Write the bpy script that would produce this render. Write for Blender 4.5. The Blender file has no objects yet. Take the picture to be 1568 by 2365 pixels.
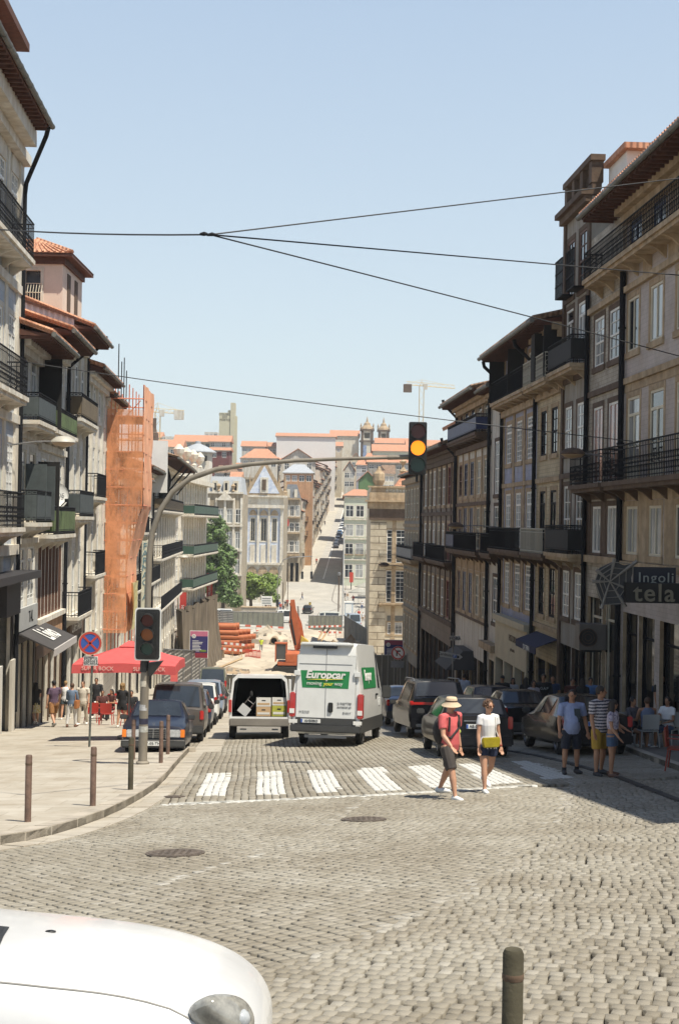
import bpy, bmesh, math, random
import numpy as np
from mathutils import Vector, Matrix
random.seed(7)
S = bpy.context.scene
COL = S.collection
R = math.radians
# ---------------------------------------------------------------- camera, sky, sun, exposure
cd = bpy.data.cameras.new('Camera'); cam = bpy.data.objects.new('Camera', cd); COL.objects.link(cam)
CM = Matrix.Rotation(R(90.445), 3, 'X') @ Matrix.Rotation(R(1.0), 3, 'Z')
cam.matrix_world = CM.to_4x4()
cd.sensor_fit = 'VERTICAL'; cd.sensor_height = 36; cd.sensor_width = 24; cd.lens = 50
cd.clip_start = .1; cd.clip_end = 6000
S.camera = cam
S.render.resolution_x = 678; S.render.resolution_y = 1024
SUN = Vector((.355, -.29, 1)).normalized()
w = bpy.data.worlds.new("World"); S.world = w; w.use_nodes = True
nt = w.node_tree; nt.nodes.clear()
sky = nt.nodes.new('ShaderNodeTexSky'); sky.sky_type = 'NISHITA'; sky.sun_disc = False
sky.sun_elevation = math.asin(SUN.z); sky.sun_rotation = math.atan2(SUN.x, SUN.y)
sky.altitude = 50; sky.air_density = 1.0; sky.dust_density = 1.3; sky.ozone_density = 1.2
bg = nt.nodes.new('ShaderNodeBackground'); bg.inputs['Strength'].default_value = .14
wo = nt.nodes.new('ShaderNodeOutputWorld')
mxs = nt.nodes.new('ShaderNodeMix'); mxs.data_type = 'RGBA'; mxs.inputs[0].default_value = .75
tcw = nt.nodes.new('ShaderNodeTexCoord'); spw = nt.nodes.new('ShaderNodeSeparateXYZ'); nt.links.new(tcw.outputs['Generated'], spw.inputs[0])
rpw = nt.nodes.new('ShaderNodeValToRGB'); nt.links.new(spw.outputs[2], rpw.inputs[0]); ew = rpw.color_ramp.elements
ew[0].position = 0; ew[0].color = (3.9, 4.25, 4.35, 1); ew[1].position = .85; ew[1].color = (.35, .6, 1.2, 1)
for ps_, cl_ in ((.12, (3.6, 4.1, 4.25)), (.34, (2.75, 3.4, 4.1)), (.5, (1.2, 1.8, 2.9))): e_ = ew.new(ps_); e_.color = (*cl_, 1)
nt.links.new(rpw.outputs[0], mxs.inputs[7])
nt.links.new(sky.outputs[0], mxs.inputs[6]); nt.links.new(mxs.outputs[2], bg.inputs[0]); nt.links.new(bg.outputs[0], wo.inputs[0])
sd = bpy.data.lights.new('sun', 'SUN'); sd.energy = 5.0; sd.angle = R(.5); sd.color = (1, .94, .82)
so = bpy.data.objects.new('sun', sd); COL.objects.link(so)
so.rotation_euler = SUN.to_track_quat('Z', 'Y').to_euler()
S.view_settings.view_transform = 'Standard'; S.view_settings.look = 'None'
S.view_settings.exposure = .5; S.view_settings.gamma = 1
# ---------------------------------------------------------------- pixel <-> place helpers (photo at 1568 px wide)
F = 2365 * 50 / 36
def ray(u, v):
    d = CM @ Vector(((u - 784) / F, (1182.5 - v) / F, -1)); return d / d.y
def P(u, v, d): return ray(u, v) * d
PROF = [(-60, -1.0), (-8, -1.6), (0, -2.3), (140, -16.3), (152, -16.9), (200, -16.9), (300, -16.4), (340, -13.0), (560, 10), (610, 14.5), (800, 17), (1500, 24), (5000, 40)]
PX = [a for a, b in PROF]; PZ = [b for a, b in PROF]
def G(x, y):
    c = .03 * max(0, min(1, (110 - y) / 50)) * max(-12, min(12, x))
    return float(np.interp(y, PX, PZ)) + c
def GP(u, v, dz=0, lo=3, hi=330):
    r = ray(u, v)
    f = lambda t: r.z * t - G(r.x * t, t) - dz
    t = lo
    while t < hi and f(t) > 0: t += .5
    a, b = t - .5, t
    for _ in range(30):
        m = (a + b) / 2
        if f(m) > 0: a = m
        else: b = m
    return Vector((r.x * a, a, G(r.x * a, a) + dz))
# ---------------------------------------------------------------- materials
MATS = {}
def lin(c):
    return tuple(x for x in c)
def mat(name, col, rough=.8, metal=0, var=.0, scale=1.0, bump=0, spec=.5, col2=None, emit=0, stretch=None, coat=0, bscale=None, alpha=1, grime=0):
    if name in MATS: return MATS[name]
    m = bpy.data.materials.new(name); m.use_nodes = True; n = m.node_tree; b = n.nodes['Principled BSDF']
    b.inputs['Roughness'].default_value = rough; b.inputs['Metallic'].default_value = metal
    b.inputs['Specular IOR Level'].default_value = spec; b.inputs['Coat Weight'].default_value = coat
    b.inputs['Alpha'].default_value = alpha
    b.inputs['Base Color'].default_value = (*col, 1)
    if emit:
        b.inputs['Emission Color'].default_value = (*col, 1); b.inputs['Emission Strength'].default_value = emit
    if var or bump or col2:
        tc = n.nodes.new('ShaderNodeTexCoord'); mp = n.nodes.new('ShaderNodeMapping'); n.links.new(tc.outputs['Object'], mp.inputs[0])
        if stretch: mp.inputs['Scale'].default_value = stretch
        if var or col2:
            t = n.nodes.new('ShaderNodeTexNoise'); t.inputs['Scale'].default_value = scale; t.inputs['Detail'].default_value = 6; t.inputs['Roughness'].default_value = .65
            n.links.new(mp.outputs[0], t.inputs['Vector'])
            cr = n.nodes.new('ShaderNodeValToRGB'); n.links.new(t.outputs['Fac'], cr.inputs[0])
            cr.color_ramp.elements[0].position = .36; cr.color_ramp.elements[1].position = .62
            c2 = col2 or tuple(x * (1 - var) for x in col)
            cr.color_ramp.elements[0].color = (*c2, 1); cr.color_ramp.elements[1].color = (*col, 1)
            out = cr.outputs[0]
            if grime:
                t2 = n.nodes.new('ShaderNodeTexNoise'); t2.inputs['Scale'].default_value = 1.2; t2.inputs['Detail'].default_value = 5
                m2 = n.nodes.new('ShaderNodeMapping'); m2.inputs['Scale'].default_value = (1.6, 1.6, .22); n.links.new(tc.outputs['Object'], m2.inputs[0]); n.links.new(m2.outputs[0], t2.inputs['Vector'])
                r2 = n.nodes.new('ShaderNodeValToRGB'); r2.color_ramp.elements[0].position = .42; r2.color_ramp.elements[1].position = .6
                g = 1 - grime * .6
                r2.color_ramp.elements[0].color = (g, g * .95, g * .88, 1); r2.color_ramp.elements[1].color = (1, 1, 1, 1); n.links.new(t2.outputs['Fac'], r2.inputs[0])
                mx = n.nodes.new('ShaderNodeMix'); mx.data_type = 'RGBA'; mx.blend_type = 'MULTIPLY'; mx.inputs[0].default_value = 1
                n.links.new(out, mx.inputs[6]); n.links.new(r2.outputs[0], mx.inputs[7]); out = mx.outputs[2]
            n.links.new(out, b.inputs['Base Color'])
        if bump:
            t = n.nodes.new('ShaderNodeTexNoise'); t.inputs['Scale'].default_value = bscale or scale * 6; t.inputs['Detail'].default_value = 4
            n.links.new(mp.outputs[0], t.inputs['Vector'])
            bp = n.nodes.new('ShaderNodeBump'); bp.inputs['Strength'].default_value = bump; bp.inputs['Distance'].default_value = .02
            n.links.new(t.outputs['Fac'], bp.inputs['Height']); n.links.new(bp.outputs[0], b.inputs['Normal'])
    MATS[name] = m; return m
def brick_mat(name, c1, c2, cm, w, h, mortar=.02, rough=.7, axis='xz', bump=.4, offset=.5, var=.2, squash=1):
    """stone courses / tiles / planks on a wall: pattern in metres in the wall's own axes"""
    if name in MATS: return MATS[name]
    m = mat(name, c1, rough); n = m.node_tree; b = n.nodes['Principled BSDF']
    tc = n.nodes.new('ShaderNodeTexCoord'); sp = n.nodes.new('ShaderNodeSeparateXYZ'); cb = n.nodes.new('ShaderNodeCombineXYZ')
    n.links.new(tc.outputs['Object'], sp.inputs[0])
    k = {'x': 0, 'y': 1, 'z': 2}
    n.links.new(sp.outputs[k[axis[0]]], cb.inputs[0]); n.links.new(sp.outputs[k[axis[1]]], cb.inputs[1])
    br = n.nodes.new('ShaderNodeTexBrick'); n.links.new(cb.outputs[0], br.inputs['Vector'])
    br.inputs['Scale'].default_value = 1; br.inputs['Brick Width'].default_value = w; br.inputs['Row Height'].default_value = h
    br.inputs['Mortar Size'].default_value = mortar; br.inputs['Mortar Smooth'].default_value = .3; br.offset = offset
    br.inputs['Color1'].default_value = (*c1, 1); br.inputs['Color2'].default_value = (*c2, 1); br.inputs['Mortar'].default_value = (*cm, 1)
    no = n.nodes.new('ShaderNodeTexNoise'); no.inputs['Scale'].default_value = .9; no.inputs['Detail'].default_value = 8; no.inputs['Roughness'].default_value = .7
    n.links.new(tc.outputs['Object'], no.inputs['Vector'])
    cr = n.nodes.new('ShaderNodeValToRGB'); cr.color_ramp.elements[0].position = .35; cr.color_ramp.elements[1].position = .65
    g = 1 - var * 1.6; cr.color_ramp.elements[0].color = (g, g * .94, g * .86, 1); cr.color_ramp.elements[1].color = (1, 1, 1, 1)
    n.links.new(no.outputs['Fac'], cr.inputs[0])
    mx = n.nodes.new('ShaderNodeMix'); mx.data_type = 'RGBA'; mx.blend_type = 'MULTIPLY'; mx.inputs[0].default_value = 1
    n.links.new(br.outputs['Color'], mx.inputs[6]); n.links.new(cr.outputs[0], mx.inputs[7]); n.links.new(mx.outputs[2], b.inputs['Base Color'])
    bp = n.nodes.new('ShaderNodeBump'); bp.inputs['Strength'].default_value = bump; bp.inputs['Distance'].default_value = .02; bp.invert = True
    n.links.new(br.outputs['Fac'], bp.inputs['Height']); n.links.new(bp.outputs[0], b.inputs['Normal'])
    return m
def tile_mat(name, col, col2, rib=.22):
    """clay roof tiles: ribs run down the slope (uses generated wave in object space along local x)"""
    if name in MATS: return MATS[name]
    m = mat(name, col, .85, var=.35, scale=2.2, col2=col2); n = m.node_tree; b = n.nodes['Principled BSDF']
    tc = n.nodes.new('ShaderNodeTexCoord')
    hs = []
    for ax, sc in (('X', 1), ('Y', 1)):
        wv = n.nodes.new('ShaderNodeTexWave'); wv.wave_type = 'BANDS'; wv.bands_direction = ax
        wv.inputs['Scale'].default_value = 1 / rib * .314; wv.inputs['Distortion'].default_value = .3; n.links.new(tc.outputs['Object'], wv.inputs['Vector']); hs.append(wv)
    ad = n.nodes.new('ShaderNodeMath'); ad.operation = 'ADD'; n.links.new(hs[0].outputs['Fac'], ad.inputs[0]); n.links.new(hs[1].outputs['Fac'], ad.inputs[1])
    bp = n.nodes.new('ShaderNodeBump'); bp.inputs['Strength'].default_value = .8; bp.inputs['Distance'].default_value = .06
    n.links.new(ad.outputs[0], bp.inputs['Height']); n.links.new(bp.outputs[0], b.inputs['Normal'])
    return m
glass = lambda: mat('window_glass', (.035, .042, .05), .06, spec=.8)
M_GLASS = mat('window_glass', (.035, .042, .05), .06, spec=.9, var=.5, scale=.8)
M_GLASS2 = mat('window_glass_curtain', (.42, .43, .42), .12, spec=.8, var=.55, scale=.9, stretch=(6, 6, .4))
M_WHITE = mat('white_paint', (.78, .77, .72), .5, var=.15, scale=4)
M_IRON = mat('black_iron', (.012, .013, .016), .75, var=.3, scale=5, spec=.2)
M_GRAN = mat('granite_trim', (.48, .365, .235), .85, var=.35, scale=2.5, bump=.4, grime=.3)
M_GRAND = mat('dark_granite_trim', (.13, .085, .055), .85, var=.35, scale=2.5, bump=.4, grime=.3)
M_TILE = tile_mat('clay_roof_tiles', (.58, .30, .18), (.42, .19, .11))
M_TILED = tile_mat('old_roof_tiles', (.30, .19, .12), (.14, .09, .06))
M_SOFF = mat('red_eave_boards', (.11, .042, .025), .8, var=.4, scale=5)
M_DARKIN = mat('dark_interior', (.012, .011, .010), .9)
M_METAL = mat('grey_metal', (.25, .25, .25), .45, metal=.6, var=.2)
M_ZINC = mat('zinc_gutter', (.19, .19, .17), .6, metal=.3, var=.35, scale=3)
# ---------------------------------------------------------------- mesh builder
class MB:
    def __init__(s): s.v = []; s.f = []; s.m = []
    def q(s, pts, m=0):
        b = len(s.v); s.v += [tuple(p) for p in pts]; s.f.append(tuple(range(b, b + len(pts)))); s.m.append(m); return s
    def box(s, lo, hi, m=0, M=None):
        x0, y0, z0 = lo; x1, y1, z1 = hi
        p = [(x0, y0, z0), (x1, y0, z0), (x1, y1, z0), (x0, y1, z0), (x0, y0, z1), (x1, y0, z1), (x1, y1, z1), (x0, y1, z1)]
        return s.hexa(p, m, M)
    def hexa(s, p, m=0, M=None):
        if M is not None: p = [M @ Vector(a) for a in p]
        b = len(s.v); s.v += [tuple(a) for a in p]
        for f in ((0, 3, 2, 1), (4, 5, 6, 7), (0, 1, 5, 4), (1, 2, 6, 5), (2, 3, 7, 6), (3, 0, 4, 7)):
            s.f.append(tuple(b + i for i in f)); s.m.append(m)
        return s
    def tube(s, pts, r, n=6, m=0, cap=True):
        pts = [Vector(p) for p in pts]; rs = r if isinstance(r, (list, tuple)) else [r] * len(pts)
        b = len(s.v); N = len(pts)
        t0 = (pts[1] - pts[0]).normalized(); up = Vector((0, 0, 1)) if abs(t0.z) < .9 else Vector((1, 0, 0))
        a = t0.cross(up).normalized()
        for i, p in enumerate(pts):
            t = (pts[min(i + 1, N - 1)] - pts[max(i - 1, 0)]).normalized()
            a = (a - t * a.dot(t)).normalized(); c = t.cross(a)
            for k in range(n):
                an = 2 * math.pi * k / n
                s.v.append(tuple(p + (a * math.cos(an) + c * math.sin(an)) * rs[i]))
        for i in range(N - 1):
            for k in range(n):
                k2 = (k + 1) % n
                s.f.append((b + i * n + k, b + i * n + k2, b + (i + 1) * n + k2, b + (i + 1) * n + k)); s.m.append(m)
        if cap:
            s.f.append(tuple(b + k for k in range(n))[::-1]); s.m.append(m)
            s.f.append(tuple(b + (N - 1) * n + k for k in range(n))); s.m.append(m)
        return s
    def loft(s, rings, m=0, cap=True, closed=True):
        b = len(s.v); n = len(rings[0])
        for r in rings: s.v += [tuple(p) for p in r]
        for i in range(len(rings) - 1):
            for k in range(n if closed else n - 1):
                k2 = (k + 1) % n
                s.f.append((b + i * n + k, b + i * n + k2, b + (i + 1) * n + k2, b + (i + 1) * n + k)); s.m.append(m)
        if cap and closed:
            s.f.append(tuple(b + k for k in range(n))[::-1]); s.m.append(m)
            e = b + (len(rings) - 1) * n
            s.f.append(tuple(e + k for k in range(n))); s.m.append(m)
        return s
    def ell(s, c, r, m=0, nu=10, nv=7, M=None):
        rings = []
        for j in range(nv + 1):
            a = -math.pi / 2 + math.pi * j / nv; cz = math.sin(a) * r[2]; rr = max(.02, math.cos(a))
            ring = [Vector((c[0] + r[0] * rr * math.cos(2 * math.pi * k / nu), c[1] + r[1] * rr * math.sin(2 * math.pi * k / nu), c[2] + cz)) for k in range(nu)]
            if M is not None: ring = [M @ p for p in ring]
            rings.append(ring)
        return s.loft(rings, m)
    def lathe(s, prof, c=(0, 0, 0), n=12, m=0):
        return s.loft([[Vector((c[0] + r * math.cos(2 * math.pi * k / n), c[1] + r * math.sin(2 * math.pi * k / n), c[2] + z)) for k in range(n)] for r, z in prof], m)
    def prism(s, poly, z0, z1, m=0, fz=None):
        """polygon (x, y) extruded upward; fz(x, y) ground height added"""
        g = fz or (lambda x, y: 0); n = len(poly); b = len(s.v)
        s.v += [(x, y, z0 + g(x, y)) for x, y in poly] + [(x, y, z1 + g(x, y)) for x, y in poly]
        s.f.append(tuple(b + n + i for i in range(n))); s.m.append(m)
        for i in range(n):
            j = (i + 1) % n; s.f.append((b + i, b + j, b + n + j, b + n + i)); s.m.append(m)
        return s
    def mesh(s, name, mats, off=(0, 0, 0), smooth=False, bevel=0):
        me = bpy.data.meshes.new(name)
        o = off
        me.from_pydata([(a[0] - o[0], a[1] - o[1], a[2] - o[2]) for a in s.v], [], s.f)
        for mm in (mats if isinstance(mats, (list, tuple)) else [mats]): me.materials.append(mm)
        me.polygons.foreach_set('material_index', s.m)
        bm = bmesh.new(); bm.from_mesh(me)
        bmesh.ops.remove_doubles(bm, verts=bm.verts, dist=.0004)
        bmesh.ops.recalc_face_normals(bm, faces=bm.faces)
        if bevel:
            bmesh.ops.bevel(bm, geom=[e for e in bm.edges if len(e.link_faces) == 2 and e.calc_face_angle(0) > .7], offset=bevel, segments=2, affect='EDGES', clamp_overlap=True)
        bm.to_mesh(me); bm.free()
        if smooth:
            me.polygons.foreach_set('use_smooth', [True] * len(me.polygons))
            try: me.set_sharp_from_angle(angle=R(smooth if smooth is not True else 40))
            except Exception: pass
        me.update(); return me
    def build(s, name, mats, parent=None, off=(0, 0, 0), smooth=False, bevel=0):
        if not s.f: return None
        return link(name, s.mesh(name, mats, off, smooth, bevel), parent)
def link(name, me, parent=None, loc=None, rz=None):
    o = bpy.data.objects.new(name, me); COL.objects.link(o)
    if parent is not None: o.parent = parent
    if loc is not None: o.location = loc
    if rz is not None: o.rotation_euler = (0, 0, rz)
    return o
def tag(o, label, cat, group=None, kind=None):
    if label: o['label'] = label
    if cat: o['category'] = cat
    if group: o['group'] = group
    if kind: o['kind'] = kind
    return o
def thing(name, label, cat, loc=(0, 0, 0), rz=0, group=None):
    o = link(name, None, None, loc, rz); o.empty_display_size = .3; return tag(o, label, cat, group)
def struct(o): o['kind'] = 'structure'; return o
def copy_tree(o, parent=None):
    c = o.copy(); COL.objects.link(c); c.parent = parent
    for ch in list(o.children): copy_tree(ch, c)
    return c
def text_mesh(txt, size, name='lettering', extrude=.004, align='CENTER', bold=False, shear=0, space=1, linesp=1):
    cu = bpy.data.curves.new(name, 'FONT'); cu.body = txt; cu.size = size; cu.extrude = extrude
    cu.align_x = align; cu.align_y = 'CENTER'; cu.shear = shear; cu.space_character = space; cu.space_line = linesp
    if bold: cu.offset = size * bold
    cu.resolution_u = 3
    o = bpy.data.objects.new(name, cu); COL.objects.link(o)
    dg = bpy.context.evaluated_depsgraph_get(); me = bpy.data.meshes.new_from_object(o.evaluated_get(dg))
    bpy.data.objects.remove(o); bpy.data.curves.remove(cu); me.name = name
    return me
def text(txt, size, m, parent, M, name='lettering', **k):
    """M: 4x4 in parent space; text lies in local xy facing +z"""
    me = text_mesh(txt, size, name, **k); me.materials.clear(); me.materials.append(m); me.transform(M)
    return link(name, me, parent)
def face_M(p, right, up=(0, 0, 1)):
    r = Vector(right).normalized(); u = Vector(up).normalized(); n = r.cross(u).normalized(); u = n.cross(r)
    M = Matrix((r, u, n)).transposed().to_4x4(); M.translation = Vector(p); return M
# ================================================================ ground, road, pavements
KL = -.056   # both rows run along the street direction (x = a + KL*y)
def grid_sheet(name, xs, ys, zf, m, kind='structure'):
    v = [(x, y, zf(x, y)) for y in ys for x in xs]; nx = len(xs)
    f = [(j * nx + i, j * nx + i + 1, (j + 1) * nx + i + 1, (j + 1) * nx + i) for j in range(len(ys) - 1) for i in range(nx - 1)]
    me = bpy.data.meshes.new(name); me.from_pydata(v, [], f); me.materials.append(m); me.update()
    me.polygons.foreach_set('use_smooth', [True] * len(f))
    o = link(name, me); o['kind'] = kind; return o
M_EARTH = mat('dusty_ground', (.34, .29, .22), .95, var=.3, scale=.3)
ys = [-60, -30, -8, 0] + list(range(4, 160, 4)) + list(range(160, 660, 20)) + [700, 800, 1000, 1500, 3000, 5000]
grid_sheet('ground', [-4000, -400, -150, -60, -30, -20, -12, -6, 0, 6, 12, 20, 30, 60, 150, 400, 4000], ys, lambda x, y: G(x, y) - .06, M_EARTH)
M_ROADF = brick_mat('far_setts', (.30, .285, .25), (.25, .235, .205), (.14, .125, .10), .16, .11, .012, axis='xy', bump=.5, var=.15)
M_BED = mat('joint_dirt', (.045, .036, .024), .95, var=.4, scale=3)
# road: cobbled bed near, sett paving beyond
def strip(name, edgeL, edgeR, ys, dz, m):
    mb = MB()
    for a, b in zip(ys, ys[1:]):
        for t0, t1 in ((0, .5), (.5, 1)):
            q = []
            for y, t in ((a, t0), (a, t1), (b, t1), (b, t0)):
                x = edgeL(y) * (1 - t) + edgeR(y) * t; q.append((x, y, G(x, y) + dz))
            mb.q(q)
    return struct(mb.build(name, m))
strip('road_bed', lambda y: -14, lambda y: 16, [-8, 0] + list(range(4, 45, 4)), -.04, M_BED)
strip('road', lambda y: -14 + KL * 0, lambda y: 12.5, [44] + list(range(48, 132, 4)), -.012, M_ROADF)
# the square and the far street climbing the opposite hill
M_SQ = mat('pale_square_paving', (.40, .375, .325), .85, var=.18, scale=.25, bump=.2)
strip('square_paving', lambda y: -60, lambda y: 45, [222] + list(range(230, 342, 10)), .01, M_SQ)
FLx = lambda y: -9.4 + (y - 335) * .033
FR0 = lambda y: -5.6 + (y - 335) * .029
FR1 = lambda y: .7 + (y - 335) * .0125
M_SIDE = mat('far_pavement', (.42, .39, .33), .85, var=.15, scale=.3)
strip('far_pavement', FLx, FR1, list(range(330, 600, 10)), .03, M_SIDE)
M_ASPH = mat('worn_asphalt', (.40, .38, .34), .85, var=.2, scale=.35)
strip('far_road', FR0, lambda y: FR1(y) - .5, list(range(334, 600, 10)), .05, M_ASPH)
strip('lane_line', lambda y: FR0(y) + 1.9, lambda y: FR0(y) + 2.15, list(range(336, 600, 8)), .07, M_WHITE)
# tram rails curving through the square
for k, pts in enumerate([[(0, 247), (-2, 262), (.5, 280), (-1.2, 300), (-.4, 330)], [(5, 242), (3.2, 262), (4.2, 280), (1.6, 300), (1.8, 330)]]):
    mb = MB()
    cv = []
    for i in range(len(pts) - 1):
        p0 = pts[max(i - 1, 0)]; p1 = pts[i]; p2 = pts[i + 1]; p3 = pts[min(i + 2, len(pts) - 1)]
        for t in np.linspace(0, 1, 8, endpoint=False):
            cv.append(tuple(.5 * (2 * p1[c] + (p2[c] - p0[c]) * t + (2 * p0[c] - 5 * p1[c] + 4 * p2[c] - p3[c]) * t * t + (3 * p1[c] - p0[c] - 3 * p2[c] + p3[c]) * t ** 3) for c in (0, 1)))
    for a, b in zip(cv, cv[1:]):
        mb.q([(a[0] - .09, a[1], G(*a) + .03), (a[0] + .09, a[1], G(*a) + .03), (b[0] + .09, b[1], G(*b) + .03), (b[0] - .09, b[1], G(*b) + .03)])
    struct(mb.build('tram_rail', mat('rail_groove', (.16, .14, .12), .6)))
# --- left pavement
kerb_px = [(-260, 1985), (-120, 1972), (0, 1953), (60, 1944), (120, 1930), (180, 1912), (240, 1890), (290, 1866), (330, 1843), (360, 1822), (385, 1797), (403, 1775), (418, 1757), (436, 1738)]
KERB = [GP(u, v) for u, v in kerb_px]
bayc = GP(292, 1722)
inner = lambda y: bayc.x + KL * (y - bayc.y)
pave = [(p.x, p.y) for p in KERB] + [(bayc.x, bayc.y)] + [(inner(y), y) for y in range(int(bayc.y) + 4, 124, 6)]
pave += [(-9.5 + KL * y, y) for y in range(120, 0, -6)]
pave.append((-20, KERB[0].y - 1)); 
M_SLAB = brick_mat('granite_slabs', (.47, .43, .36), (.42, .385, .32), (.30, .26, .20), 1.1, .62, .008, axis='xy', bump=.3, var=.17)
M_KERB = mat('granite_kerb', (.42, .37, .30), .85, var=.3, scale=2, bump=.4)
def area(name, poly, z0, z1, m, step=1.5):
    """thin slab over sloping ground: triangulated, then cut into small faces that follow G"""
    bm = bmesh.new(); vs = [bm.verts.new((x, y, 0)) for x, y in poly]; bm.faces.new(vs)
    lo = min(p[1] for p in poly); hi = max(p[1] for p in poly)
    y = lo + step
    while y < hi:
        bmesh.ops.bisect_plane(bm, geom=bm.verts[:] + bm.edges[:] + bm.faces[:], plane_co=(0, y, 0), plane_no=(0, 1, 0)); y += step
    for x in (-12, -6, 0, 6, 12):
        bmesh.ops.bisect_plane(bm, geom=bm.verts[:] + bm.edges[:] + bm.faces[:], plane_co=(x, 0, 0), plane_no=(1, 0, 0))
    r = bmesh.ops.extrude_face_region(bm, geom=bm.faces[:])
    top = [g for g in r['geom'] if isinstance(g, bmesh.types.BMVert)]; ts = set(top)
    for v in bm.verts: v.co.z = G(v.co.x, v.co.y) + (z1 if v in ts else z0)
    bmesh.ops.recalc_face_normals(bm, faces=bm.faces)
    me = bpy.data.meshes.new(name); bm.to_mesh(me); bm.free(); me.materials.append(m); return struct(link(name, me))
area('pavement', pave, -.05, .13, M_SLAB)
def ribbon(name, pts, wdt, z0, z1, m, side=1, gap=.0):
    """kerb stones / gutter slabs as separate blocks along a line"""
    mb = MB(); L = [Vector((p[0], p[1], 0)) for p in pts]
    seg = []
    for a, b in zip(L, L[1:]):
        n = max(1, round((b - a).length / 1.0))
        seg += [a.lerp(b, i / n) for i in range(n)]
    seg.append(L[-1])
    nr = []
    for i in range(len(seg)):
        t = (seg[min(i + 1, len(seg) - 1)] - seg[max(i - 1, 0)]).normalized(); nr.append(Vector((-t.y, t.x, 0)) * side)
    for i in range(len(seg) - 1):
        a, b = seg[i], seg[i + 1]; t = (b - a) * (gap / 2)
        j = random.uniform(-.004, .004)
        p = [a + t, b - t, b - t + nr[i + 1] * wdt, a + t + nr[i] * wdt]
        mb.hexa([(q.x, q.y, G(q.x, q.y) + z0) for q in p] + [(q.x, q.y, G(q.x, q.y) + z1 + j) for q in p])
    return struct(mb.build(name, m, bevel=.012))
ribbon('kerb', [(p.x, p.y) for p in KERB] , .28, -.05, .137, M_KERB, 1, .012)
ribbon('kerb', [(KERB[-1].x, KERB[-1].y), (bayc.x, bayc.y)], .22, -.05, .137, M_KERB, -1, .012)
ribbon('kerb', [(inner(y), y) for y in (bayc.y, 60, 90, 122)], .25, -.05, .137, M_KERB, 1, .012)
ribbon('gutter', [(p.x, p.y) for p in KERB], .42, -.05, .012, M_SLAB, -1, .02)
k0 = KERB[-1]
ribbon('gutter', [(k0.x + .1 + KL * (y - k0.y), y) for y in (k0.y, 60, 90, 110)], .75, -.05, .012, M_SLAB, -1, .02)
# --- right pavement and its drain line
RA = 12.0
c1 = GP(1427, 1727); c2 = GP(1481, 1750); c3 = GP(1590, 1790); c4 = GP(1700, 1830)
er = c1.x - KL * c1.y
rp = [(er + KL * y, y) for y in range(112, int(c1.y), -6)] + [(c1.x, c1.y), (c2.x, c2.y), (c3.x, c3.y), (c4.x, c4.y), (15, 19)] + [(RA + 1.5 + KL * y, y) for y in range(20, 116, 8)]
M_SLABR = brick_mat('shade_darkened_slabs', (.16, .145, .125), (.135, .125, .11), (.08, .07, .06), .9, .6, .01, axis='xy', bump=.25, var=.12)  # slab colour darkened to deepen the shade on this side
area('pavement_right', rp, -.05, .12, M_SLABR)
ribbon('kerb', [(c3.x, c3.y), (c2.x, c2.y), (c1.x, c1.y)], .2, -.05, .127, M_KERB, -1, .012)
ribbon('kerb', [(er + KL * y, y) for y in (c1.y, 60, 90, 112)], .2, -.05, .127, M_KERB, -1, .012)
DR = [GP(u, v) for u, v in ((1760, 1905), (1568, 1846), (1500, 1820), (1440, 1797), (1380, 1780), (1310, 1760), (1240, 1744), (1170, 1733))]
ribbon('drain_channel', [(p.x, p.y) for p in DR], .16, -.05, .028, mat('dark_drain', (.035, .032, .03), .6, var=.3), 1, .03)
# --- cobbles: every stone within sight laid in rows (stuff)
STOP = [GP(395, 1858), GP(840, 1838), GP(1230, 1814)]
LB = [GP(1320, 1800), GP(1300, 1870), GP(1230, 1960), GP(1040, 2080), GP(860, 2150), GP(650, 2225), GP(460, 2300), GP(300, 2360)]
LA = [GP(845, 1843), GP(720, 1930), GP(600, 1972), GP(470, 2010), GP(330, 2053), GP(150, 2105), GP(0, 2150)]
def polyd(X, Y, pts):
    d = np.full(X.shape, 1e9); sd = np.zeros(X.shape)
    for a, b in zip(pts, pts[1:]):
        ax, ay, bx, by = a.x, a.y, b.x, b.y; dx, dy = bx - ax, by - ay
        t = np.clip(((X - ax) * dx + (Y - ay) * dy) / (dx * dx + dy * dy), 0, 1)
        ex, ey = X - ax - t * dx, Y - ay - t * dy; dd = np.hypot(ex, ey); cr = dx * (Y - ay) - dy * (X - ax)
        sd = np.where(dd < d, np.sign(cr), sd); d = np.minimum(d, dd)
    return d, sd
def inpoly(X, Y, poly):
    ins = np.zeros(X.shape, bool); n = len(poly)
    for i in range(n):
        x0, y0 = poly[i]; x1, y1 = poly[(i + 1) % n]
        c = ((y0 > Y) != (y1 > Y)) & (X < (x1 - x0) * (Y - y0) / ((y1 - y0) or 1e-9) + x0); ins ^= c
    return ins
rng = np.random.default_rng(5)
GAPS = []
def lattice(ox, oy, ang, fan, pr, qr, sp, sq, jit, wav=.05):
    q = np.arange(qr[0], qr[1], sq); p = np.arange(pr[0], pr[1], sp)
    Pq, Qq = np.meshgrid(p, q); Pq = Pq + rng.uniform(0, sp, (len(q), 1)) + rng.normal(0, jit * sp, Pq.shape)
    Qq = Qq + rng.normal(0, jit * sq * .5, Qq.shape) + wav * np.sin(Pq * .9 + Qq * .4)
    th = ang + fan * Qq
    nx, ny = -math.sin(ang), math.cos(ang)
    X = ox + Qq * nx + Pq * np.cos(th); Y = oy + Qq * ny + Pq * np.sin(th)
    sc = 1 + Pq * fan * (nx * -np.sin(th) + ny * np.cos(th))
    return X.ravel(), Y.ravel(), th.ravel(), np.full(X.size, sp), (sq * np.clip(sc, .5, 1.7)).ravel()
sets = []
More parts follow.
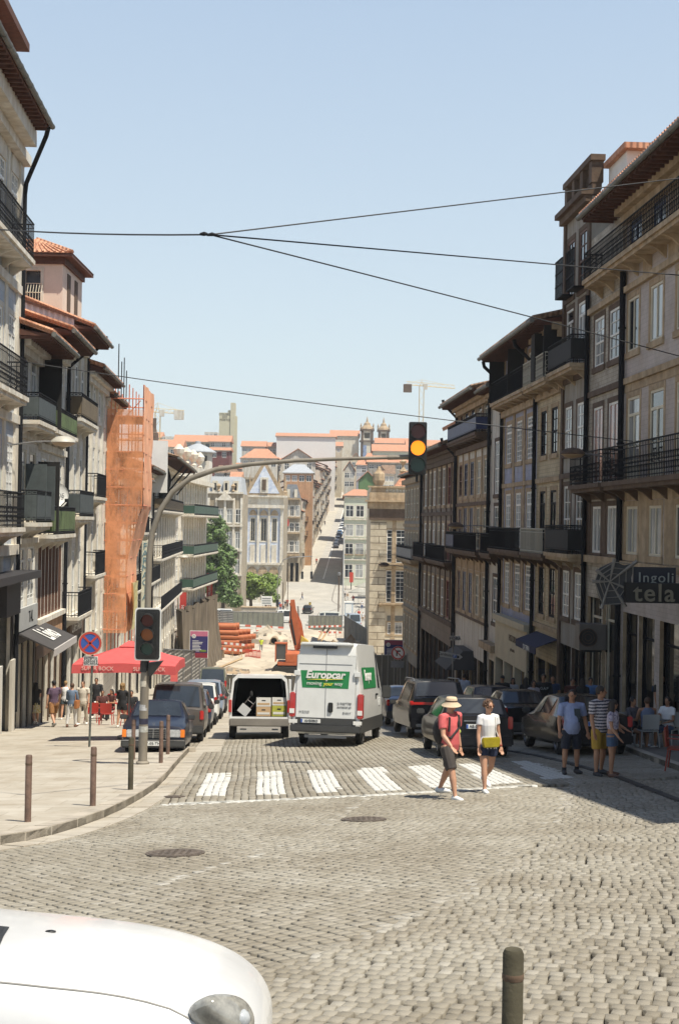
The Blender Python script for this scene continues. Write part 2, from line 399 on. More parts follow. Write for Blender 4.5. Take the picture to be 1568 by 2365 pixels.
X, Y, T, LX, LY = lattice(0, 33, math.atan2(1, KL), 0, (-14, 16), (-10, 9), .19, .135, .08, .012)      # street, rows along it
d, s_ = polyd(X, Y, STOP); k = (s_ > 0) & (Y < 47) | (Y > 34); k &= Y < 46
kk = (s_ > 0) | (Y > 40)
sets.append([a[kk & (Y < 46)] for a in (X, Y, T, LX, LY)])
X, Y, T, LX, LY = lattice(-.8, 16, R(-47), .028, (-14, 14), (-12, 12), .11, .16, .09)
d, s_ = polyd(X, Y, STOP); d2, s2 = polyd(X, Y, LB); sets.append([a[(s_ < 0) & (s2 < 0)] for a in (X, Y, T, LX, LY)])
X, Y, T, LX, LY = lattice(3, 14, R(-14), .012, (-16, 14), (-14, 14), .105, .15, .12)
d, s_ = polyd(X, Y, STOP); d2, s2 = polyd(X, Y, LB); sets.append([a[(s_ < 0) & (s2 > 0)] for a in (X, Y, T, LX, LY)])
X, Y, T, LX, LY = [np.concatenate([s[i] for s in sets]) for i in range(5)]
vis = (np.abs(X) < .245 * np.maximum(Y, 1) + 1.2) & (Y > 4.0) & (Y < 46)
vis &= ~inpoly(X, Y, pave)
X, Y, T, LX, LY = [a[vis] for a in (X, Y, T, LX, LY)]
n = len(X); print('stones', n)
zl = (LX == .11)
rowgap = np.where(zl, .085, np.where(LX > .18, .06, .045)) * rng.uniform(.5, 1.6, n)
hx = LX * (.5 - np.where(zl, .028, .045)) * rng.uniform(.94, 1.03, n); hy = LY * (.5 - rowgap)
T = T + rng.normal(0, .035, n)
px = np.interp(Y, PX, PZ) + .03 * np.clip(X, -12, 12)
tz = .002 + rng.normal(0, .0014, n)
dS, _ = polyd(X, Y, STOP)
c, s_ = np.cos(T), np.sin(T)
slope = -.1
V = np.empty((n, 12, 3)); cs = [(-1, -1), (1, -1), (1, 1), (-1, 1)]
sk = rng.uniform(-.12, .12, (n, 4, 2))
tlx = rng.normal(0, .012, n); tly = rng.normal(0, .012, n)
for lvl, (sc, dz) in enumerate(((1.0, -.07), (.97, -.008), (.86, 0))):
    for i, (a, b) in enumerate(cs):
        lx = hx * (a + sk[:, i, 0]) * sc; ly = hy * (b + sk[:, i, 1]) * sc
        wx = X + lx * c - ly * s_; wy = Y + lx * s_ + ly * c
        V[:, lvl * 4 + i, 0] = wx; V[:, lvl * 4 + i, 1] = wy
        V[:, lvl * 4 + i, 2] = px + slope * (wy - Y) + .03 * (wx - X) + tz + dz + (lx * tlx + ly * tly if lvl else 0)
fl = []
for l in (0, 1):
    for i in range(4): j = (i + 1) % 4; fl.append((l * 4 + i, l * 4 + j, l * 4 + 4 + j, l * 4 + 4 + i))
fl.append((8, 9, 10, 11)); fl = np.array(fl)
faces = (fl[None] + (np.arange(n) * 12)[:, None, None]).reshape(-1, 4)
me = bpy.data.meshes.new('cobblestones'); me.vertices.add(n * 12); me.vertices.foreach_set('co', V.ravel())
me.loops.add(faces.size); me.loops.foreach_set('vertex_index', faces.ravel().astype(np.int32))
me.polygons.add(len(faces)); me.polygons.foreach_set('loop_start', (np.arange(len(faces)) * 4).astype(np.int32))
# paint on stones: zebra bars, stop line, two worn border lines
def quadpx(*p): return [(GP(u, v).x, GP(u, v).y) for u, v in p]
bars = [quadpx((481, 1786), (529, 1784), (520, 1838), (458, 1839)), quadpx((598, 1782), (648, 1780), (654, 1834), (596, 1836)), quadpx((712, 1779), (764, 1777), (788, 1829), (726, 1831)),
        quadpx((826, 1774), (881, 1771), (929, 1824), (861, 1827)), quadpx((942, 1770), (996, 1766), (1060, 1816), (992, 1820)), quadpx((1058, 1765), (1100, 1763), (1205, 1806), (1130, 1812)), quadpx((1180, 1758), (1222, 1756), (1330, 1795), (1262, 1800))]
paint = np.zeros(n)
for b in bars: paint[inpoly(X, Y, b)] = 1
paint[dS < .12] = 1
dd, _ = polyd(X, Y, LA); q = (dd < .06) & (rng.random(n) < .4 + .3 * np.sin(X * 3)); paint[q] = rng.uniform(.1, .4, q.sum())
dd, _ = polyd(X, Y, LB); q = (dd < .12) & (rng.random(n) < .3 + .3 * np.sin(X * 2)); paint[q] = rng.uniform(.08, .3, q.sum())
tone = np.clip(rng.normal(.5, .17, n), 0, 1)
at1 = me.attributes.new('tone', 'FLOAT', 'POINT'); at1.data.foreach_set('value', np.repeat(tone, 12))
at2 = me.attributes.new('paint', 'FLOAT', 'POINT'); at2.data.foreach_set('value', np.repeat(paint, 12))
me.update(calc_edges=True)
ms = mat('granite_setts', (.3, .3, .3), .75); nn = ms.node_tree; b = nn.nodes['Principled BSDF']
a1 = nn.nodes.new('ShaderNodeAttribute'); a1.attribute_name = 'tone'; a2 = nn.nodes.new('ShaderNodeAttribute'); a2.attribute_name = 'paint'
cr = nn.nodes.new('ShaderNodeValToRGB'); cr.color_ramp.elements[0].color = (.205, .182, .14, 1); cr.color_ramp.elements[1].color = (.335, .31, .26, 1)
e = cr.color_ramp.elements.new(.5); e.color = (.275, .25, .20, 1)
nn.links.new(a1.outputs['Fac'], cr.inputs[0])
tc = nn.nodes.new('ShaderNodeTexCoord')
no = nn.nodes.new('ShaderNodeTexNoise'); no.inputs['Scale'].default_value = .55; no.inputs['Detail'].default_value = 7; nn.links.new(tc.outputs['Object'], no.inputs['Vector'])
c2 = nn.nodes.new('ShaderNodeValToRGB'); c2.color_ramp.elements[0].position = .38; c2.color_ramp.elements[1].position = .62; c2.color_ramp.elements[0].color = (.8, .77, .73, 1); nn.links.new(no.outputs['Fac'], c2.inputs[0])
mx = nn.nodes.new('ShaderNodeMix'); mx.data_type = 'RGBA'; mx.blend_type = 'MULTIPLY'; mx.inputs[0].default_value = 1
nn.links.new(cr.outputs[0], mx.inputs[6]); nn.links.new(c2.outputs[0], mx.inputs[7])
m2 = nn.nodes.new('ShaderNodeMix'); m2.data_type = 'RGBA'; nn.links.new(mx.outputs[2], m2.inputs[6]); m2.inputs[7].default_value = (.55, .54, .50, 1)
nf = nn.nodes.new('ShaderNodeTexNoise'); nf.inputs['Scale'].default_value = 34; nf.inputs['Detail'].default_value = 3; nn.links.new(tc.outputs['Object'], nf.inputs['Vector'])
mu = nn.nodes.new('ShaderNodeMath'); mu.operation = 'MULTIPLY'; mu.use_clamp = True; nn.links.new(a2.outputs['Fac'], mu.inputs[0])
mr = nn.nodes.new('ShaderNodeMapRange'); mr.inputs[1].default_value = .3; mr.inputs[2].default_value = .5; mr.inputs[3].default_value = .55; nn.links.new(nf.outputs['Fac'], mr.inputs[0]); nn.links.new(mr.outputs[0], mu.inputs[1])
nn.links.new(mu.outputs[0], m2.inputs[0]); nn.links.new(m2.outputs[2], b.inputs['Base Color'])
bp = nn.nodes.new('ShaderNodeBump'); bp.inputs['Strength'].default_value = .5; bp.inputs['Distance'].default_value = .01; nn.links.new(nf.outputs['Fac'], bp.inputs['Height']); nn.links.new(bp.outputs[0], b.inputs['Normal'])
me.materials.append(ms)
co = link('cobblestones', me); co['kind'] = 'structure'
ribbon('stop_line', [(p_.x, p_.y) for p_ in STOP], .14, -.02, .0065, mat('worn_line_paint', (.56, .55, .50), .8, var=.5, scale=7), 1, .03)
# manhole covers
M_MAN = mat('rusty_cast_iron', (.14, .11, .085), .7, var=.5, scale=12, bump=.6)
for (u, v, lb) in ((405, 1971, 'round rusty manhole cover set in the cobbles nearest the pavement kerb'), (840, 1893, 'round rusty manhole cover in the cobbles just below the stop line'), (402, 1841, 'small dark drain grate beside the curved kerb')):
    p = GP(u, v); r = .37 if v > 1850 else .2
    if v == 1893: r = .34
    mb = MB()
    n_ = 28
    def disc(rr, z0, z1, m):
        lo = [(p.x + rr * math.cos(2 * math.pi * k / n_), p.y + rr * math.sin(2 * math.pi * k / n_)) for k in range(n_)]
        mb.prism(lo, z0, z1, m, G)
    disc(r, -.04, .012, 0); disc(r * .9, 0, .017, 0)
    for k in range(-3, 4):
        for j in range(-3, 4):
            if k * k + j * j < 10: x, y = p.x + k * r * .23, p.y + j * r * .23; mb.prism([(x - .02, y - .02), (x + .02, y - .02), (x + .02, y + .02), (x - .02, y + .02)], 0, .023, 0, G)
    o = mb.build('manhole_cover' if r > .3 else 'drain_grate', M_MAN, None, (p.x, p.y, p.z)); o.location = p; tag(o, lb, 'manhole cover' if r > .3 else 'drain grate')
# ================================================================ building kit
WCACHE = {}
def win_mesh(w, h, style, surr):
    """frame (and stone surround) / pane meshes: x across, z up from the sill, -y outward, origin at sill centre on the wall face"""
    key = (round(w, 2), round(h, 2), style, surr)
    if key in WCACHE: return WCACHE[key]
    fr = MB(); pn = MB(); d = .045; x0, x1 = -w / 2, w / 2; t = .085
    if surr:
        s = .15; p = .02
        fr.box((x0 - s, -p, -.14), (x0, .02, h), 1); fr.box((x1, -p, -.14), (x1 + s, .02, h), 1)
        fr.box((x0 - s, -p - .003, h), (x1 + s, .02, h + s + .03), 1); fr.box((x0 - s - .04, -p - .05, -.2), (x1 + s + .04, .02, -.14 + .14), 1)
    a, b = d - .04, d + .03
    def bar(xa, xb, za, zb, k=0): fr.box((xa, a + k, za), (xb, b - k, zb), 0)
    bar(x0, x0 + t, 0, h); bar(x1 - t, x1, 0, h); bar(x0 + t, x1 - t, h - t, h); bar(x0 + t, x1 - t, 0, t)
    if style == 'sash':
        bar(x0 + t, x1 - t, h * .47, h * .47 + .07)
        bar(-.015, .015, t, h * .47, .01); bar(-.015, .015, h * .47 + .07, h - t, .01)
        bar(x0 + t, x1 - t, h * .24, h * .24 + .03, .012); bar(x0 + t, x1 - t, h * .74, h * .74 + .03, .012)
    elif style == 'door':
        tz = h * .77
        bar(x0 + t, x1 - t, tz, tz + .09); bar(-.05, .05, t, tz, .002)
        for k in (.3, .52): bar(x0 + t, -.05, tz * k, tz * k + .03, .012); bar(.05, x1 - t, tz * k, tz * k + .03, .012)
        bar(x0 + t, x1 - t, t, h * .18, .004)
    elif style == 'many':
        tz = h * .76
        bar(x0 + t, x1 - t, tz, tz + .1); bar(-.05, .05, t, tz, .002); bar(-.03, .03, tz + .1, h - t, .002)
        for k in range(1, 6): bar(x0 + t, x1 - t, tz * k / 6, tz * k / 6 + .035, .012)
        bar(x0 + t, x1 - t, (tz + h) / 2, (tz + h) / 2 + .03, .012)
        for s_ in (-1, 1): bar(s_ * w * .25 - .015, s_ * w * .25 + .015, t, h - t, .014)
    elif style == 'plain': bar(-.03, .03, t, h - t, .002)
    elif style == 'far': bar(-.05, .05, t, h - t, .002); bar(x0 + t, x1 - t, h * .6, h * .6 + .08, .004)
    y = (a + b) / 2
    pn.q([(x0 + .02, y, .02), (x1 - .02, y, .02), (x1 - .02, y, h - .02), (x0 + .02, y, h - .02)])
    WCACHE[key] = (fr, pn, {}); return WCACHE[key]
class Bldg:
    """a building whose street face lies on x = a + k*y (rows) or any line o + D*s; n = outward"""
    def __init__(b, name, label, a=None, y0=0, y1=1, side=1, zt=10, wall=None, deep=9, o=None, D=None, cat='building', group=None, zb=None, k=KL):
        if o is None: b.o = Vector((a, 0, 0)); b.D = Vector((k, 1, 0)); b.N = Vector((-side, -side * k * -1 * -1, 0)) if False else (Vector((-1, k, 0)) if side > 0 else Vector((1, -k, 0)))
        else: b.o = Vector(o); b.D = Vector(D); b.N = Vector((b.D.y, -b.D.x, 0))
        if o is None and side < 0: pass
        b.D = b.D / (b.D.y if o is None else b.D.length); b.N.normalize()
        b.s0, b.s1 = y0, y1; b.zt = zt; b.deep = deep; b.wallm = wall
        m = b.p((y0 + y1) / 2, 0, 0)
        b.zb = min(G(*b.p(y0).xy), G(*b.p(y1).xy)) - .1 if zb is None else zb
        b.gz = G(m.x, m.y) if zb is None else zb
        b.base = Vector((m.x, m.y, b.gz))
        b.root = thing(name, label, cat, b.base, 0, group)
        xa = b.N.cross(Vector((0, 0, 1)))          # local x axis of windows so that local -y = N
        b.wx = Vector((-b.N.y, b.N.x, 0)); b.rz = math.atan2(b.wx.y, b.wx.x)
        b.holes = []; b.trim = MB(); b.bits = []; b.wk = 1.2; b.sgn = 1 if b.wx.dot(b.D) > 0 else -1
    def p(b, s, n=0, z=0): return b.o + b.D * s + b.N * n + Vector((0, 0, z))
    def part(b, mb, name, mats, parent=None, **k): return mb.build(name, mats, parent or b.root, b.base, **k)
    def bx(b, mb, s0, s1, n0, n1, z0, z1, m=0):
        P_ = [b.p(s, n, z) for z in (z0, z1) for s, n in ((s0, n0), (s1, n0), (s1, n1), (s0, n1))]
        mb.hexa(P_, m); return mb
    def win(b, s, z0, z1, w=1.1, style='sash', frame=None, pane=None, surr=M_GRAN, name='window', hole=True):
        w *= b.wk; frame = frame or M_WHITE; pane = pane or random.choice((M_GLASS, M_GLASS2)); h = z1 - z0
        fr, pn, mc = win_mesh(w, h, style, bool(surr))
        k = (frame.name, surr.name if surr else '', pane.name)
        if k not in mc: mc[k] = (fr.mesh(name, [frame, surr or frame]), pn.mesh('pane', pane))
        o = link(name, mc[k][0], b.root); o.location = b.p(s, .002, z0) - b.base; o.rotation_euler = (0, 0, b.rz)
        c = link('pane', mc[k][1], o)
        if hole: b.holes.append((s - w / 2, s + w / 2, z0, z1))
        return o
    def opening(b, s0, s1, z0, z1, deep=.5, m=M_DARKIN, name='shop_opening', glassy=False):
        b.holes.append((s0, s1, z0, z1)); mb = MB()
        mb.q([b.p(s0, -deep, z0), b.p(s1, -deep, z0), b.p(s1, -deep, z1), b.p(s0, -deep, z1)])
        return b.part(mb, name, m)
    def rows(b, cols, floors, w, style='sash', **k):
        for s in cols:
            for z0, z1 in floors: b.win(s, z0, z1, w, style, **k)
    def band(b, z, h=.18, p=.08, m=0, s0=None, s1=None):
        q = MB(); b.bx(q, (b.s0 if s0 is None else s0) + .002, (b.s1 if s1 is None else s1) - .002, 0, p, z, z + h, m); b.bits.append(('string_course', q))
    def pil(b, s, w=.45, p=.05, z0=None, z1=None, m=0):
        q = MB(); b.bx(q, s - w / 2, s + w / 2, 0, p, b.zb if z0 is None else z0, (b.zt - .02) if z1 is None else z1, m); b.bits.append(('pilaster', q))
    def pipe(b, s, z0=None, z1=None, r=.065, m=None, n=.14, elbow=None):
        mb = MB(); z1 = b.zt if z1 is None else z1; z0 = b.zb if z0 is None else z0
        pts = ([b.p(s, elbow, z1 + .5), b.p(s, elbow - .05, z1 + .25)] if elbow else []) + [b.p(s, n, z1 - (.6 if elbow else 0)), b.p(s, n, z0)]
        mb.tube(pts, r, 8)
        for i in range(4): z = z0 + (z1 - z0) * (i + .5) / 4; mb.tube([b.p(s, n, z), b.p(s, n, z + .06)], r * 1.35, 8)
        return b.part(mb, 'downpipe', m or M_IRON, smooth=True)
    def balcony(b, s0, s1, z, proj=.75, h=1.0, style='bars', m=None, slabm=M_GRAN, brackets=True, slab=.15):
        mb = MB(); b.bx(mb, s0, s1, 0, proj, z - slab, z); b.bx(mb, s0 + .05, s1 - .05, 0, proj - .08, z - slab - .12, z - slab)
        if brackets:
            nb = max(2, int((s1 - s0) / 1.6) + 1)
            for i in range(nb):
                s = s0 + .25 + (s1 - s0 - .5) * i / (nb - 1)
                mb.loft([[b.p(s + dx, 0, z - slab - .5), b.p(s + dx, .1, z - slab - .42), b.p(s + dx, proj * .4, z - slab - .25), b.p(s + dx, proj * .85, z - slab - .12), b.p(s + dx, 0, z - slab - .12)] for dx in (-.07, .07)])
        o = b.part(mb, 'balcony', slabm)
        r = MB(); m = m or M_IRON; e = .06
        cor = [b.p(s0 + e, 0, 0), b.p(s0 + e, proj - e, 0), b.p(s1 - e, proj - e, 0), b.p(s1 - e, 0, 0)]
        for a, c in zip(cor, cor[1:]):
            L = (c - a).length; t = (c - a) / L
            r.tube([a + Vector((0, 0, z + h)), c + Vector((0, 0, z + h))], .028, 5); r.tube([a + Vector((0, 0, z + .08)), c + Vector((0, 0, z + .08))], .018, 4)
            if style != 'plain': r.tube([a + Vector((0, 0, z + h - .14)), c + Vector((0, 0, z + h - .14))], .014, 4)
            if style == 'panel':
                nn_ = t.cross(Vector((0, 0, 1))) * .01
                r.hexa([a + nn_ + Vector((0, 0, z + .14)), c + nn_ + Vector((0, 0, z + .14)), c - nn_ + Vector((0, 0, z + .14)), a - nn_ + Vector((0, 0, z + .14)),
                        a + nn_ + Vector((0, 0, z + h - .16)), c + nn_ + Vector((0, 0, z + h - .16)), c - nn_ + Vector((0, 0, z + h - .16)), a - nn_ + Vector((0, 0, z + h - .16))], 1)
            sp = {'bars': .13, 'plain': .13, 'panel': .16, 'ornate': .17}[style]; nbar = max(2, int(L / sp))
            for i in range(nbar + 1):
                q = a + t * (L * i / nbar)
                r.tube([q + Vector((0, 0, z)), q + Vector((0, 0, z + h))], .011, 4, cap=False)
                if style == 'ornate' and i < nbar:
                    cx = q + t * (L / nbar / 2); rr = L / nbar * .42
                    for zz in (z + .3, z + .58):
                        r.tube([cx + t * (rr * math.cos(an)) + Vector((0, 0, zz + rr * 1.5 * math.sin(an))) for an in [2 * math.pi * j / 7 for j in range(8)]], .011, 3, cap=False)
                if style == 'panel' and i < nbar:
                    cx = q + t * (L / nbar / 2)
                    for zz in (z + .19, z + h - .07): r.tube([cx + t * .05 + Vector((0, 0, zz)), cx - t * .05 + Vector((0, 0, zz))], .02, 4)
        b.part(r, 'railing', [M_IRON if style == 'panel' else m, m], o)
        return o
    def eave(b, over=1.0, z=None, drop=.12, s0=None, s1=None, soff=None, gut=True, tile=None, rise=2.0, back=None, cornice=True):
        """tiled roof pitch rising from the gutter line to the ridge, boarded soffit, gutter"""
        z = b.zt if z is None else z; s0 = b.s0 - .1 if s0 is None else s0; s1 = b.s1 + .1 if s1 is None else s1
        back = b.deep * .5 if back is None else back
        mb = MB(); n0, n1 = over, -back
        zr = z + rise
        for (za, zb_, m) in ((.16, .16, 0),):
            mb.hexa([b.p(s0, n0, z), b.p(s1, n0, z), b.p(s1, n1, zr), b.p(s0, n1, zr), b.p(s0, n0, z + .13), b.p(s1, n0, z + .13), b.p(s1, n1, zr + .13), b.p(s0, n1, zr + .13)], 0)
            mb.hexa([b.p(s0, n1, zr), b.p(s1, n1, zr), b.p(s1, n1 * 2, z), b.p(s0, n1 * 2, z), b.p(s0, n1, zr + .13), b.p(s1, n1, zr + .13), b.p(s1, n1 * 2, z + .13), b.p(s0, n1 * 2, z + .13)], 0)
        sp = .24; k = int((s1 - s0) / sp)
        for i in range(k + 1):           # cover tiles as half-round ribs
            s = s0 + (s1 - s0) * i / k
            mb.tube([b.p(s, n0 + .04, z + .13), b.p(s, n1, zr + .13)], .075, 6, 0)
        ro = b.part(mb, 'roof', [tile or M_TILE])
        sf = MB()
        sf.hexa([b.p(s0 + .02, n0 - .04, z - .07), b.p(s1 - .02, n0 - .04, z - .07), b.p(s1 - .02, .0, z - .04), b.p(s0 + .02, .0, z - .04), b.p(s0 + .02, n0 - .04, z - .002), b.p(s1 - .02, n0 - .04, z - .002), b.p(s1 - .02, .0, z + .2), b.p(s0 + .02, .0, z + .2)])
        kk = int((s1 - s0) / .45)
        for i in range(kk + 1):
            s = s0 + .06 + (s1 - s0 - .2) * i / kk; b.bx(sf, s, s + .09, .02, n0 - .08, z - .16, z - .06)
        b.part(sf, 'eave_soffit', soff or M_SOFF, ro)
        if cornice:
            c = min(.45, over * .5); b.bx(b.trim, b.s0 + .003, b.s1 - .003, 0, c * .5, z - .62, z - .34); b.bx(b.trim, b.s0 + .004, b.s1 - .004, 0, c, z - .34, z - .045)
        if gut:
            g = MB(); g.tube([b.p(s0, n0 + .07, z + .0), b.p(s1, n0 + .07, z + .0)], .085, 8)
            j = int((s1 - s0) / .9)
            for i in range(j + 1): s = s0 + (s1 - s0) * i / j; g.tube([b.p(s - .03, n0 + .07, z), b.p(s + .03, n0 + .07, z)], .1, 8)
            b.part(g, 'gutter', M_ZINC, ro, smooth=True)
        return ro
    def finish(b, trim=M_GRAN, sides=None, top=True):
        """street wall with real openings and reveals, plus side and back walls"""
        mb = MB(); d = .12
        ss = sorted({b.s0, b.s1} | {h[0] for h in b.holes} | {h[1] for h in b.holes}); zs = sorted({b.zb, b.zt} | {h[2] for h in b.holes} | {h[3] for h in b.holes})
        ss = [s for s in ss if b.s0 <= s <= b.s1]; zs = [z for z in zs if b.zb <= z <= b.zt]
        for s, s2 in zip(ss, ss[1:]):
            z_start = None
            for z, z2 in zip(zs, zs[1:]):
                cs, cz = (s + s2) / 2, (z + z2) / 2
                inh = any(h[0] < cs < h[1] and h[2] < cz < h[3] for h in b.holes)
                if not inh: mb.q([b.p(s, 0, z), b.p(s2, 0, z), b.p(s2, 0, z2), b.p(s, 0, z2)])
        for a0, a1, z0, z1 in b.holes:
            for q in (((a0, z0), (a0, z1)), ((a1, z0), (a1, z1)), ((a0, z0), (a1, z0)), ((a0, z1), (a1, z1))):
                (sa, za), (sb, zb_) = q; mb.q([b.p(sa, 0, za), b.p(sb, 0, zb_), b.p(sb, -d, zb_), b.p(sa, -d, za)], 1)
        n = -b.deep
        mb.q([b.p(b.s0, 0, b.zb), b.p(b.s0, n, b.zb), b.p(b.s0, n, b.zt), b.p(b.s0, 0, b.zt)], 2)
        mb.q([b.p(b.s1, 0, b.zb), b.p(b.s1, n, b.zb), b.p(b.s1, n, b.zt), b.p(b.s1, 0, b.zt)], 2)
        mb.q([b.p(b.s0, n, b.zb), b.p(b.s1, n, b.zb), b.p(b.s1, n, b.zt), b.p(b.s0, n, b.zt)], 2)
        mb.q([b.p(b.s0, 0, b.zt), b.p(b.s1, 0, b.zt), b.p(b.s1, n, b.zt), b.p(b.s0, n, b.zt)], 2)
        me = mb.mesh('wall', [b.wallm, trim, sides or b.wallm], b.base)
        # wall coordinates: rotate mesh data so that object x runs along the wall for the patterns
        o = link('wall', me, b.root); Mi = Matrix.Rotation(-b.rz, 4, 'Z'); me.transform(Mi); o.rotation_euler = (0, 0, b.rz)
        if b.trim.f: b.part(b.trim, 'cornice', [trim, M_GRAND])
        for nm, q in b.bits: b.part(q, nm, [trim, M_GRAND])
        return b
# wall materials
def stone(name, c, v=.22): return brick_mat(name, c, tuple(x * .9 for x in c), tuple(x * .62 for x in c), 1.25, .45, .012, bump=.3, var=v)
W_BEIGE = stone('beige_granite_wall', (.50, .385, .24)); W_LILAC = brick_mat('lilac_tile_wall', (.50, .44, .41), (.45, .40, .37), (.34, .30, .28), .28, .14, .006, bump=.1, var=.15)
W_WTILE = brick_mat('worn_white_tile_wall', (.55, .50, .41), (.44, .39, .31), (.24, .20, .15), .28, .14, .008, bump=.15, var=.35)
W_BLUE = brick_mat('blue_tile_wall', (.30, .34, .50), (.38, .40, .52), (.20, .22, .30), .28, .28, .006, bump=.1, var=.2)
W_GREY = mat('grey_render_wall', (.36, .34, .30), .9, var=.25, scale=.8, grime=.35); W_WHITE = mat('white_render_wall', (.62, .60, .54), .9, var=.16, scale=.9, grime=.3)
W_CREAM = mat('cream_render_wall', (.60, .54, .42), .9, var=.15, scale=.8, grime=.25); W_PINK = mat('pink_render_wall', (.72, .58, .47), .9, var=.12, scale=.8)
W_BROWN = stone('brown_stone_wall', (.24, .19, .15)); W_YTILE = brick_mat('cream_tile_wall', (.56, .47, .30), (.50, .42, .27), (.30, .26, .18), .4, .16, .01, bump=.2, var=.2)
W_DKRED = mat('dark_red_wall', (.16, .05, .045), .9, var=.25, scale=.8); W_LBLUE = brick_mat('pale_blue_tile_wall', (.34, .36, .42), (.38, .39, .43), (.27, .28, .31), .3, .3, .006, bump=.1, var=.2)
GWOOD = mat('brown_wood_frame', (.16, .075, .045), .6, var=.3, scale=4); GRED = mat('dark_red_frame', (.20, .05, .04), .6); GBLUE = mat('blue_painted_wood', (.025, .04, .12), .5, var=.2)
CREAMF = mat('cream_window_frame', (.66, .60, .46), .6, var=.2)
# ================================================================ right-hand row (in shade)
RW = dict(side=1)
def gz(y, x=9): return G(x, y)
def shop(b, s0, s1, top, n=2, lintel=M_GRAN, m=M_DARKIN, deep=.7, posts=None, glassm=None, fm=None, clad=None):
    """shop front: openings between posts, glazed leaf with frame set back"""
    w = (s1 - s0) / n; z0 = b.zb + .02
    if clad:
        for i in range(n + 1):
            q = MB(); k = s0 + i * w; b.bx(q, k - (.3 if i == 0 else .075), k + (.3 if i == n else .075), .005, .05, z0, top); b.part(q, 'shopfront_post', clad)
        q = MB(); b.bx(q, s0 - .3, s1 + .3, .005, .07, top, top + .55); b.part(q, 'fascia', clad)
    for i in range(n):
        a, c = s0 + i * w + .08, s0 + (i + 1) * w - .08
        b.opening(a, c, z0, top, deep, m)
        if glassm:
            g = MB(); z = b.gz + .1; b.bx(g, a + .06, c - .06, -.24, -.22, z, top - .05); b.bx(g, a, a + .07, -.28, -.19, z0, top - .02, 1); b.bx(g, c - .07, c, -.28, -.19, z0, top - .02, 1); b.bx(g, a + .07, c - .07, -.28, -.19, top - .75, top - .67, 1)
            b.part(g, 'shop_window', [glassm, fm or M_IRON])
M_SHOPG = mat('shop_glass', (.03, .03, .028), .04, spec=1)
A1 = Bldg('townhouse', 'tall beige stone house at the right edge above the hanging shop sign', 12, 16, 47.1, 1, 10.6, W_LILAC, 12, group=None)
cols = [45.9, 43.2, 40.4, 37.6, 34.8, 32, 29.2]
for s in cols:
    A1.win(s + .2, 5.75, 7.5, 1.15, 'plain', CREAMF, surr=M_GRAN); A1.win(s, 1.55, 4.25, 1.25, 'door', CREAMF, surr=M_GRAN)
    A1.win(s, -.85, .7, 1.15, 'plain', CREAMF, surr=M_GRAN); A1.win(s, 8.8, 10.1, 1.1, 'door', GBLUE, surr=M_GRAN)
for i in range(8): A1.pil(47.3 - i * 2.8 - (0 if i else -.0), 1.0 if i else .5, .02, 7.95, 10.0); A1.pil(47.3 - i * 2.8 if i else 46.85, 1.0 if i else .4, .02, -1.08, .9)
A1.band(.9, .45, .03); A1.band(10.2, .35, .03)
A1.band(4.72, .2, .1); A1.band(7.75, .2, .14); A1.band(-1.3, .22, .14); A1.band(4.45, .26, .025)
shop(A1, 38.2, 42.6, -2.75, 2, glassm=M_SHOPG); shop(A1, 43.0, 46.9, -2.75, 2, glassm=M_SHOPG); shop(A1, 30, 37.8, -2.75, 3, glassm=M_SHOPG)
A1.wk = 1.15
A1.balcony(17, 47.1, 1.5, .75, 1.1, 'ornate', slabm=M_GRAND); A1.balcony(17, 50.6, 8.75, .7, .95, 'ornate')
A1.eave(1.15, 10.65, s0=16, s1=49, rise=2.6); A1.pipe(47.0, r=.1, z1=8.5); A1.finish()
A2 = Bldg('townhouse', 'narrow house with worn white tiles between the two thick downpipes right of the parapet house', 12, 47.1, 52.2, 1, 10.55, W_WTILE, 12)
for s in (48.5, 50.7):
    A2.win(s, 5.75, 7.5, 1.2, 'sash', surr=M_GRAND); A2.win(s, 1.55, 4.3, 1.15, 'plain', surr=M_GRAND, pane=mat('pane_with_painted_red_reflection', (.35, .10, .05), .15, spec=.8, var=.6, scale=2, stretch=(1, 1, .6)))  # red reflection painted into the pane colour
    A2.win(s, -.9, .75, 1.05, 'plain', surr=M_GRAND)
A2.band(1.0, .35, .03, 1); A2.pil(49.6, .55, .03, -1.0, 1.0, 1); A2.pil(47.45, .5, .03, -1.0, 1.0, 1); A2.pil(51.85, .5, .03, -1.0, 1.0, 1)
A2.band(4.72, .2, .1, 1); A2.band(7.75, .2, .16); A2.band(-1.25, .25, .16)
shop(A2, 47.4, 52, -2.5, 2, glassm=M_SHOPG, fm=CREAMF)
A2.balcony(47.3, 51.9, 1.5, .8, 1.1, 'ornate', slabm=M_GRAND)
A2.pipe(52.1, r=.08, z1=8.5); A2.finish()
M_CORRW = mat('white_render_gable', (.75, .73, .68), .8, var=.1)
C1 = Bldg('townhouse', 'tall dark house with a stone parapet and balusters on top, taller than both neighbours', 12, 52.2, 56.8, 1, 12.2, W_GREY, 12)
for s in (53.5, 55.6):
    C1.win(s, 9.0, 11.2, 1.05, 'sash', surr=M_GRAND, frame=GWOOD); C1.win(s, 6.15, 8.5, 1.05, 'door', surr=M_GRAND); C1.win(s, 2.9, 4.7, 1.0, 'sash', surr=M_GRAND)
    C1.win(s, -.9, 1.6, 1.0, 'sash', surr=M_GRAND); C1.win(s, -3.5, -1.7, 1.0, 'sash', surr=M_GRAND)
C1.balcony(52.4, 56.7, 6.07, .7, 1.05, 'panel', mat('black_netting', (.015, .015, .015), .8)); C1.balcony(52.4, 56.7, -1.0, .7, 1.05, 'panel', MATS['black_netting'])
c = MB()
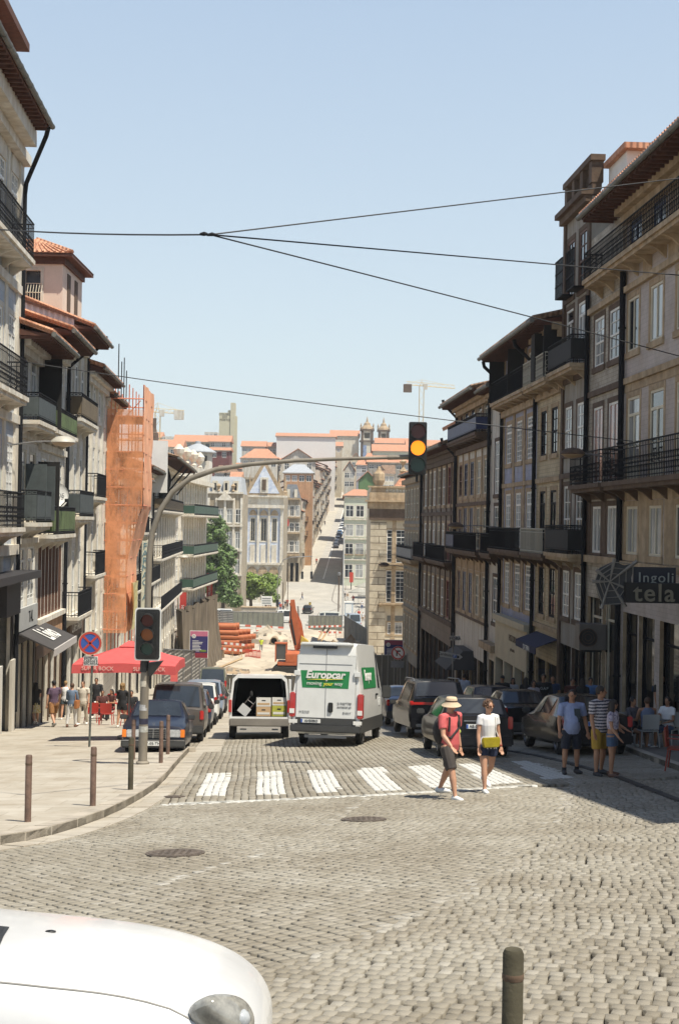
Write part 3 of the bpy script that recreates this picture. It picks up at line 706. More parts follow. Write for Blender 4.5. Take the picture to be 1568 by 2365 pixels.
for s in (52.9, 54.9):   # caged windows on the top floor
    C1.bx(c, s, s + 1.3, .0, .5, 8.95, 9.0)
    for i in range(8): C1.bx(c, s + i * .18, s + i * .18 + .03, .47, .5, 9, 10.4)
    for z in (9.4, 9.9, 10.4): C1.bx(c, s, s + 1.3, .46, .52, z, z + .03)
C1.part(c, 'window_cage', M_IRON)
C1.pil(52.4, .35, .08, m=1); C1.pil(56.6, .35, .08, m=1); C1.band(1.9, .2, .1, 1); C1.band(5.6, .2, .1, 1)
C1.bx(C1.trim, 52.2, 56.8, 0, .25, 12.0, 12.252, 1); C1.bx(C1.trim, 52.15, 56.9, -.3, .42, 12.25, 12.45, 1)
pr = MB(); C1.bx(pr, 52.2, 56.8, -.35, .0, 12.45, 12.7); C1.bx(pr, 52.1, 56.95, -.45, .1, 13.5, 13.72)
for s in (52.4, 53.9, 55.3, 56.6): C1.bx(pr, s - .22, s + .22, -.4, .04, 12.7, 13.5)
for i in range(16):
    s = 52.7 + i * .25
    pr.lathe([(.05, 0), (.09, .25), (.04, .55), (.08, .7), (.05, .8)], C1.p(s, -.18, 12.7), 6)
C1.part(pr, 'parapet', M_GRAND)
g = MB(); C1.bx(g, 49.6, 52.19, -5, -.6, 12.0, 13.2); C1.part(g, 'rear_gable', M_CORRW)
g = MB(); C1.bx(g, 49.2, 52.18, -5.3, -.4, 13.2, 13.4); C1.part(g, 'rear_roof', M_TILE)
shop(C1, 52.4, 56.6, -4.6, 2, glassm=M_SHOPG)
C1.finish(M_GRAND)
D1 = Bldg('townhouse', 'cream tiled house with a blue awning box over its door, beside the blue tiled house', 12, 56.8, 61.9, 1, 8.2, W_YTILE, 11)
for s in (58.2, 60.4):
    D1.win(s, 6.05, 7.8, 1.0, 'door', GWOOD, M_GLASS); D1.win(s, 3.0, 4.9, 1.0, 'sash', M_IRON, M_GLASS); D1.win(s, -1.05, 1.5, 1.0, 'door', M_IRON, M_GLASS); D1.win(s, -3.7, -1.7, 1.0, 'sash', M_IRON, M_GLASS)
D1.band(-4.3, .2, .1); D1.band(1.85, .2, .1); D1.band(5.4, .25, .15)
shop(D1, 57, 61.5, -5.6, 2, M_GRAN); D1.balcony(56.9, 61.8, 6.0, .75, 1.0, 'ornate', mat('cream_iron', (.45, .42, .34), .6)); D1.balcony(56.9, 61.8, -1.1, .75, 1.0, 'bars', MATS['cream_iron'], slabm=M_GRAND)
# shutters boards folded out on the balconies
for a_ in ((58.9, 59.7, 8.0), (57.0, 57.1, 8.1)): bd = MB(); D1.bx(bd, a_[0], a_[1], .02, .75, 6.05, a_[2]); D1.part(bd, 'balcony_screen', M_DARKIN)
D1.eave(1.2, 8.25, s0=56.9, s1=70.6, rise=1.6, tile=M_TILED); D1.pipe(61.8, r=.09, z1=7.6, elbow=1.1); D1.finish()
D2 = Bldg('townhouse', 'pale blue tiled house with white many paned windows over the cream stone shop portal', 12, 61.9, 70.4, 1, 8.2, W_BLUE, 11)
for s in (63.4, 66.1, 68.8):
    D2.win(s, 6.05, 7.8, 1.1, 'door'); D2.win(s, 3.0, 4.9, 1.15, 'many'); D2.win(s, -1.0, 1.55, 1.15, 'many'); D2.win(s, -3.75, -1.75, 1.1, 'many')
for s in (64.7, 67.4, 70.2): D2.pil(s, .4, .06, -3.9)
D2.band(1.85, .2, .1); D2.band(5.3, .3, .2)
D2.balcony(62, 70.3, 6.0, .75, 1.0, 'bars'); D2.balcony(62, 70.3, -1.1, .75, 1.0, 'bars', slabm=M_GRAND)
for a_ in (70.2, 65): bd = MB(); D2.bx(bd, a_, a_ + .08, .02, .8, 6.05, 8.1); D2.part(bd, 'balcony_screen', M_DARKIN)
po = MB(); M_PORTAL = mat('cream_stone_portal', (.50, .44, .31), .8, var=.15, scale=1.5, bump=.2)
D2.bx(po, 61.95, 70.3, .01, .45, -4.6, -4.3); D2.bx(po, 61.98, 70.25, .01, .3, -4.3 - 2.1, -4.6)
for s in (62.1, 64.9, 67.6, 70.1): D2.bx(po, s - .2, s + .2, .01, .32, D2.zb, -6.4)
D2.part(po, 'shop_portal', M_PORTAL)
text('HYSTORIA', .42, M_GRAND, D2.root, face_M(D2.p(65.4, .31, -5.2) - D2.base, -D2.D)); text('perfumaria', .26, M_GRAND, D2.root, face_M(D2.p(65.4, .31, -5.7) - D2.base, -D2.D))
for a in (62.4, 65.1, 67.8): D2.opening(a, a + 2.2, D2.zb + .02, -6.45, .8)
D2.pipe(70.3, r=.09, z1=7.6, elbow=1.1); D2.finish()
E0 = Bldg('townhouse', 'very narrow white house with one brown framed window per floor', 12, 70.4, 74.2, 1, 6.9, W_WHITE, 10)
for z0, z1 in ((1.6, 4.3), (-1.3, 1.0), (-4.9, -2.6)): E0.win(72.2, z0, z1, 1.1, 'sash', surr=M_GRAND)
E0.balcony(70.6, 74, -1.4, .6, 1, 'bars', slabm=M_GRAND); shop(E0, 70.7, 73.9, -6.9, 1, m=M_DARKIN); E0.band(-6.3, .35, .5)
E0.eave(.8, 6.95, tile=M_TILED, rise=1.5); E0.pipe(74.1, r=.1); E0.finish()
E1 = Bldg('townhouse', 'brown and white house with blue balcony panels and a dark hipped shop canopy', 12, 74.2, 86.6, 1, 7.1, W_WHITE, 10)
for i, s in enumerate((75.8, 78.2, 80.6, 83, 85.2)):
    f = GBLUE if i in (2, 3) else CREAMF if i < 2 else GWOOD
    E1.win(s, 5.0, 6.6, 1.0, 'door', f, M_GLASS); E1.win(s, 1.7, 3.6, 1.05, 'sash', f); E1.win(s, -1.3, 1.0, 1.05, 'sash', f); E1.win(s, -4.95, -2.7, 1.05, 'sash', f)
    E1.pil(s + 1.2, .3, .06, -5.2)
E1.bx(E1.trim, 74.3, 86.5, 0, .02, 1.3, 1.65); E1.band(4.2, .3, .2, 1); E1.band(1.1, .2, .12, 1); E1.bx(E1.trim, 74.3, 86.5, 0, .02, -2.5, -1.5)
E1.balcony(75, 86.4, 4.95, .75, .95, 'panel', GBLUE, slabm=M_GRAND); E1.balcony(74.4, 83, -1.4, .75, 1.0, 'bars', slabm=M_GRAND); E1.balcony(83.1, 86.4, -1.4, .75, 1.0, 'panel', GBLUE, slabm=M_GRAND)
shop(E1, 74.8, 86.2, -7.3, 4); E1.band(-5.3, .15, .1, 1)
E1.eave(1.1, 7.15, tile=M_TILED, rise=1.5); E1.pipe(86.5, r=.09, elbow=1.0); E1.finish()
F1 = Bldg('townhouse', 'old brown house with dark window rows between the white strip and the grey corner house', 12, 86.6, 105, 1, 4.8, W_BROWN, 10)
for i, s in enumerate((88, 90.3, 93, 95.3, 98, 100.3, 103)):
    f = GRED if i in (0, 1) else CREAMF if i % 2 else M_WHITE
    F1.win(s, 1.3, 3.7, 1.05, 'sash', f, M_GLASS if i % 2 else None); F1.win(s, -2.2, .1, 1.05, 'door', f); F1.win(s, -5.9, -3.5, 1.05, 'sash', f); F1.pil(s + 1.2, .3, .06, -6)
F1.band(.6, .25, .12, 1); F1.band(3.9, .3, .2, 1); F1.band(-6.3, .3, .2, 1)
wh = MB(); F1.bx(wh, 96.3, 97.0, .0, .025, -3.4, 4.05); F1.part(wh, 'white_render_strip', W_WHITE)
F1.balcony(87, 97, -2.3, .75, 1.0, 'bars', slabm=M_GRAND); F1.balcony(98.2, 104.8, -2.3, .75, 1.0, 'bars', slabm=M_GRAND); shop(F1, 87, 104.6, -7.6, 7)
F1.eave(1.1, 4.85, tile=M_TILED, rise=2.2); F1.pipe(86.9, r=.09, elbow=1.0); F1.pipe(104.9, r=.1)
dm = MB(); F1.bx(dm, 89, 92, -3.5, -1.2, 5.6, 7.5); F1.part(dm, 'dormer', GRED); dm = MB(); F1.bx(dm, 88.6, 92.4, -3.8, -.8, 7.5, 7.7); F1.part(dm, 'dormer_roof', M_TILE)
gm = MB(); gm.loft([[F1.p(s, -1.5, 4.5), F1.p(s, -7, 4.5), F1.p(s, -7, 7.6), F1.p(s, -4.2, 8.4), F1.p(s, -1.5, 6.8)] for s in (97, 97.3)]); F1.part(gm, 'white_gable', M_CORRW)
gm = MB(); gm.loft([[F1.p(s, -1.3, 6.85), F1.p(s, -4.2, 8.5), F1.p(s, -7.1, 7.7), F1.p(s, -7.1, 7.9), F1.p(s, -4.2, 8.75), F1.p(s, -1.2, 7.1)] for s in (96.8, 104)]); F1.part(gm, 'gable_roof', M_TILE)
F1.finish(M_GRAND)
G1 = Bldg('townhouse', 'grey corner house at the far end of the shaded right row', 12, 105, 118, 1, 3.9, W_GREY, 12)
for s in (106.3, 108.4, 110.5, 112.6, 114.7, 116.8):
    for z0, z1 in ((.5, 2.8), (-2.6, -.6), (-6.1, -3.8), (-9.7, -7.3)): G1.win(s, z0, z1, 1.1, 'sash', CREAMF)
G1.band(3.2, .4, .3); G1.band(-.2, .25, .12); G1.band(-3.3, .25, .12); G1.band(-6.9, .25, .12); G1.balcony(106, 117.6, -2.7, .75, 1, 'panel', mat('grey_net', (.30, .30, .29), .8)); shop(G1, 105.4, 117.6, -10.9, 5)
G1.eave(.5, 3.95, rise=1.6, cornice=False); G1.finish()
# blue awning box, canopies, fittings
def canopy(b, s0, s1, z, n, drop, m, name='awning', txt=None, hip=False, tm=None):
    mb = MB()
    if hip: mb.hexa([b.p(s0, 0, z - drop), b.p(s1, 0, z - drop), b.p(s1, n, z - drop), b.p(s0, n, z - drop), b.p(s0 + .6, 0, z), b.p(s1 - .6, 0, z), b.p(s1 - .6, n * .35, z), b.p(s0 + .6, n * .35, z)])
    else:
        mb.hexa([b.p(s0, 0, z - .04), b.p(s1, 0, z - .04), b.p(s1, n, z - drop - .03), b.p(s0, n, z - drop - .03), b.p(s0, 0, z), b.p(s1, 0, z), b.p(s1, n, z - drop), b.p(s0, n, z - drop)])
        b.bx(mb, s0, s1, n - .03, n + .01, z - drop - .28, z - drop - .03)
    return b.part(mb, name, m)
canopy(D1, 57, 61.3, -4.5, .9, .35, mat('blue_awning', (.012, .016, .055), .85)); text('DA TERRA', .3, M_WHITE, D1.root, face_M(D1.p(58.8, .93, -5.02) - D1.base, -D1.D))
canopy(E1, 78.6, 83.6, -7.0, 1.6, 1.0, mat('dark_canopy', (.05, .048, .045), .8), hip=True)
# ================================================================ left-hand row (in sun)
WHT = brick_mat('pale_blue_white_tile_wall', (.38, .44, .52), (.50, .52, .53), (.30, .33, .38), .3, .3, .008, bump=.1, var=.12)
W_SUN = stone('sun_lightened_granite_wall', (.76, .73, .66), .10); W_OCH = mat('ochre_render_wall', (.50, .30, .17), .9, var=.2, scale=1, grime=.25)  # W_SUN stone lightened, part of the sunlight sits in its colour
M_SUNG = mat('sun_lightened_granite_trim', (.72, .68, .59), .85, var=.2, scale=2.2, bump=.3, grime=.25)  # trim colour lightened too, to add to the sunlight on this row
GGREEN = mat('green_canvas', (.12, .17, .06), .8, var=.4, scale=2); GGREY = mat('grey_canvas', (.07, .085, .085), .7, var=.25, scale=3); GBR = mat('brown_canvas', (.16, .12, .07), .8, var=.2)
DGREEN = mat('dark_green_panel', (.035, .085, .06), .55, var=.3, scale=.6, stretch=(1, 1, .1))
LG = -8.7
L0 = Bldg('townhouse', 'blue tiled house at the left edge with three ornate iron balconies', LG, 34, 50.7, -1, 13.4, WHT, 10)
for s in (49.3, 46.7, 44.1, 41.5):
    for z0, z1 in ((8.95, 11.9), (4.15, 7.0), (-.25, 2.6)): L0.win(s, z0, z1, 1.15, 'many', surr=M_SUNG)
    ar = MB(); ar.loft([[L0.p(s + .85 * math.cos(a) * k, .05, 11.9 + .9 * math.sin(a) * k) for a in np.linspace(0, math.pi, 9)] + [L0.p(s - .85 * k, .05, 11.85)] for k in (1,)] + [[L0.p(s + .85 * math.cos(a), .0, 11.9 + .9 * math.sin(a)) for a in np.linspace(0, math.pi, 9)] + [L0.p(s - .85, .0, 11.85)]], 0); L0.part(ar, 'arch', M_SUNG)
L0.pil(50.3, .7, .1, -2.6); L0.pil(48, .4, .06, -2.6); L0.band(3.3, .3, .15); L0.band(7.9, .3, .15); L0.band(-1.3, .35, .2)
L0.balcony(34, 48.75 + .3, 8.87, .8, 1.25, 'ornate', slabm=M_SUNG); L0.balcony(34, 48.3, 4.07, .8, 1.2, 'ornate', slabm=M_SUNG); L0.balcony(34, 48.1, -.33, .8, 1.15, 'ornate', slabm=M_SUNG)
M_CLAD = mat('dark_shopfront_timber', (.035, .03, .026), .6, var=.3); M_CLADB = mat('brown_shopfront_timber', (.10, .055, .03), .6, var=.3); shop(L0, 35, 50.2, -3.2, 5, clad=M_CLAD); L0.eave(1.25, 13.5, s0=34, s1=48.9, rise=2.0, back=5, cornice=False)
cn = MB(); L0.bx(cn, 34, 50.65, 0, .35, 12.5, 12.85); L0.bx(cn, 34, 49.2, 0, .75, 12.85, 13.4); L0.part(cn, 'cornice', M_SUNG)
at = MB(); L0.bx(at, 34, 50.5, -6, -.3, 13.4, 16.6); L0.part(at, 'attic_storey', W_PINK); at = MB(); L0.bx(at, 34, 50.65, -6.2, .2, 16.62, 16.9); L0.part(at, 'attic_roof', M_SOFF)
dp = MB(); dp.tube([L0.p(48.8, 1.2, 13.45), L0.p(49.0, 1.1, 13.2), L0.p(50.5, .2, 11.9), L0.p(50.55, .15, 11.5), L0.p(50.55, .15, -6.9)], .085, 8); L0.part(dp, 'downpipe', M_IRON, smooth=True)
sc = MB(); L0.bx(sc, 34, 50.4, .02, 1.0, -2.1, -1.85); L0.bx(sc, 46.5, 49.2, .06, .5, -3.3, -2.1); L0.part(sc, 'shop_canopy', mat('dark_painted_board', (.03, .028, .03), .6))
for a_ in (49.7, 47.2): sp_ = MB(); L0.bx(sp_, a_, a_ + .7, .075, .16, L0.zb, -5.0); L0.part(sp_, 'marble_plinth', W_WHITE)
L0.finish(M_SUNG)
B1 = Bldg('townhouse', 'house over the black awning with grey balcony screens and a dark arched door', LG, 50.7, 55.6, -1, 6.5, W_SUN, 9)
for s in (52.1, 54.3):
    B1.win(s, 3.55, 6.0, 1.1, 'door', surr=M_SUNG); B1.win(s, -.1, 2.5, 1.15, 'door', CREAMF, surr=M_SUNG); B1.win(s, -3.5, -1.1, 1.35, 'door', surr=M_SUNG, pane=M_GLASS)
    bd = MB(); B1.bx(bd, s + .62, s + .68, .02, .78, -.1, 2.0); B1.part(bd, 'balcony_screen', GGREY)
B1.bx(B1.trim, 50.75, 55.5, 0, .04, -4.15, -3.8); B1.band(-.95, .2, .2); B1.band(2.9, .25, .15)
B1.balcony(50.75, 55.1, 3.5, .8, .98, 'panel', GGREY, slabm=M_SUNG); B1.balcony(50.75, 54.3, -.17, .8, 1.15, 'panel', GGREY, slabm=M_SUNG)
shop(B1, 51.1, 55.3, -4.6, 3, clad=M_CLAD)
B1.eave(1.25, 6.5, s0=50.2, s1=56.8, rise=1.6, back=3.5)
sg = MB(); B1.bx(sg, 51.1, 55.3, .05, .16, -4.12, -3.0 - .3); B1.part(sg, 'sign_board', mat('aged_sign_board', (.42, .42, .40), .7, var=.2)); text('TAL', .62, M_IRON, B1.root, face_M(B1.p(53.6, .17, -3.72) - B1.base, B1.D)); 
aw = MB(); M_AWN = mat('charcoal_awning_cloth', (.055, .05, .048), .85, var=.15, scale=3)
aw.hexa([B1.p(51.2, .05, -4.2), B1.p(57.2, .05, -4.2), B1.p(57.2, 1.4, -4.8), B1.p(51.2, 1.4, -4.8), B1.p(51.2, .05, -4.14), B1.p(57.2, .05, -4.14), B1.p(57.2, 1.4, -4.74), B1.p(51.2, 1.4, -4.74)])
B1.part(aw, 'awning', M_AWN)
sl = (B1.p(0, 1.35, -.6) - B1.p(0, 0, 0)).normalized()
text('Livio', 1.25, M_WHITE, B1.root, face_M(B1.p(54.3, .72, -4.40) - B1.base, B1.D, -sl), shear=.25, bold=.02)
aw = MB(); B1.bx(aw, 51.2, 57.2, 1.38, 1.44, -4.98, -4.72); B1.part(aw, 'awning_valance', mat('pale_valance', (.45, .42, .40), .8))
B1.finish(M_SUNG)
B2 = Bldg('townhouse', 'house with green cloth on both balconies and brown wooden bay windows', LG, 55.6, 63.2, -1, 7.3, W_SUN, 9)
for s in (57.2, 59.4, 61.6):
    B2.win(s, 3.55, 6.4, 1.2, 'door', surr=M_SUNG); B2.win(s, -.6, 2.4, 1.2, 'door', surr=M_SUNG); 
for i in range(7): B2.win(56.6 + i * .95, -4.0, -1.1, .72, 'plain', GWOOD, M_GLASS, surr=None)
bd = MB(); B2.bx(bd, 55.6, 55.7, .02, .85, -.6, 2.2); B2.part(bd, 'balcony_screen', M_DARKIN); bd = MB(); B2.bx(bd, 55.4, 55.5, .02, .9, 3.5, 6.2); B2.part(bd, 'balcony_screen', M_DARKIN)
ow = MB(); B2.bx(ow, 55.8, 63.0, .02, .06, -5.4, -4.2); B2.part(ow, 'ochre_panel', W_OCH)
B2.band(-4.2, .2, .2); B2.band(2.7, .25, .15); B2.band(-.95, .2, .12)
B2.balcony(55.2, 61.5, 3.46, .8, .9, 'panel', GGREEN, slabm=M_SUNG); B2.balcony(55.0, 61.4, -.65, .8, 1.1, 'panel', GGREEN, slabm=M_SUNG)
shop(B2, 56.0, 62.8, -5.6, 4, clad=M_CLADB); B2.eave(1.25, 7.35, s0=55.5, s1=62.9, rise=1.4, back=3.0); B2.pipe(63.1, r=.09, elbow=1.1)
cs = MB()   # corrugated parapet facing down the street
n_ = 22; x0, x1 = -14.4, -11.6
for side_ in (0,):
    pts = [(x0 + (x1 - x0) * i / n_, 61.4 + (.07 if i % 2 else 0)) for i in range(n_ + 1)]
    zt_ = lambda x: 9.55 - (x - x0) * .33
    cs.loft([[(x, y, 7.6 - (x - x0) * .1) for x, y in pts], [(x, y, zt_(x)) for x, y in pts]], 0, closed=False)
    cs.loft([[(x, y + .06, 7.6 - (x - x0) * .1) for x, y in pts], [(x, y + .06, zt_(x)) for x, y in pts]], 0, closed=False)
B2.part(cs, 'corrugated_parapet', mat('white_corrugated_sheet', (.62, .61, .64), .5, var=.12, scale=2))
cs = MB(); cs.hexa([(x0, 61.3, 9.52), (x1 + .1, 61.3, 8.6), (x1 + .1, 61.7, 8.6), (x0, 61.7, 9.52), (x0, 61.3, 9.62), (x1 + .1, 61.3, 8.7), (x1 + .1, 61.7, 8.7), (x0, 61.7, 9.62)]); B2.part(cs, 'parapet_capping', M_SOFF)
B2.finish(M_SUNG)
C3 = Bldg('townhouse', 'narrow house with tall stone framed windows and a pink attic house above its roof', LG, 63.2, 70, -1, 8.5, W_SUN, 9)
for s in (64.3, 66.5, 68.7):
    C3.win(s, 4.6, 7.2, 1.15, 'door', surr=M_SUNG); C3.win(s, .2, 2.9, 1.15, 'door', surr=M_SUNG); C3.win(s, -4.3, -1.5, 1.15, 'door', surr=M_SUNG)
for s in (65.4, 67.6, 69.8): C3.pil(s, .4, .12)
C3.balcony(63.3, 69.6, 4.5, .75, 1.1, 'panel', GBR, slabm=M_SUNG); C3.balcony(63.3, 68.5, .1, .75, 1.15, 'panel', GGREY, slabm=M_SUNG); C3.balcony(63.3, 68.5, -4.4, .75, 1.1, 'bars', slabm=M_SUNG)
shop(C3, 63.6, 69.6, -5.9, 3, clad=M_CLAD); C3.eave(1.2, 8.5, rise=1.6, back=3); C3.pipe(69.9, r=.09, elbow=1.0)
sg = MB(); C3.bx(sg, 64.5, 69.6, .06, .2, -5.5, -4.6); C3.part(sg, 'sign_board', M_GRAND); text('CAFETARIA', .7, M_WHITE, C3.root, face_M(C3.p(67, .21, -5.05) - C3.base, C3.D))
C3.finish(M_SUNG)
PK = thing('attic_house', 'pink attic house with a barred window and tiled hipped roof above the corrugated parapet', 'building', (-14.6, 67, 8.6))
def sub(mb, n, m, root, **k): return mb.build(n, m, root, root.location, **k)
w_ = MB()
X0, X1, Y0, Y1, Z0, Z1 = -17, -12.75, 64.6, 69.4, 7.6, 12.0
hx0, hx1, hz0, hz1 = -14.45, -13.75, 9.8, 11.25
for a, c_, z, z2 in ((X0, hx0, Z0, Z1), (hx1, X1, Z0, Z1), (hx0, hx1, Z0, hz0), (hx0, hx1, hz1, Z1)): w_.q([(a, Y0, z), (c_, Y0, z), (c_, Y0, z2), (a, Y0, z2)])
w_.q([(X1, Y0, Z0), (X1, Y1, Z0), (X1, Y1, Z1), (X1, Y0, Z1)]); w_.q([(X0, Y1, Z0), (X1, Y1, Z0), (X1, Y1, Z1), (X0, Y1, Z1)]); w_.q([(X0, Y0, Z0), (X0, Y1, Z0), (X0, Y1, Z1), (X0, Y0, Z1)])
sub(w_, 'wall', W_PINK, PK)
g = MB(); g.q([(hx0, Y0 + .2, hz0), (hx1, Y0 + .2, hz0), (hx1, Y0 + .2, hz1), (hx0, Y0 + .2, hz1)])
f_ = MB(); f_.box((hx0 - .14, Y0 - .03, hz0 - .1), (hx0, Y0 + .2, hz1 + .14)); f_.box((hx1, Y0 - .03, hz0 - .1), (hx1 + .14, Y0 + .2, hz1 + .14)); f_.box((hx0, Y0 - .028, hz1), (hx1, Y0 + .2, hz1 + .138))
wn = sub(f_, 'window', M_SUNG, PK); g.build('pane', M_GLASS, wn, PK.location)
f_ = MB()
for i in range(8): x = hx0 - .1 + i * .128; f_.tube([(x, Y0 - .05, hz0 + .85), (x, Y0 - .3, hz0 + .4), (x, Y0 - .3, hz0), (x, Y0 - .05, hz0 - .05)], .013, 4)
for z in (.85, .4, 0): f_.tube([(hx0 - .1, Y0 - (.05 if z > .8 else .3), hz0 + z), (hx1 + .1, Y0 - (.05 if z > .8 else .3), hz0 + z)], .015, 4)
sub(f_, 'window_grille', mat('cream_window_frame', (.5, .5, .5)), PK)
for y in (66, 67.8):
    f_ = MB(); f_.box((X1, y - .35, 9.6), (X1 + .04, y + .35, 11.3)); sub(f_, 'side_window', M_GRAND, PK)
rf = MB(); e = .5; zc = Z1
A_ = [(X0, Y0 - e, zc), (X1 + e, Y0 - e, zc), (X1 + e, Y1 + e, zc), (X0, Y1 + e, zc)]; T_ = [(X0, 66.5, zc + 1.05), (X1 - 1.6, 66.5, zc + 1.05), (X1 - 1.6, 67.4, zc + 1.05), (X0, 67.4, zc + 1.05)]
rf.hexa(A_ + T_)
for i in range(18): x = X0 + .2 + i * .27; rf.tube([(x, Y0 - e, zc + .02), (min(x, X1 - 1.6), 66.5, zc + 1.05)], .06, 5)
rf.tube([(X1 + e, Y0 - e, zc + .05), (X1 - 1.6, 66.5, zc + 1.055)], .09, 6)
ro = sub(rf, 'roof', M_TILE, PK); ev = MB(); ev.box((X0, Y0 - e + .03, zc - .16), (X1 + e - .03, Y1 + e - .03, zc - .01)); ev.box((X0, Y0 - .12, zc - .45), (X1 + .12, Y1 + .1, zc - .16)); ev.build('eave_moulding', M_SOFF, ro, PK.location)
D3 = Bldg('townhouse', 'pale house with small balconies just left of the orange scaffolding', LG, 70, 79.4, -1, 7.4, W_SUN, 9)
for s in (71.4, 73.8, 76.2, 78.4):
    D3.win(s, 5.2, 7.0, 1.1, 'door', surr=M_SUNG); D3.win(s, 1.2, 3.7, 1.1, 'door', surr=M_SUNG); D3.win(s, -2.7, -.3, 1.1, 'door', surr=M_SUNG); D3.win(s, -6, -4, 1.1, 'sash', surr=M_SUNG)
for s in (72.6, 75, 77.4): D3.pil(s, .5, .12)
D3.balcony(70.4, 74.5, 1.1, .7, 1.15, 'bars', slabm=M_SUNG); D3.balcony(70.2, 74.6, -2.8, .7, 1.15, 'bars', slabm=M_SUNG); shop(D3, 70.2, 79.2, -6.8, 4); D3.eave(.9, 7.45, rise=1.5, back=4); D3.finish(M_SUNG)
E3 = Bldg('townhouse', 'house with orange tiled roof wrapped in orange scaffold netting', LG, 79.4, 87.5, -1, 6.9, W_SUN, 9)
for s in (80.8, 83.4, 86):
    for z0, z1 in ((4, 6.2), (0, 2.2), (-4, -1.6)): E3.win(s, z0, z1, 1.2, 'sash', surr=M_SUNG)
E3.eave(.5, 6.95, rise=1.9, back=4.2); E3.finish(M_SUNG)
def simple_row(name, label, y0, y1, zt, wall, floors, ncol, ea=1.0, bal=(), style='door', tile=None, frame=None, shops=-9.5, back=4, k=KL, o=None, D=None, N=-1):
    b = Bldg(name, label, LG, y0, y1, -1, zt, wall, 9) if o is None else Bldg(name, label, None, y0, y1, -1, zt, wall, 12, o=o, D=D)
    for i in range(ncol):
        s = y0 + (y1 - y0) * (i + .5) / ncol
        for z0, z1 in floors: b.win(s, z0, z1, 1.15, style, frame or M_WHITE, surr=M_SUNG)
        if i: b.pil(y0 + (y1 - y0) * i / ncol, .45, .12)
    for s0, s1, z, st, m in bal: b.balcony(s0, s1, z, .85, 1.1, st, m, slabm=M_SUNG)
    if shops: shop(b, y0 + .3, y1 - .3, shops, max(2, ncol))
    b.eave(ea, zt + .05, rise=1.6, back=back, tile=tile); return b
F3 = simple_row('townhouse', 'white house with grey shutters behind the pharmacy sign', 87.5, 102.5, 2.7, W_WHITE, ((-.8, 2.0), (-4.6, -2.2), (-8.2, -5.8)), 6, 1.0, ((99, 102.4, -.9, 'bars', None), (88, 98, -4.7, 'bars', None)), frame=mat('grey_shutter', (.30, .33, .36), .6)); F3.pipe(102.4, elbow=.9); F3.finish(M_SUNG)
F4 = simple_row('townhouse', 'pale house with a tall red door behind the signal pole', 102.5, 115, 3.7, W_WHITE, ((-.5, 2.6), (-4.6, -2.2), (-8.6, -6.2)), 5, 1.0, ((103, 114.5, -4.7, 'bars', None),), tile=M_TILED)
rd = MB(); F4.bx(rd, 105, 107.4, .02, .1, -.9, 2.6); F4.part(rd, 'red_door', mat('red_shutter', (.42, .05, .025), .6)); F4.balcony(103.5, 109, -1.0, .85, 1.1, 'bars', slabm=M_SUNG); F4.pipe(114.9, elbow=.9); F4.finish(M_SUNG)
F5 = simple_row('townhouse', 'house whose deep eave rests on long black struts', 115, 148, 5.0, W_GREY, ((1.0, 4.3), (-3.0, .2), (-7.2, -4.5), (-11, -8.8)), 10, 2.0, ((116, 147.6, .8, 'panel', GBR), (116, 147.6, -3.2, 'ornate', None), (116, 147.6, -7.4, 'bars', None)), tile=M_TILED, shops=-12.5)
for s in (126, 133, 140, 147): st = MB(); st.tube([F5.p(s, .1, 2.6), F5.p(s, 1.9, 4.85)], .08, 5); F5.part(st, 'strut', M_IRON)
gw = MB(); F5.bx(gw, 114.6, 115, -4, 1.2, 2.2, 6.4); F5.part(gw, 'firewall', M_CORRW)
sc_ = MB(); sc_.loft([[F5.p(s, .1, 1.2), F5.p(s, .9, 2.2), F5.p(s, 1.15, 3.4), F5.p(s, .9, 4.4), F5.p(s, .1, 4.5)] for s in (121, 121.2)]); F5.part(sc_, 'balcony_screen', M_DARKIN); F5.finish(M_SUNG)
b = F6 = Bldg('townhouse', 'long cream building with three bands of dark green balconies beside the trees', None, 0, 27.5, -1, 4.5, W_SUN, 12, o=(-17.0, 148, 0), D=(.024, 1, 0), zb=-17)
for i in range(12):
    s = 1.3 + i * 2.25
    for z0, z1 in ((.65, 3.6), (-3.7, -.9), (-7.25, -4.8), (-11.4, -9.0)): b.win(s, z0, z1, 1.1, 'door', surr=M_SUNG)
    if i: b.pil(s - 1.12, .4, .15)
for z in (.6, -3.75, -7.3): b.balcony(4, 27.6, z, 1.5, 1.15, 'panel', DGREEN, slabm=M_SUNG, brackets=False)
b.band(4.1, .5, .9); pa = MB(); b.bx(pa, 0, 27.5, -.4, .0, 4.52, 6.2); b.part(pa, 'attic_parapet', W_WHITE)
for i in range(4):
    ur = MB(); q = b.p(3 + i * 6, -.2, 6.2); ur.lathe([(.12, 0), (.35, .15), (.2, .45), (.5, .9), (.62, 1.35), (.4, 1.6), (.15, 1.9)], q, 10); b.part(ur, 'urn', M_SUNG)
rr = MB(); b.bx(rr, 0, 27, -11, -.6, 4.5, 6.0); rr.hexa([b.p(0, -.4, 6.0), b.p(27.4, -.4, 6.0), b.p(27.4, -11.6, 6.0), b.p(0, -11.6, 6.0), b.p(3, -5.5, 8.6), b.p(24, -5.5, 8.6), b.p(24, -6.5, 8.6), b.p(3, -6.5, 8.6)]); b.part(rr, 'roof', M_TILE)
b.finish(M_SUNG)
M_REDB = mat('red_banner', (.45, .04, .03), .7)
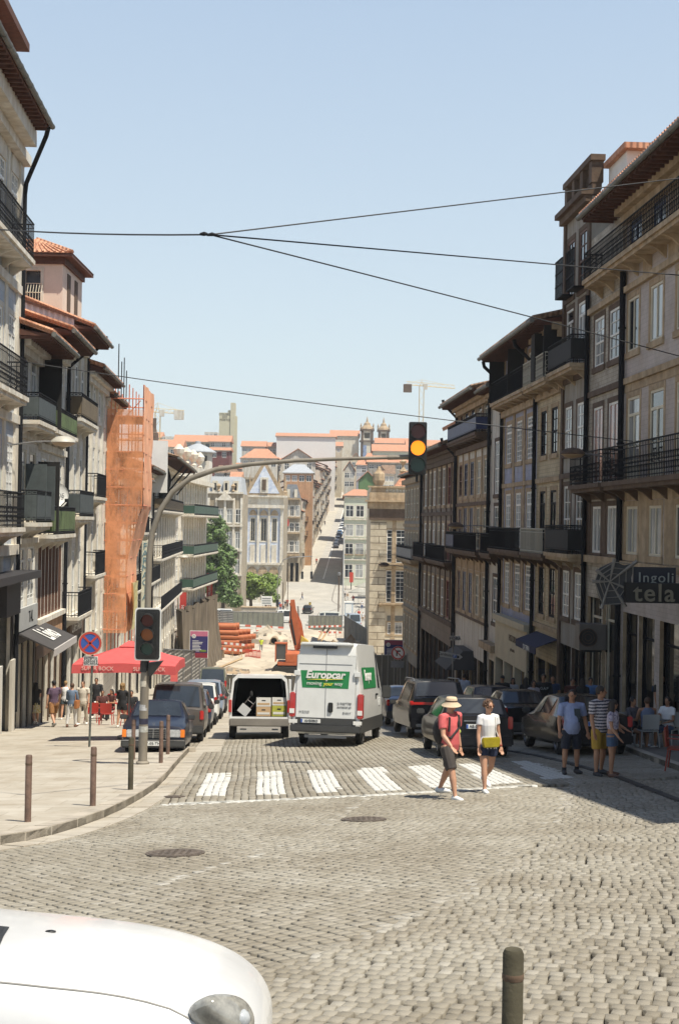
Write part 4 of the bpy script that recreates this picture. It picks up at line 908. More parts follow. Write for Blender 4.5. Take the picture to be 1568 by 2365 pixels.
for (s0, z0, z1, lb) in ((2.0, -12.6, -7.6, 'red vertical banner on the cream building, nearer to the pole'), (26.3, -10.6, -6.4, 'red vertical banner at the far corner of the cream building')):
    r_ = thing('banner', lb, 'banner', b.p(s0, 1.2, z0)); q = MB(); b.bx(q, s0, s0 + .08, .3, 1.0, z0, z1); b.bx(q, s0 + .02, s0 + .06, 0, .3, z0 + .3, z0 + .36); b.bx(q, s0 + .02, s0 + .06, 0, .3, z1 - .36, z1 - .3); q.build('cloth', M_REDB, r_, r_.location)
    text('MILLENNIUM' if z1 - z0 > 4.5 else 'MUSEU', .4, M_WHITE, r_, face_M(b.p(s0 - .01, .65, (z0 + z1) / 2) - r_.location, (0, 0, 1), (-1, 0, 0)))
# ---- scaffolding with netting
SCF = thing('scaffolding', 'tall scaffolding wrapped in orange netting on the sunny left row', 'scaffolding', B2.o + Vector((LG + 1 + KL * 83 - B2.o.x, 83, G(-12, 83))))
def net_mat(name, col, alpha):
    m = mat(name, col, .85, var=.2, scale=1.2); n = m.node_tree; bs = n.nodes['Principled BSDF']
    tc = n.nodes.new('ShaderNodeTexCoord'); no = n.nodes.new('ShaderNodeTexNoise'); no.inputs['Scale'].default_value = .9; no.inputs['Detail'].default_value = 8; no.inputs['Roughness'].default_value = .75
    mp = n.nodes.new('ShaderNodeMapping'); mp.inputs['Scale'].default_value = (1, 1, .5); n.links.new(tc.outputs['Object'], mp.inputs[0]); n.links.new(mp.outputs[0], no.inputs['Vector'])
    cr = n.nodes.new('ShaderNodeMapRange'); cr.inputs[1].default_value = .40; cr.inputs[2].default_value = .56; cr.inputs[3].default_value = alpha[0]; cr.inputs[4].default_value = alpha[1]
    n.links.new(no.outputs['Fac'], cr.inputs[0]); n.links.new(cr.outputs[0], bs.inputs['Alpha']); return m
NETF = net_mat('orange_net_sun_tinted_side', (.93, .45, .25), (.94, 1)); NETE = net_mat('orange_net_shade_tinted_end', (.82, .34, .15), (.38, .76))  # one netting: street side coloured lighter as if lit, end darker
row = E3
def outer(z): return 1.3 + .8 * max(0, min(1, (z + 2.6) / 3.4)) ** 1.3
zs = [-6.4 + i * .35 for i in range(41)]
mb = MB(); nn_ = 10
def wob(s, z): return .05 * math.sin(s * 2.1 + z * .9) + .04 * math.sin(z * 2.3 + s)
mb.loft([[row.p(79.9 + 6.5 * i / nn_, outer(z) + wob(i, z), z) for i in range(nn_ + 1)] for z in zs], 0, closed=False)
mb.build('side_netting', NETF, SCF, SCF.location, smooth=True)
mb = MB(); mb.loft([[row.p(79.9 + .08 * wob(z * 2, i) * 10 * .1, .05 + (outer(z) - .05) * i / 6, z) for i in range(7)] for z in zs if z < 6.3], 0, closed=False); mb.build('end_netting', NETE, SCF, SCF.location)
mb = MB(); M_SP = mat('orange_scaffold_pole', (.60, .20, .11), .6)
for s in (80, 82.2, 84.4, 86.3):
    for n_ in (.25, 1.25): mb.tube([row.p(s, n_, -8.3), row.p(s, n_, 7.6)], .035, 5)
    mb.tube([row.p(s, 2.05, .6), row.p(s, 2.05, 7.6)], .035, 5)
zz = -6.2
while zz < 7.4:
    for s in (79.95, 86.3): mb.tube([row.p(s, .0, zz), row.p(s, outer(zz) - .03, zz)], .035, 4)
    mb.tube([row.p(79.9, outer(zz) - .03, zz), row.p(86.4, outer(zz) - .03, zz)], .03, 4)
    if int(zz * 10) % 3 == 0: mb.tube([row.p(79.93, .2, zz), row.p(79.93, outer(zz) - .2, zz + 1.9)], .025, 4)
    zz += 1.0
mb.build('poles', M_SP, SCF, SCF.location)
mb = MB()
for z in (-4.2, -2.2, -.2, 1.8, 3.8, 5.8): row.bx(mb, 80, 86.2, .2, outer(z) - .2, z, z + .05)
mb.build('walkway_boards', mat('scaffold_boards', (.35, .25, .15), .8, var=.3), SCF, SCF.location)
mb = MB(); mb.loft([[row.p(80 + i * .8, 1.6 + .12 * math.sin(i * 2 + z), z) for i in range(6)] for z in np.linspace(-6.2, -3.6, 7)], 0, closed=False); mb.build('loose_sheet', mat('yellow_plastic_sheet', (.62, .55, .27), .5, var=.2), SCF, SCF.location)
ms_ = MB()
for s, h in ((80.2, 9.9), (82, 9.1), (83.5, 9.5), (85, 8.9)): ms_.tube([row.p(s, .6, 7), row.p(s, .6, h)], .03, 4)
ms_.build('masts', M_IRON, SCF, SCF.location)
# ================================================================ the square, the church and the town on the hill
def fh(name, label, u0, u1, vt, d, wall, roof='gable', rh=2.2, cols=0, floors=(), deep=12, cat='building', group=None, style='far', w=1.1, trim=M_SUNG, vb=None, tile=None, over=.5, finish=True, frame=None, surr='x', zb=None):
    """house whose front faces the camera's side of the hill, standing d metres away"""
    a = P(u0, vt, d); c = P(u1, vt, d); zt = (a.z + c.z) / 2
    vz = lambda v: P((u0 + u1) / 2, v, d).z
    z0 = min(G(0, d), G(0, d + deep)) - 1 if zb is None else zb
    if vb: z0 = vz(vb)
    b = Bldg(name, label, None, 0, c.x - a.x, 1, zt, wall, deep, o=(a.x, d, 0), D=(1, 0, 0), zb=z0, cat=cat, group=group)
    L = b.s1
    for i in range(cols):
        s = L * (i + .5) / cols
        for f in floors:
            if f[0] is None: continue
            za, zb_ = vz(f[1]), vz(f[0])
            b.win(s, za, zb_, w, style, frame or M_WHITE, surr=(trim if surr == 'x' else surr))
    if roof in ('gable', 'hip'):
        r = MB(); k = over; q = [b.p(-k, k, zt), b.p(L + k, k, zt), b.p(L + k, -deep - k, zt), b.p(-k, -deep - k, zt)]
        i = 0 if roof == 'gable' else min(L * .3, deep * .5)
        t = [b.p(i, -deep * .5 + .3, zt + rh), b.p(L - i, -deep * .5 + .3, zt + rh), b.p(L - i, -deep * .5 - .3, zt + rh), b.p(i, -deep * .5 - .3, zt + rh)]
        if roof == 'gable': t[0] = b.p(-k, -deep * .5 + .3, zt + rh); t[3] = b.p(-k, -deep * .5 - .3, zt + rh); t[1] = b.p(L + k, -deep * .5 + .3, zt + rh); t[2] = b.p(L + k, -deep * .5 - .3, zt + rh)
        r.hexa(q + t)
        b.part(r, 'roof', tile or M_TILE)
        e = MB(); b.bx(e, -.15, L + .15, -.0, .3, zt - .3, zt - .02); b.part(e, 'eave_moulding', trim)
    elif roof == 'side':                  # gable end toward the viewer
        r = MB(); k = over; m = L / 2
        for sa, sb in ((-k, m), (L + k, m)): r.hexa([b.p(sa, k, zt - .2), b.p(sb, k, zt + rh), b.p(sb, -deep, zt + rh), b.p(sa, -deep, zt - .2), b.p(sa, k, zt), b.p(sb, k, zt + rh + .2), b.p(sb, -deep, zt + rh + .2), b.p(sa, -deep, zt)])
        b.part(r, 'roof', tile or M_TILE); g = MB(); g.loft([[b.p(0, n, zt), b.p(L, n, zt), b.p(m, n, zt + rh - .05)] for n in (-.02, -.3)]); b.part(g, 'gable', wall)
    b.vz = vz
    if finish: b.finish(trim)
    return b
M_SLATE = mat('grey_slate_roof', (.13, .14, .155), .7, var=.3, scale=2); M_COP = mat('pale_lead_roof', (.38, .40, .42), .6, var=.15, scale=1.5)
W_GRN = mat('pale_green_wall', (.55, .58, .46), .9, var=.12); W_OLD = mat('weathered_stone_wall', (.42, .36, .27), .9, var=.35, scale=.7, grime=.4)
W_AZ = mat('blue_and_white_azulejo', (.66, .69, .75), .35, var=0, scale=1.3, col2=(.42, .49, .63)); W_PALE = mat('pale_rendered_wall', (.66, .62, .52), .9, var=.12, grime=.2)
# mansard building left of the church
b = MN = fh('mansard_building', 'ornate stone building with grey mansard roof left of the tiled church', 480, 562, 1140, 255, W_OLD, None, 0, 4, ((1176, 1207), (1229, 1266), (1293, 1324)), 14, style='far', w=.85, finish=False)
r = MB(); L = b.s1; z = b.zt
r.hexa([b.p(.1, -.1, z), b.p(L - .1, -.1, z), b.p(L - .1, -13, z), b.p(.1, -13, z), b.p(.5, -1.2, z + 3.1), b.p(L - .5, -1.2, z + 3.1), b.p(L - .5, -12, z + 3.1), b.p(.5, -12, z + 3.1)]); b.part(r, 'roof', M_COP)
for s in (1.3, 3.3, 5.0):
    e = MB(); b.bx(e, s - .45, s + .45, -1.2, .05, z + .3, z + 2.3); b.part(e, 'dormer', W_PALE); e = MB(); b.bx(e, s - .22, s + .22, .051, .07, z + .6, z + 1.9); b.part(e, 'dormer_window', M_DARKIN)
for v in (1140, 1216, 1273, 1330): b.band(b.vz(v), .35, .35)
pd = MB(); pd.loft([[b.p(L / 2 - 1.6, n, z - 1.2), b.p(L / 2 + 1.6, n, z - 1.2), b.p(L / 2, n, z + .4)] for n in (.0, .55)]); b.part(pd, 'pediment', M_SUNG)
ur = MB()
for s in (L / 2 - 1.2, L / 2 + 1.4): ur.lathe([(.1, 0), (.3, .2), (.15, .5), (.45, 1.1), (.1, 1.5)], b.p(s, .2, z + .3), 8)
b.part(ur, 'urn', M_GRAN)
for i in range(5): b.pil(L * i / 4 if 0 < i < 4 else (.25 if i == 0 else L - .25), .4, .2, b.vz(1330), b.vz(1150))
b.finish(M_SUNG)
# the tiled church
b = CH = fh('church', 'baroque church front clad in blue and white tiles with tall arched windows', 566, 655, 1144, 290, W_AZ, None, finish=False, deep=26, cat='church')
L = b.s1; vz = b.vz; z = b.zt
for s, w_ in ((L * .22, .75), (L * .5, .95), (L * .78, .75)):
    b.win(s, vz(1250), vz(1197), w_, 'plain', CREAMF, M_GLASS, surr=M_SUNG)
    h = MB(); h.loft([[b.p(s + .75 * math.cos(a), n, vz(1190) + 1.1 * math.sin(a)) for a in np.linspace(0, math.pi, 8)] for n in (0, .4)]); b.part(h, 'window_hood', M_GRAN)
    h = MB(); h.loft([[b.p(s - .9, n, vz(1165)), b.p(s + .9, n, vz(1165)), b.p(s, n, vz(1165) + 1.0)] for n in (0, .3)]); b.part(h, 'window_hood', M_GRAND)
    h = MB(); b.bx(h, s - .5, s + .5, .01, .18, vz(1300), vz(1258)); b.part(h, 'carved_panel', M_SUNG)
for s in (.3, L * .36, L * .64, L - .3): b.pil(s, .5, .35, vz(1300), z - .02)
b.bx(b.trim, -.2, L + .2, 0, .8, z - 2.6, z - 1.9); b.bx(b.trim, 0, L, 0, .4, z - 1.9, z - .4); b.bx(b.trim, -.4, L + .7, 0, 1.0, z - .4, z)
b.bx(b.trim, -.3, L + .3, 0, .9, vz(1304), vz(1299)); b.bx(b.trim, 0, L, 0, .3, b.zb, vz(1304))
pd = MB(); pd.loft([[b.p(-.2, n, z), b.p(L + .4, n, z), b.p(L / 2, n, z + 7.3)] for n in (.9, .3)]); b.part(pd, 'pediment', M_GRAN)
pd = MB(); pd.loft([[b.p(.9, n, z + .4), b.p(L - .8, n, z + .4), b.p(L / 2, n, z + 6.0)] for n in (.96, .5)]); b.part(pd, 'pediment_tiles', W_AZ)
pd = MB(); b.bx(pd, L / 2 - .8, L / 2 + .8, .9, 1.2, z + .5, z + 3.6); b.part(pd, 'niche', M_SUNG); pd = MB(); b.bx(pd, L / 2 - .4, L / 2 + .4, 1.2, 1.3, z + 1, z + 3.2); b.part(pd, 'niche_statue', M_GRAND)
for s in (-.6, 1.0, L - 1, L + .3):
    o_ = MB(); o_.lathe([(.5, 0), (.5, .8), (.3, 1), (.35, 1.3), (.05, 4.2)], b.p(s, 0, z), 6); b.part(o_, 'pinnacle', M_GRAN)
tw = MB(); b.bx(tw, -1.2, 1.6, -6, -.1, z, z + 3.2); b.bx(tw, -1.4, 1.8, -6.2, .1, z + 3.2, z + 3.6); b.part(tw, 'side_tower', W_OLD)
for s in (L * .22, L * .5, L * .78):
    b.opening(s - .5, s + .5, b.zb + .1, vz(1335), .5); h = MB(); h.loft([[b.p(s + 1.0 * math.cos(a), n, vz(1326) + 1.6 * math.sin(a)) for a in np.linspace(0, math.pi, 8)] for n in (.3, .6)]); b.part(h, 'door_hood', M_GRAN)
b.trim_m = M_GRAN; sv = MB(); b.bx(sv, 0, .02, 0, .01, z - 1, z - .9); b.finish(M_SUNG, sides=W_OLD)
nr = MB(); nr.loft([[b.p(.3, n, z), b.p(L - .3, n, z), b.p(L / 2, n, z + 4)] for n in (.0, -26)]); b.part(nr, 'nave_roof', M_TILE)
# corner building right of it
b = CB = fh('corner_building', 'grey stone corner building with mansard roof and arcaded balconies right of the tiled church', 657, 694, 1152, 330, W_OLD, None, finish=False, cols=3, floors=((1168, 1192), (1208, 1228), (1250, 1275)), deep=8, w=.75)
L = b.s1; z = b.zt; r = MB(); r.hexa([b.p(0, 0, z), b.p(L, 0, z), b.p(L, -8, z), b.p(0, -8, z), b.p(.6, -1.4, z + 3.4), b.p(L - 1, -1.4, z + 3.4), b.p(L - 1, -7, z + 3.4), b.p(.6, -7, z + 3.4)]); b.part(r, 'roof', M_SLATE)
for s in (.9, 2.6):
    e = MB(); b.bx(e, s - .35, s + .35, -1.2, .0, z + .3, z + 2.2); b.part(e, 'dormer', W_PALE)
for v in (1154, 1197, 1233, 1284): b.band(b.vz(v), .4, .7)
for s in (.7, 2.0, 3.2): b.opening(s - .35, s + .35, b.zb + 1.1, b.vz(1300), .5)
b.finish(M_GRAN)
fl = thing('flag', 'small red flag on the corner building beside the church', 'flag', P(664, 1216, 328)); q = MB(); q.tube([P(665, 1222, 329), P(663, 1195, 327)], .04, 5); q.build('pole', M_IRON, fl, fl.location); q = MB()
q.loft([[P(663 + .7 * math.sin(i), 1198 + i * 4, 327.1) for i in range(5)], [P(667 + .7 * math.sin(i), 1200 + i * 4, 327) for i in range(5)]], closed=False); q.build('cloth', mat('red_flag_cloth', (.6, .03, .03), .7), fl, fl.location)
# left row of the far street: every house
rnd = random.Random(3)
o_ = 'first second third fourth fifth sixth seventh eighth ninth tenth eleventh twelfth thirteenth fourteenth fifteenth sixteenth seventeenth eighteenth nineteenth twentieth'.split()
ORD = o_ + ['twenty-' + q for q in o_[:9]] + ['thirtieth'] + ['thirty-' + q for q in o_[:9]]
FWALLS = [W_OLD, W_PALE, W_CREAM, W_GREY, W_WHITE, W_DKRED, W_LBLUE, W_BROWN, W_YTILE, W_OCH]
y = 339.5; i = 0; TL = thing
names = {W_OLD: 'weathered stone', W_PALE: 'pale rendered', W_CREAM: 'cream', W_GREY: 'grey', W_WHITE: 'white', W_DKRED: 'dark red', W_LBLUE: 'pale blue tiled', W_BROWN: 'brown stone', W_YTILE: 'cream tiled', W_OCH: 'ochre'}
while y < 585:
    wd = rnd.uniform(6.5, 10); wl = FWALLS[i % 10] if i % 3 else rnd.choice([W_PALE, W_WHITE, W_CREAM]); hgt = rnd.uniform(15, 19.5) if y < 480 else rnd.uniform(12, 16)
    xo = FLx(y); zt = G(0, y) + hgt
    b = Bldg('row_house', f'{ORD[i]} house uphill on the left side of the far street, {names[wl]} wall', None, 0, wd, 1, zt, wl, 9, o=(xo, y, 0), D=(.033, 1, 0), zb=G(0, y) - .4, group='houses lining the left of the far street')
    nc = 2 if wd < 8.3 else 3
    nf = int(hgt / 3.6)
    for c in range(nc):
        for f in range(nf):
            zz = G(0, y) + 1.0 + f * 3.6
            b.win(wd * (c + .5) / nc, zz, zz + 2.2, 1.05, 'far', rnd.choice([M_WHITE, M_WHITE, CREAMF, GRED]), surr=M_SUNG if rnd.random() < .6 else M_GRAN)
    for f in range(1, nf):
        if rnd.random() < .6: b.balcony(.6, wd - .6, G(0, y) + 1.0 + f * 3.6, .7, 1.0, 'bars', brackets=False)
    b.eave(.7, zt + .03, rise=1.8, back=4.5, gut=False, tile=rnd.choice([M_TILE, M_TILED, M_TILE])); b.finish(rnd.choice([M_SUNG, M_GRAN]))
    y += wd; i += 1
# right side of the far street
b = PB = fh('corner_house', 'pale green four storey house with white windows at the right foot of the far street', 796, 868, 1145, 325, W_GRN, 'hip', 2.0, 3, ((1168, 1194), (1212, 1238), (1256, 1280), (1304, 1334)), 45, style='far', w=1.5, finish=False)
for v in (1150, 1201, 1246, 1294): b.band(b.vz(v), .3, .3)
for k in (0, 1, 2): b.balcony(b.s1 * (k + .5) / 3 - 1, b.s1 * (k + .5) / 3 + 1, b.vz(1280), .6, 1, 'bars', brackets=False)
b.finish(M_SUNG)
y = 372; i = 0
while y < 560:
    wd = 11; hgt = 13 if y > 450 else 15
    b = fh('row_house', f'house on the right of the far street, number {i + 1} above the pale green corner house', 784, 785, 1200, y, FWALLS[(i * 3 + 1) % 10], None, finish=False) if False else None
    xo = FR1(y) + 2.5; b = Bldg('row_house', f'{ORD[i]} house uphill on the right side of the far street, {names[FWALLS[(i * 3 + 1) % 10]]} wall', None, 0, 9, 1, G(0, y) + hgt * .48, FWALLS[(i * 3 + 1) % 10], wd, o=(xo, y, 0), D=(1, 0, 0), zb=G(0, y) - .5, group='houses on the right of the far street')
    for s in (1.5, 4.5, 7.5): b.win(s, b.zt - 2.8, b.zt - .9, 1.1, 'far', surr=M_SUNG)
    r = MB(); r.hexa([b.p(-.4, .4, b.zt), b.p(9.4, .4, b.zt), b.p(9.4, -wd, b.zt), b.p(-.4, -wd, b.zt), b.p(3, -4, b.zt + 2), b.p(6, -4, b.zt + 2), b.p(6, -7, b.zt + 2), b.p(3, -7, b.zt + 2)]); b.part(r, 'roof', M_TILE)
    b.finish(M_SUNG); y += 17; i += 1
# stone corner palace near the end of the shaded row
b = SP = fh('stone_palace', 'granite corner building with quoins, white paned tall windows and a balustrade, beyond the shaded row', 857, 990, 1124, 170, mat('warm_granite_ashlar', (.62, .54, .40), .85, var=.2, scale=.8, bump=.2), None, finish=False, deep=24)
vz = b.vz; s = (917 - 857) / 3285 * 170
for v0, v1 in ((1224, 1300), (1318, 1392), (1438, 1465)):
    for k in range(3): b.win(s + k * 3.3, vz(v1), vz(v0), 1.9 if v1 != 1465 else 1.5, 'many', surr=M_GRAN)
q = MB(); b.bx(q, s - .95, s + .95, -.1, .01, vz(1437), vz(1422)); b.part(q, 'blind', M_ZINC)
qs = brick_mat('granite_quoins', (.62, .56, .43), (.55, .48, .36), (.20, .16, .11), 2.4, .82, .05, bump=.8, var=.25)
q = MB(); b.bx(q, .0, 1.9, .0, .28, b.zb, vz(1202)); b.part(q, 'quoin', qs); q = MB(); b.bx(q, 2.6, 3.1, .0, .05, b.zb, vz(1202)); b.part(q, 'wall_strip', M_GRAN)
b.bx(b.trim, -.4, b.s1, .0, .5, vz(1176), vz(1160)); b.bx(b.trim, -.7, b.s1, 0, 1.0, vz(1160), vz(1156)); b.bx(b.trim, -.2, b.s1, 0, .45, vz(1202), vz(1176), 1)
b.bx(b.trim, -.2, b.s1, -.3, .25, vz(1156), vz(1138)); b.bx(b.trim, -.4, b.s1, -.4, .4, vz(1127), vz(1123))
q = MB()
for i in range(16): q.lathe([(.1, 0), (.2, .2), (.08, .45), (.1, .57)], b.p(1.9 + i * .4, -.05, vz(1138)), 6)
b.part(q, 'baluster', M_SUNG); b.bx(b.trim, .0, 1.7, -.25, .2, vz(1138), vz(1127))
b.balcony(s - 2.0, s + 12, vz(1301), 1.0, 1.1, 'bars'); b.balcony(s - 2.0, s + 12, vz(1393), 1.0, 1.1, 'bars')
rr = MB(); rr.hexa([b.p(2.8, -.8, vz(1124)), b.p(7, -.8, vz(1124)), b.p(7, -12, vz(1124)), b.p(2.8, -12, vz(1124)), b.p(4.2, -4, vz(1088)), b.p(6, -4, vz(1088)), b.p(6, -7, vz(1088)), b.p(4.2, -7, vz(1088))])
for i in range(15): rr.tube([b.p(2.9 + i * .28, -.75, vz(1124) + .03), b.p(4.2 + i * .125, -4, vz(1088) + .02)], .07, 5)
b.part(rr, 'roof', M_TILE); q = MB(); q.lathe([(.2, 0), (.5, .3), (.2, .7), (.1, 1.0), (.45, 1.5), (.1, 1.7)], b.p(3.9, -3, vz(1092)), 8); q.lathe([(.5, 0), (.75, .6), (.7, 1.4), (.3, 1.8), (.1, 2.3)], b.p(.9, -.2, vz(1122)), 8); b.part(q, 'urn', M_GRAN)
b.opening(1.9 + .7, 5.2, b.zb + .2, b.zb + 2.5, .5); b.finish(M_GRAN)
# skyline houses
TX = MATS['clay_roof_tiles']
SKY = [  # u0, u1, vt, d, wall, roof, rh, cols, floors, deep, label
 (403, 487, 1020, 480, W_CREAM, 'gable', 2.6, 6, ((1024, 1036),), 12, 'cream house with dark green windows and a long red roof, left of the tall tower'),
 (487, 531, 1020, 476, W_GREY, 'gable', 2.4, 5, ((1023, 1032),), 12, 'grey windowed house directly below the tall tower'),
 (484, 530, 1040, 440, W_DKRED, 'gable', 1.2, 2, ((1044, 1057),), 12, 'dark red house below the grey windowed house'),
 (559, 612, 1031, 500, W_WHITE, 'gable', 2.2, 4, ((1036, 1043),), 12, 'white house with a long red roof right of the tall tower'),
 (610, 639, 1031, 510, W_GREY, 'gable', 1.8, 3, ((1036, 1043),), 12, 'small grey house with a red roof beside the big white wall'),
 (639, 775, 1008, 505, mat('bright_white_wall', (.72, .71, .68), .9, var=.06), 'gable', 1.6, 0, (), 14, 'big blank white walled building with a thin red roof on the hill'),
 (560, 640, 1058, 400, W_WHITE, 'hip', 3.0, 5, ((1064, 1078),), 14, 'white house with a hipped red roof behind the church pediment'),
 (650, 727, 1063, 405, W_WHITE, 'side', 3.2, 3, ((1070, 1085),), 14, 'white gabled house in front of the blank white walled building'),
 (656, 722, 1092, 360, W_OCH, 'hip', 2.4, 4, ((1098, 1112),), 12, 'ochre house with a bluish roof above the far street corner'),
 (352, 420, 1032, 430, W_PALE, 'gable', 2.5, 5, ((1038, 1050),), 12, 'pale house with an old red roof behind the scaffolding'),
 (374, 414, 1008, 560, W_WHITE, 'flat', 0, 4, ((1010, 1014),), 12, 'white flat roofed block far left on the skyline'),
 (473, 503, 998, 560, W_WHITE, 'flat', 0, 3, ((1001, 1006),), 10, 'small white rooftop block just left of the tall tower'),
 (764, 829, 1007, 600, W_PALE, 'gable', 3.0, 0, (), 18, 'long pale church nave with a red roof beside the twin towers'),
 (868, 950, 1024, 540, W_CREAM, 'gable', 2.4, 6, ((1028, 1034),), 14, 'cream house with dormered red roof right of the twin towers'),
 (862, 946, 1042, 470, W_GRN, 'gable', 2.6, 0, (), 14, 'pale green walled house below the twin towers'),
 (850, 945, 1068, 400, W_GREY, 'gable', 2.2, 6, ((1074, 1084),), 14, 'grey house with an ochre and red roof behind the hanging signal'),
 (829, 868, 1110, 372, mat('green_wall', (.10, .20, .08), .9, var=.2), 'side', 2.4, 0, (), 14, 'green gabled house with a red verge above the pale green corner house'),
 (795, 850, 1104, 545, W_WHITE, 'flat', 0, 5, ((1106, 1114),), 10, 'white terrace building closing the top of the far street'),
 (742, 790, 1030, 560, W_CREAM, 'gable', 2.0, 3, ((1036, 1044),), 12, 'cream house at the top left of the far street'),
 (300, 372, 1010, 560, W_PALE, 'gable', 2.5, 4, ((1020, 1030),), 12, 'pale house at the far left of the skyline'),
 (940, 1060, 1030, 520, W_WHITE, 'gable', 2.5, 4, ((1038, 1046),), 12, 'white house on the skyline hidden behind the shaded row'),
]
for (u0, u1, vt, d, wl, rf_, rh, nc, fls, dp_, lb) in SKY:
    fh('hill_house', lb, u0, u1, vt, d, wl, rf_, rh, nc, fls, dp_, surr=None, frame=DGREEN if 'green windows' in lb else None, tile=M_COP if 'bluish' in lb else None)
# small houses crowding the slope between the church and the far street, and right of the twin towers
rf2 = random.Random(21)
for side_, n_, (ua, ub), (va, vb2) in (('behind the church', 22, (505, 762), (1046, 1112)), ('right of the twin towers', 8, (800, 915), (1052, 1095))):
    for i in range(n_):
        u = ua + (ub - ua) * (i + .5) / n_ + rf2.uniform(-4, 4); v = va + (vb2 - va) * rf2.random(); d = 555 - (v - va) / (vb2 - va) * 185; wl = rf2.choice([W_WHITE, W_CREAM, W_PALE, W_OLD, W_GREY, W_LBLUE]); k = rf2.randint(2, 3)
        if side_[0] == 'b' and P(u + 14, v, d).x > FLx(d) - 10: continue
        fh('hill_house', f'{ORD[i]} small {names[wl]} house counted from the left {side_}', u - rf2.uniform(9, 14), u + rf2.uniform(9, 14), v, d, wl, rf2.choice(['gable', 'hip', 'side']), rf2.uniform(1.6, 2.6), k, ((v + 6, v + 18), (v + 26, v + 38)), 10, surr=None, tile=rf2.choice([M_TILE, M_TILE, M_TILED]), over=.4)
# tall tower
TWM = mat('yellowish_concrete', (.52, .50, .36), .85, var=.1)
b = fh('tower', 'tall cream tower with a fin and dark lettering on the skyline', 507, 533, 953, 520, TWM, None, deep=8, cat='tower', finish=False)
fn = MB(); L = b.s1; b.bx(fn, L, L + 1.6, -5, .3, b.zb, b.vz(930)); b.bx(fn, L + 1.6, L + 2.2, -5, -.2, b.zb, b.vz(960)); b.bx(fn, L - 1.1, L - .1, -4, -1, b.zt, b.vz(947)); b.part(fn, 'fin', TWM)
for k, t in enumerate(('COLISEU', 'DO', 'PORTO')): text(t, 1.15, M_IRON, b.root, face_M(b.p(L / 2, .05, b.vz(957 + k * 6.5)) - b.base, b.D))
b.finish(TWM)
# twin towered church on the hill
CT = thing('twin_tower_church', 'small twin towered church at the top of the far street', 'church', P(864, 1095, 600))
def sb(n, mb, m): return mb.build(n, m, CT, CT.location)
for uc, dz, hw in ((846, 0, 2.6), (884, 1.2, 2.35)):
    c = P(uc, 1090, 600 + dz * 4); zt = P(uc, 1018, 600).z; z2 = P(uc, 992, 600).z; z3 = P(uc, 978, 600).z; z4 = P(uc, 962, 600).z
    m = MB(); m.box((c.x - hw, c.y - hw, c.z - 8), (c.x + hw, c.y + hw, zt)); sb('tower_shaft', m, W_PALE)
    m = MB(); m.box((c.x - hw + .1, c.y - hw - .04, c.z), (c.x - .2, c.y - hw, zt - 2)); sb('azulejo_panel', m, mat('blue_azulejo', (.30, .40, .62), .4, var=.5, scale=1))
    m = MB()
    for sx in (-1, 1): m.box((c.x + sx * (hw - .5) - .5, c.y - hw - .15, c.z - 8), (c.x + sx * (hw - .5) + .5, c.y - hw + .3, z2 - .5))
    m.box((c.x - hw - .5, c.y - hw - .5, zt - .5), (c.x + hw + .5, c.y + hw + .5, zt)); m.box((c.x - hw - .4, c.y - hw - .4, z2 - .6), (c.x + hw + .4, c.y + hw + .4, z2)); sb('tower_pilaster', m, M_GRAND)
    m = MB(); k = hw - .2
    for sx in (-1, 1): m.box((c.x + sx * k - .8, c.y - k, zt), (c.x + sx * k + .8 * -sx * 0 + (.0 if sx > 0 else .8) + (0), c.y + k, z2 - .5)) if False else m.box((c.x + (k - 1.2 if sx > 0 else -k), c.y - k, zt), (c.x + (k if sx > 0 else -k + 1.2), c.y + k, z2 - .55))
    m.box((c.x - k + 1.2, c.y - k, z2 - 1.5), (c.x + k - 1.2, c.y + k, z2 - .55)); m.box((c.x - k + 1.2, c.y - k, zt), (c.x + k - 1.2, c.y + k, zt + .9)); m.box((c.x - k + 1.2, c.y + k - .3, zt + .9), (c.x + k - 1.2, c.y + k, z2 - 1.5)); sb('belfry', m, W_PALE)
    m = MB(); m.lathe([(hw * 1.1, z2 - c.z), (hw * 1.0, z2 + .7 - c.z), (hw * .55, z2 + 1.9 - c.z), (hw * .5, z3 - c.z), (hw * .2, z3 + .6 - c.z), (.35, z3 + 1.6 - c.z), (.06, z4 - c.z)], (c.x, c.y, c.z), 8); sb('spire', m, M_GRAN)
    for sx in (-1, 1):
        for sy in (-1, 1): m = MB(); m.lathe([(.25, 0), (.4, .6), (.1, 1), (.35, 1.5), (.03, 2.6)], (c.x + sx * hw, c.y + sy * hw, z2), 6); sb('pinnacle', m, M_GRAN)
m = MB(); a, c = P(856, 1090, 600), P(874, 1024, 600); m.box((a.x, 598, a.z - 8), (c.x, 612, c.z)); sb('church_front', m, W_PALE)
# rotunda roof
RT = thing('rotunda', 'round grey conical roof on a white drum, above the far left roofs', 'building', P(457, 1072, 300)); c = RT.location
m = MB(); m.lathe([(3.1, -14), (3.1, 2.4)], c, 24); m.build('drum', W_WHITE, RT, c); m = MB(); m.lathe([(3.9, 2.4), (3.9, 2.6), (2.2, 3.6), (.6, 4.3), (.6, 4.8), (.05, 4.9)], c, 24); m.build('roof', M_COP, RT, c)
m = MB(); m.box((c.x + 1.2, c.y - 3.2, c.z + .6), (c.x + 2.2, c.y - 2.6, c.z + 1.7)); m.build('window', M_DARKIN, RT, c)
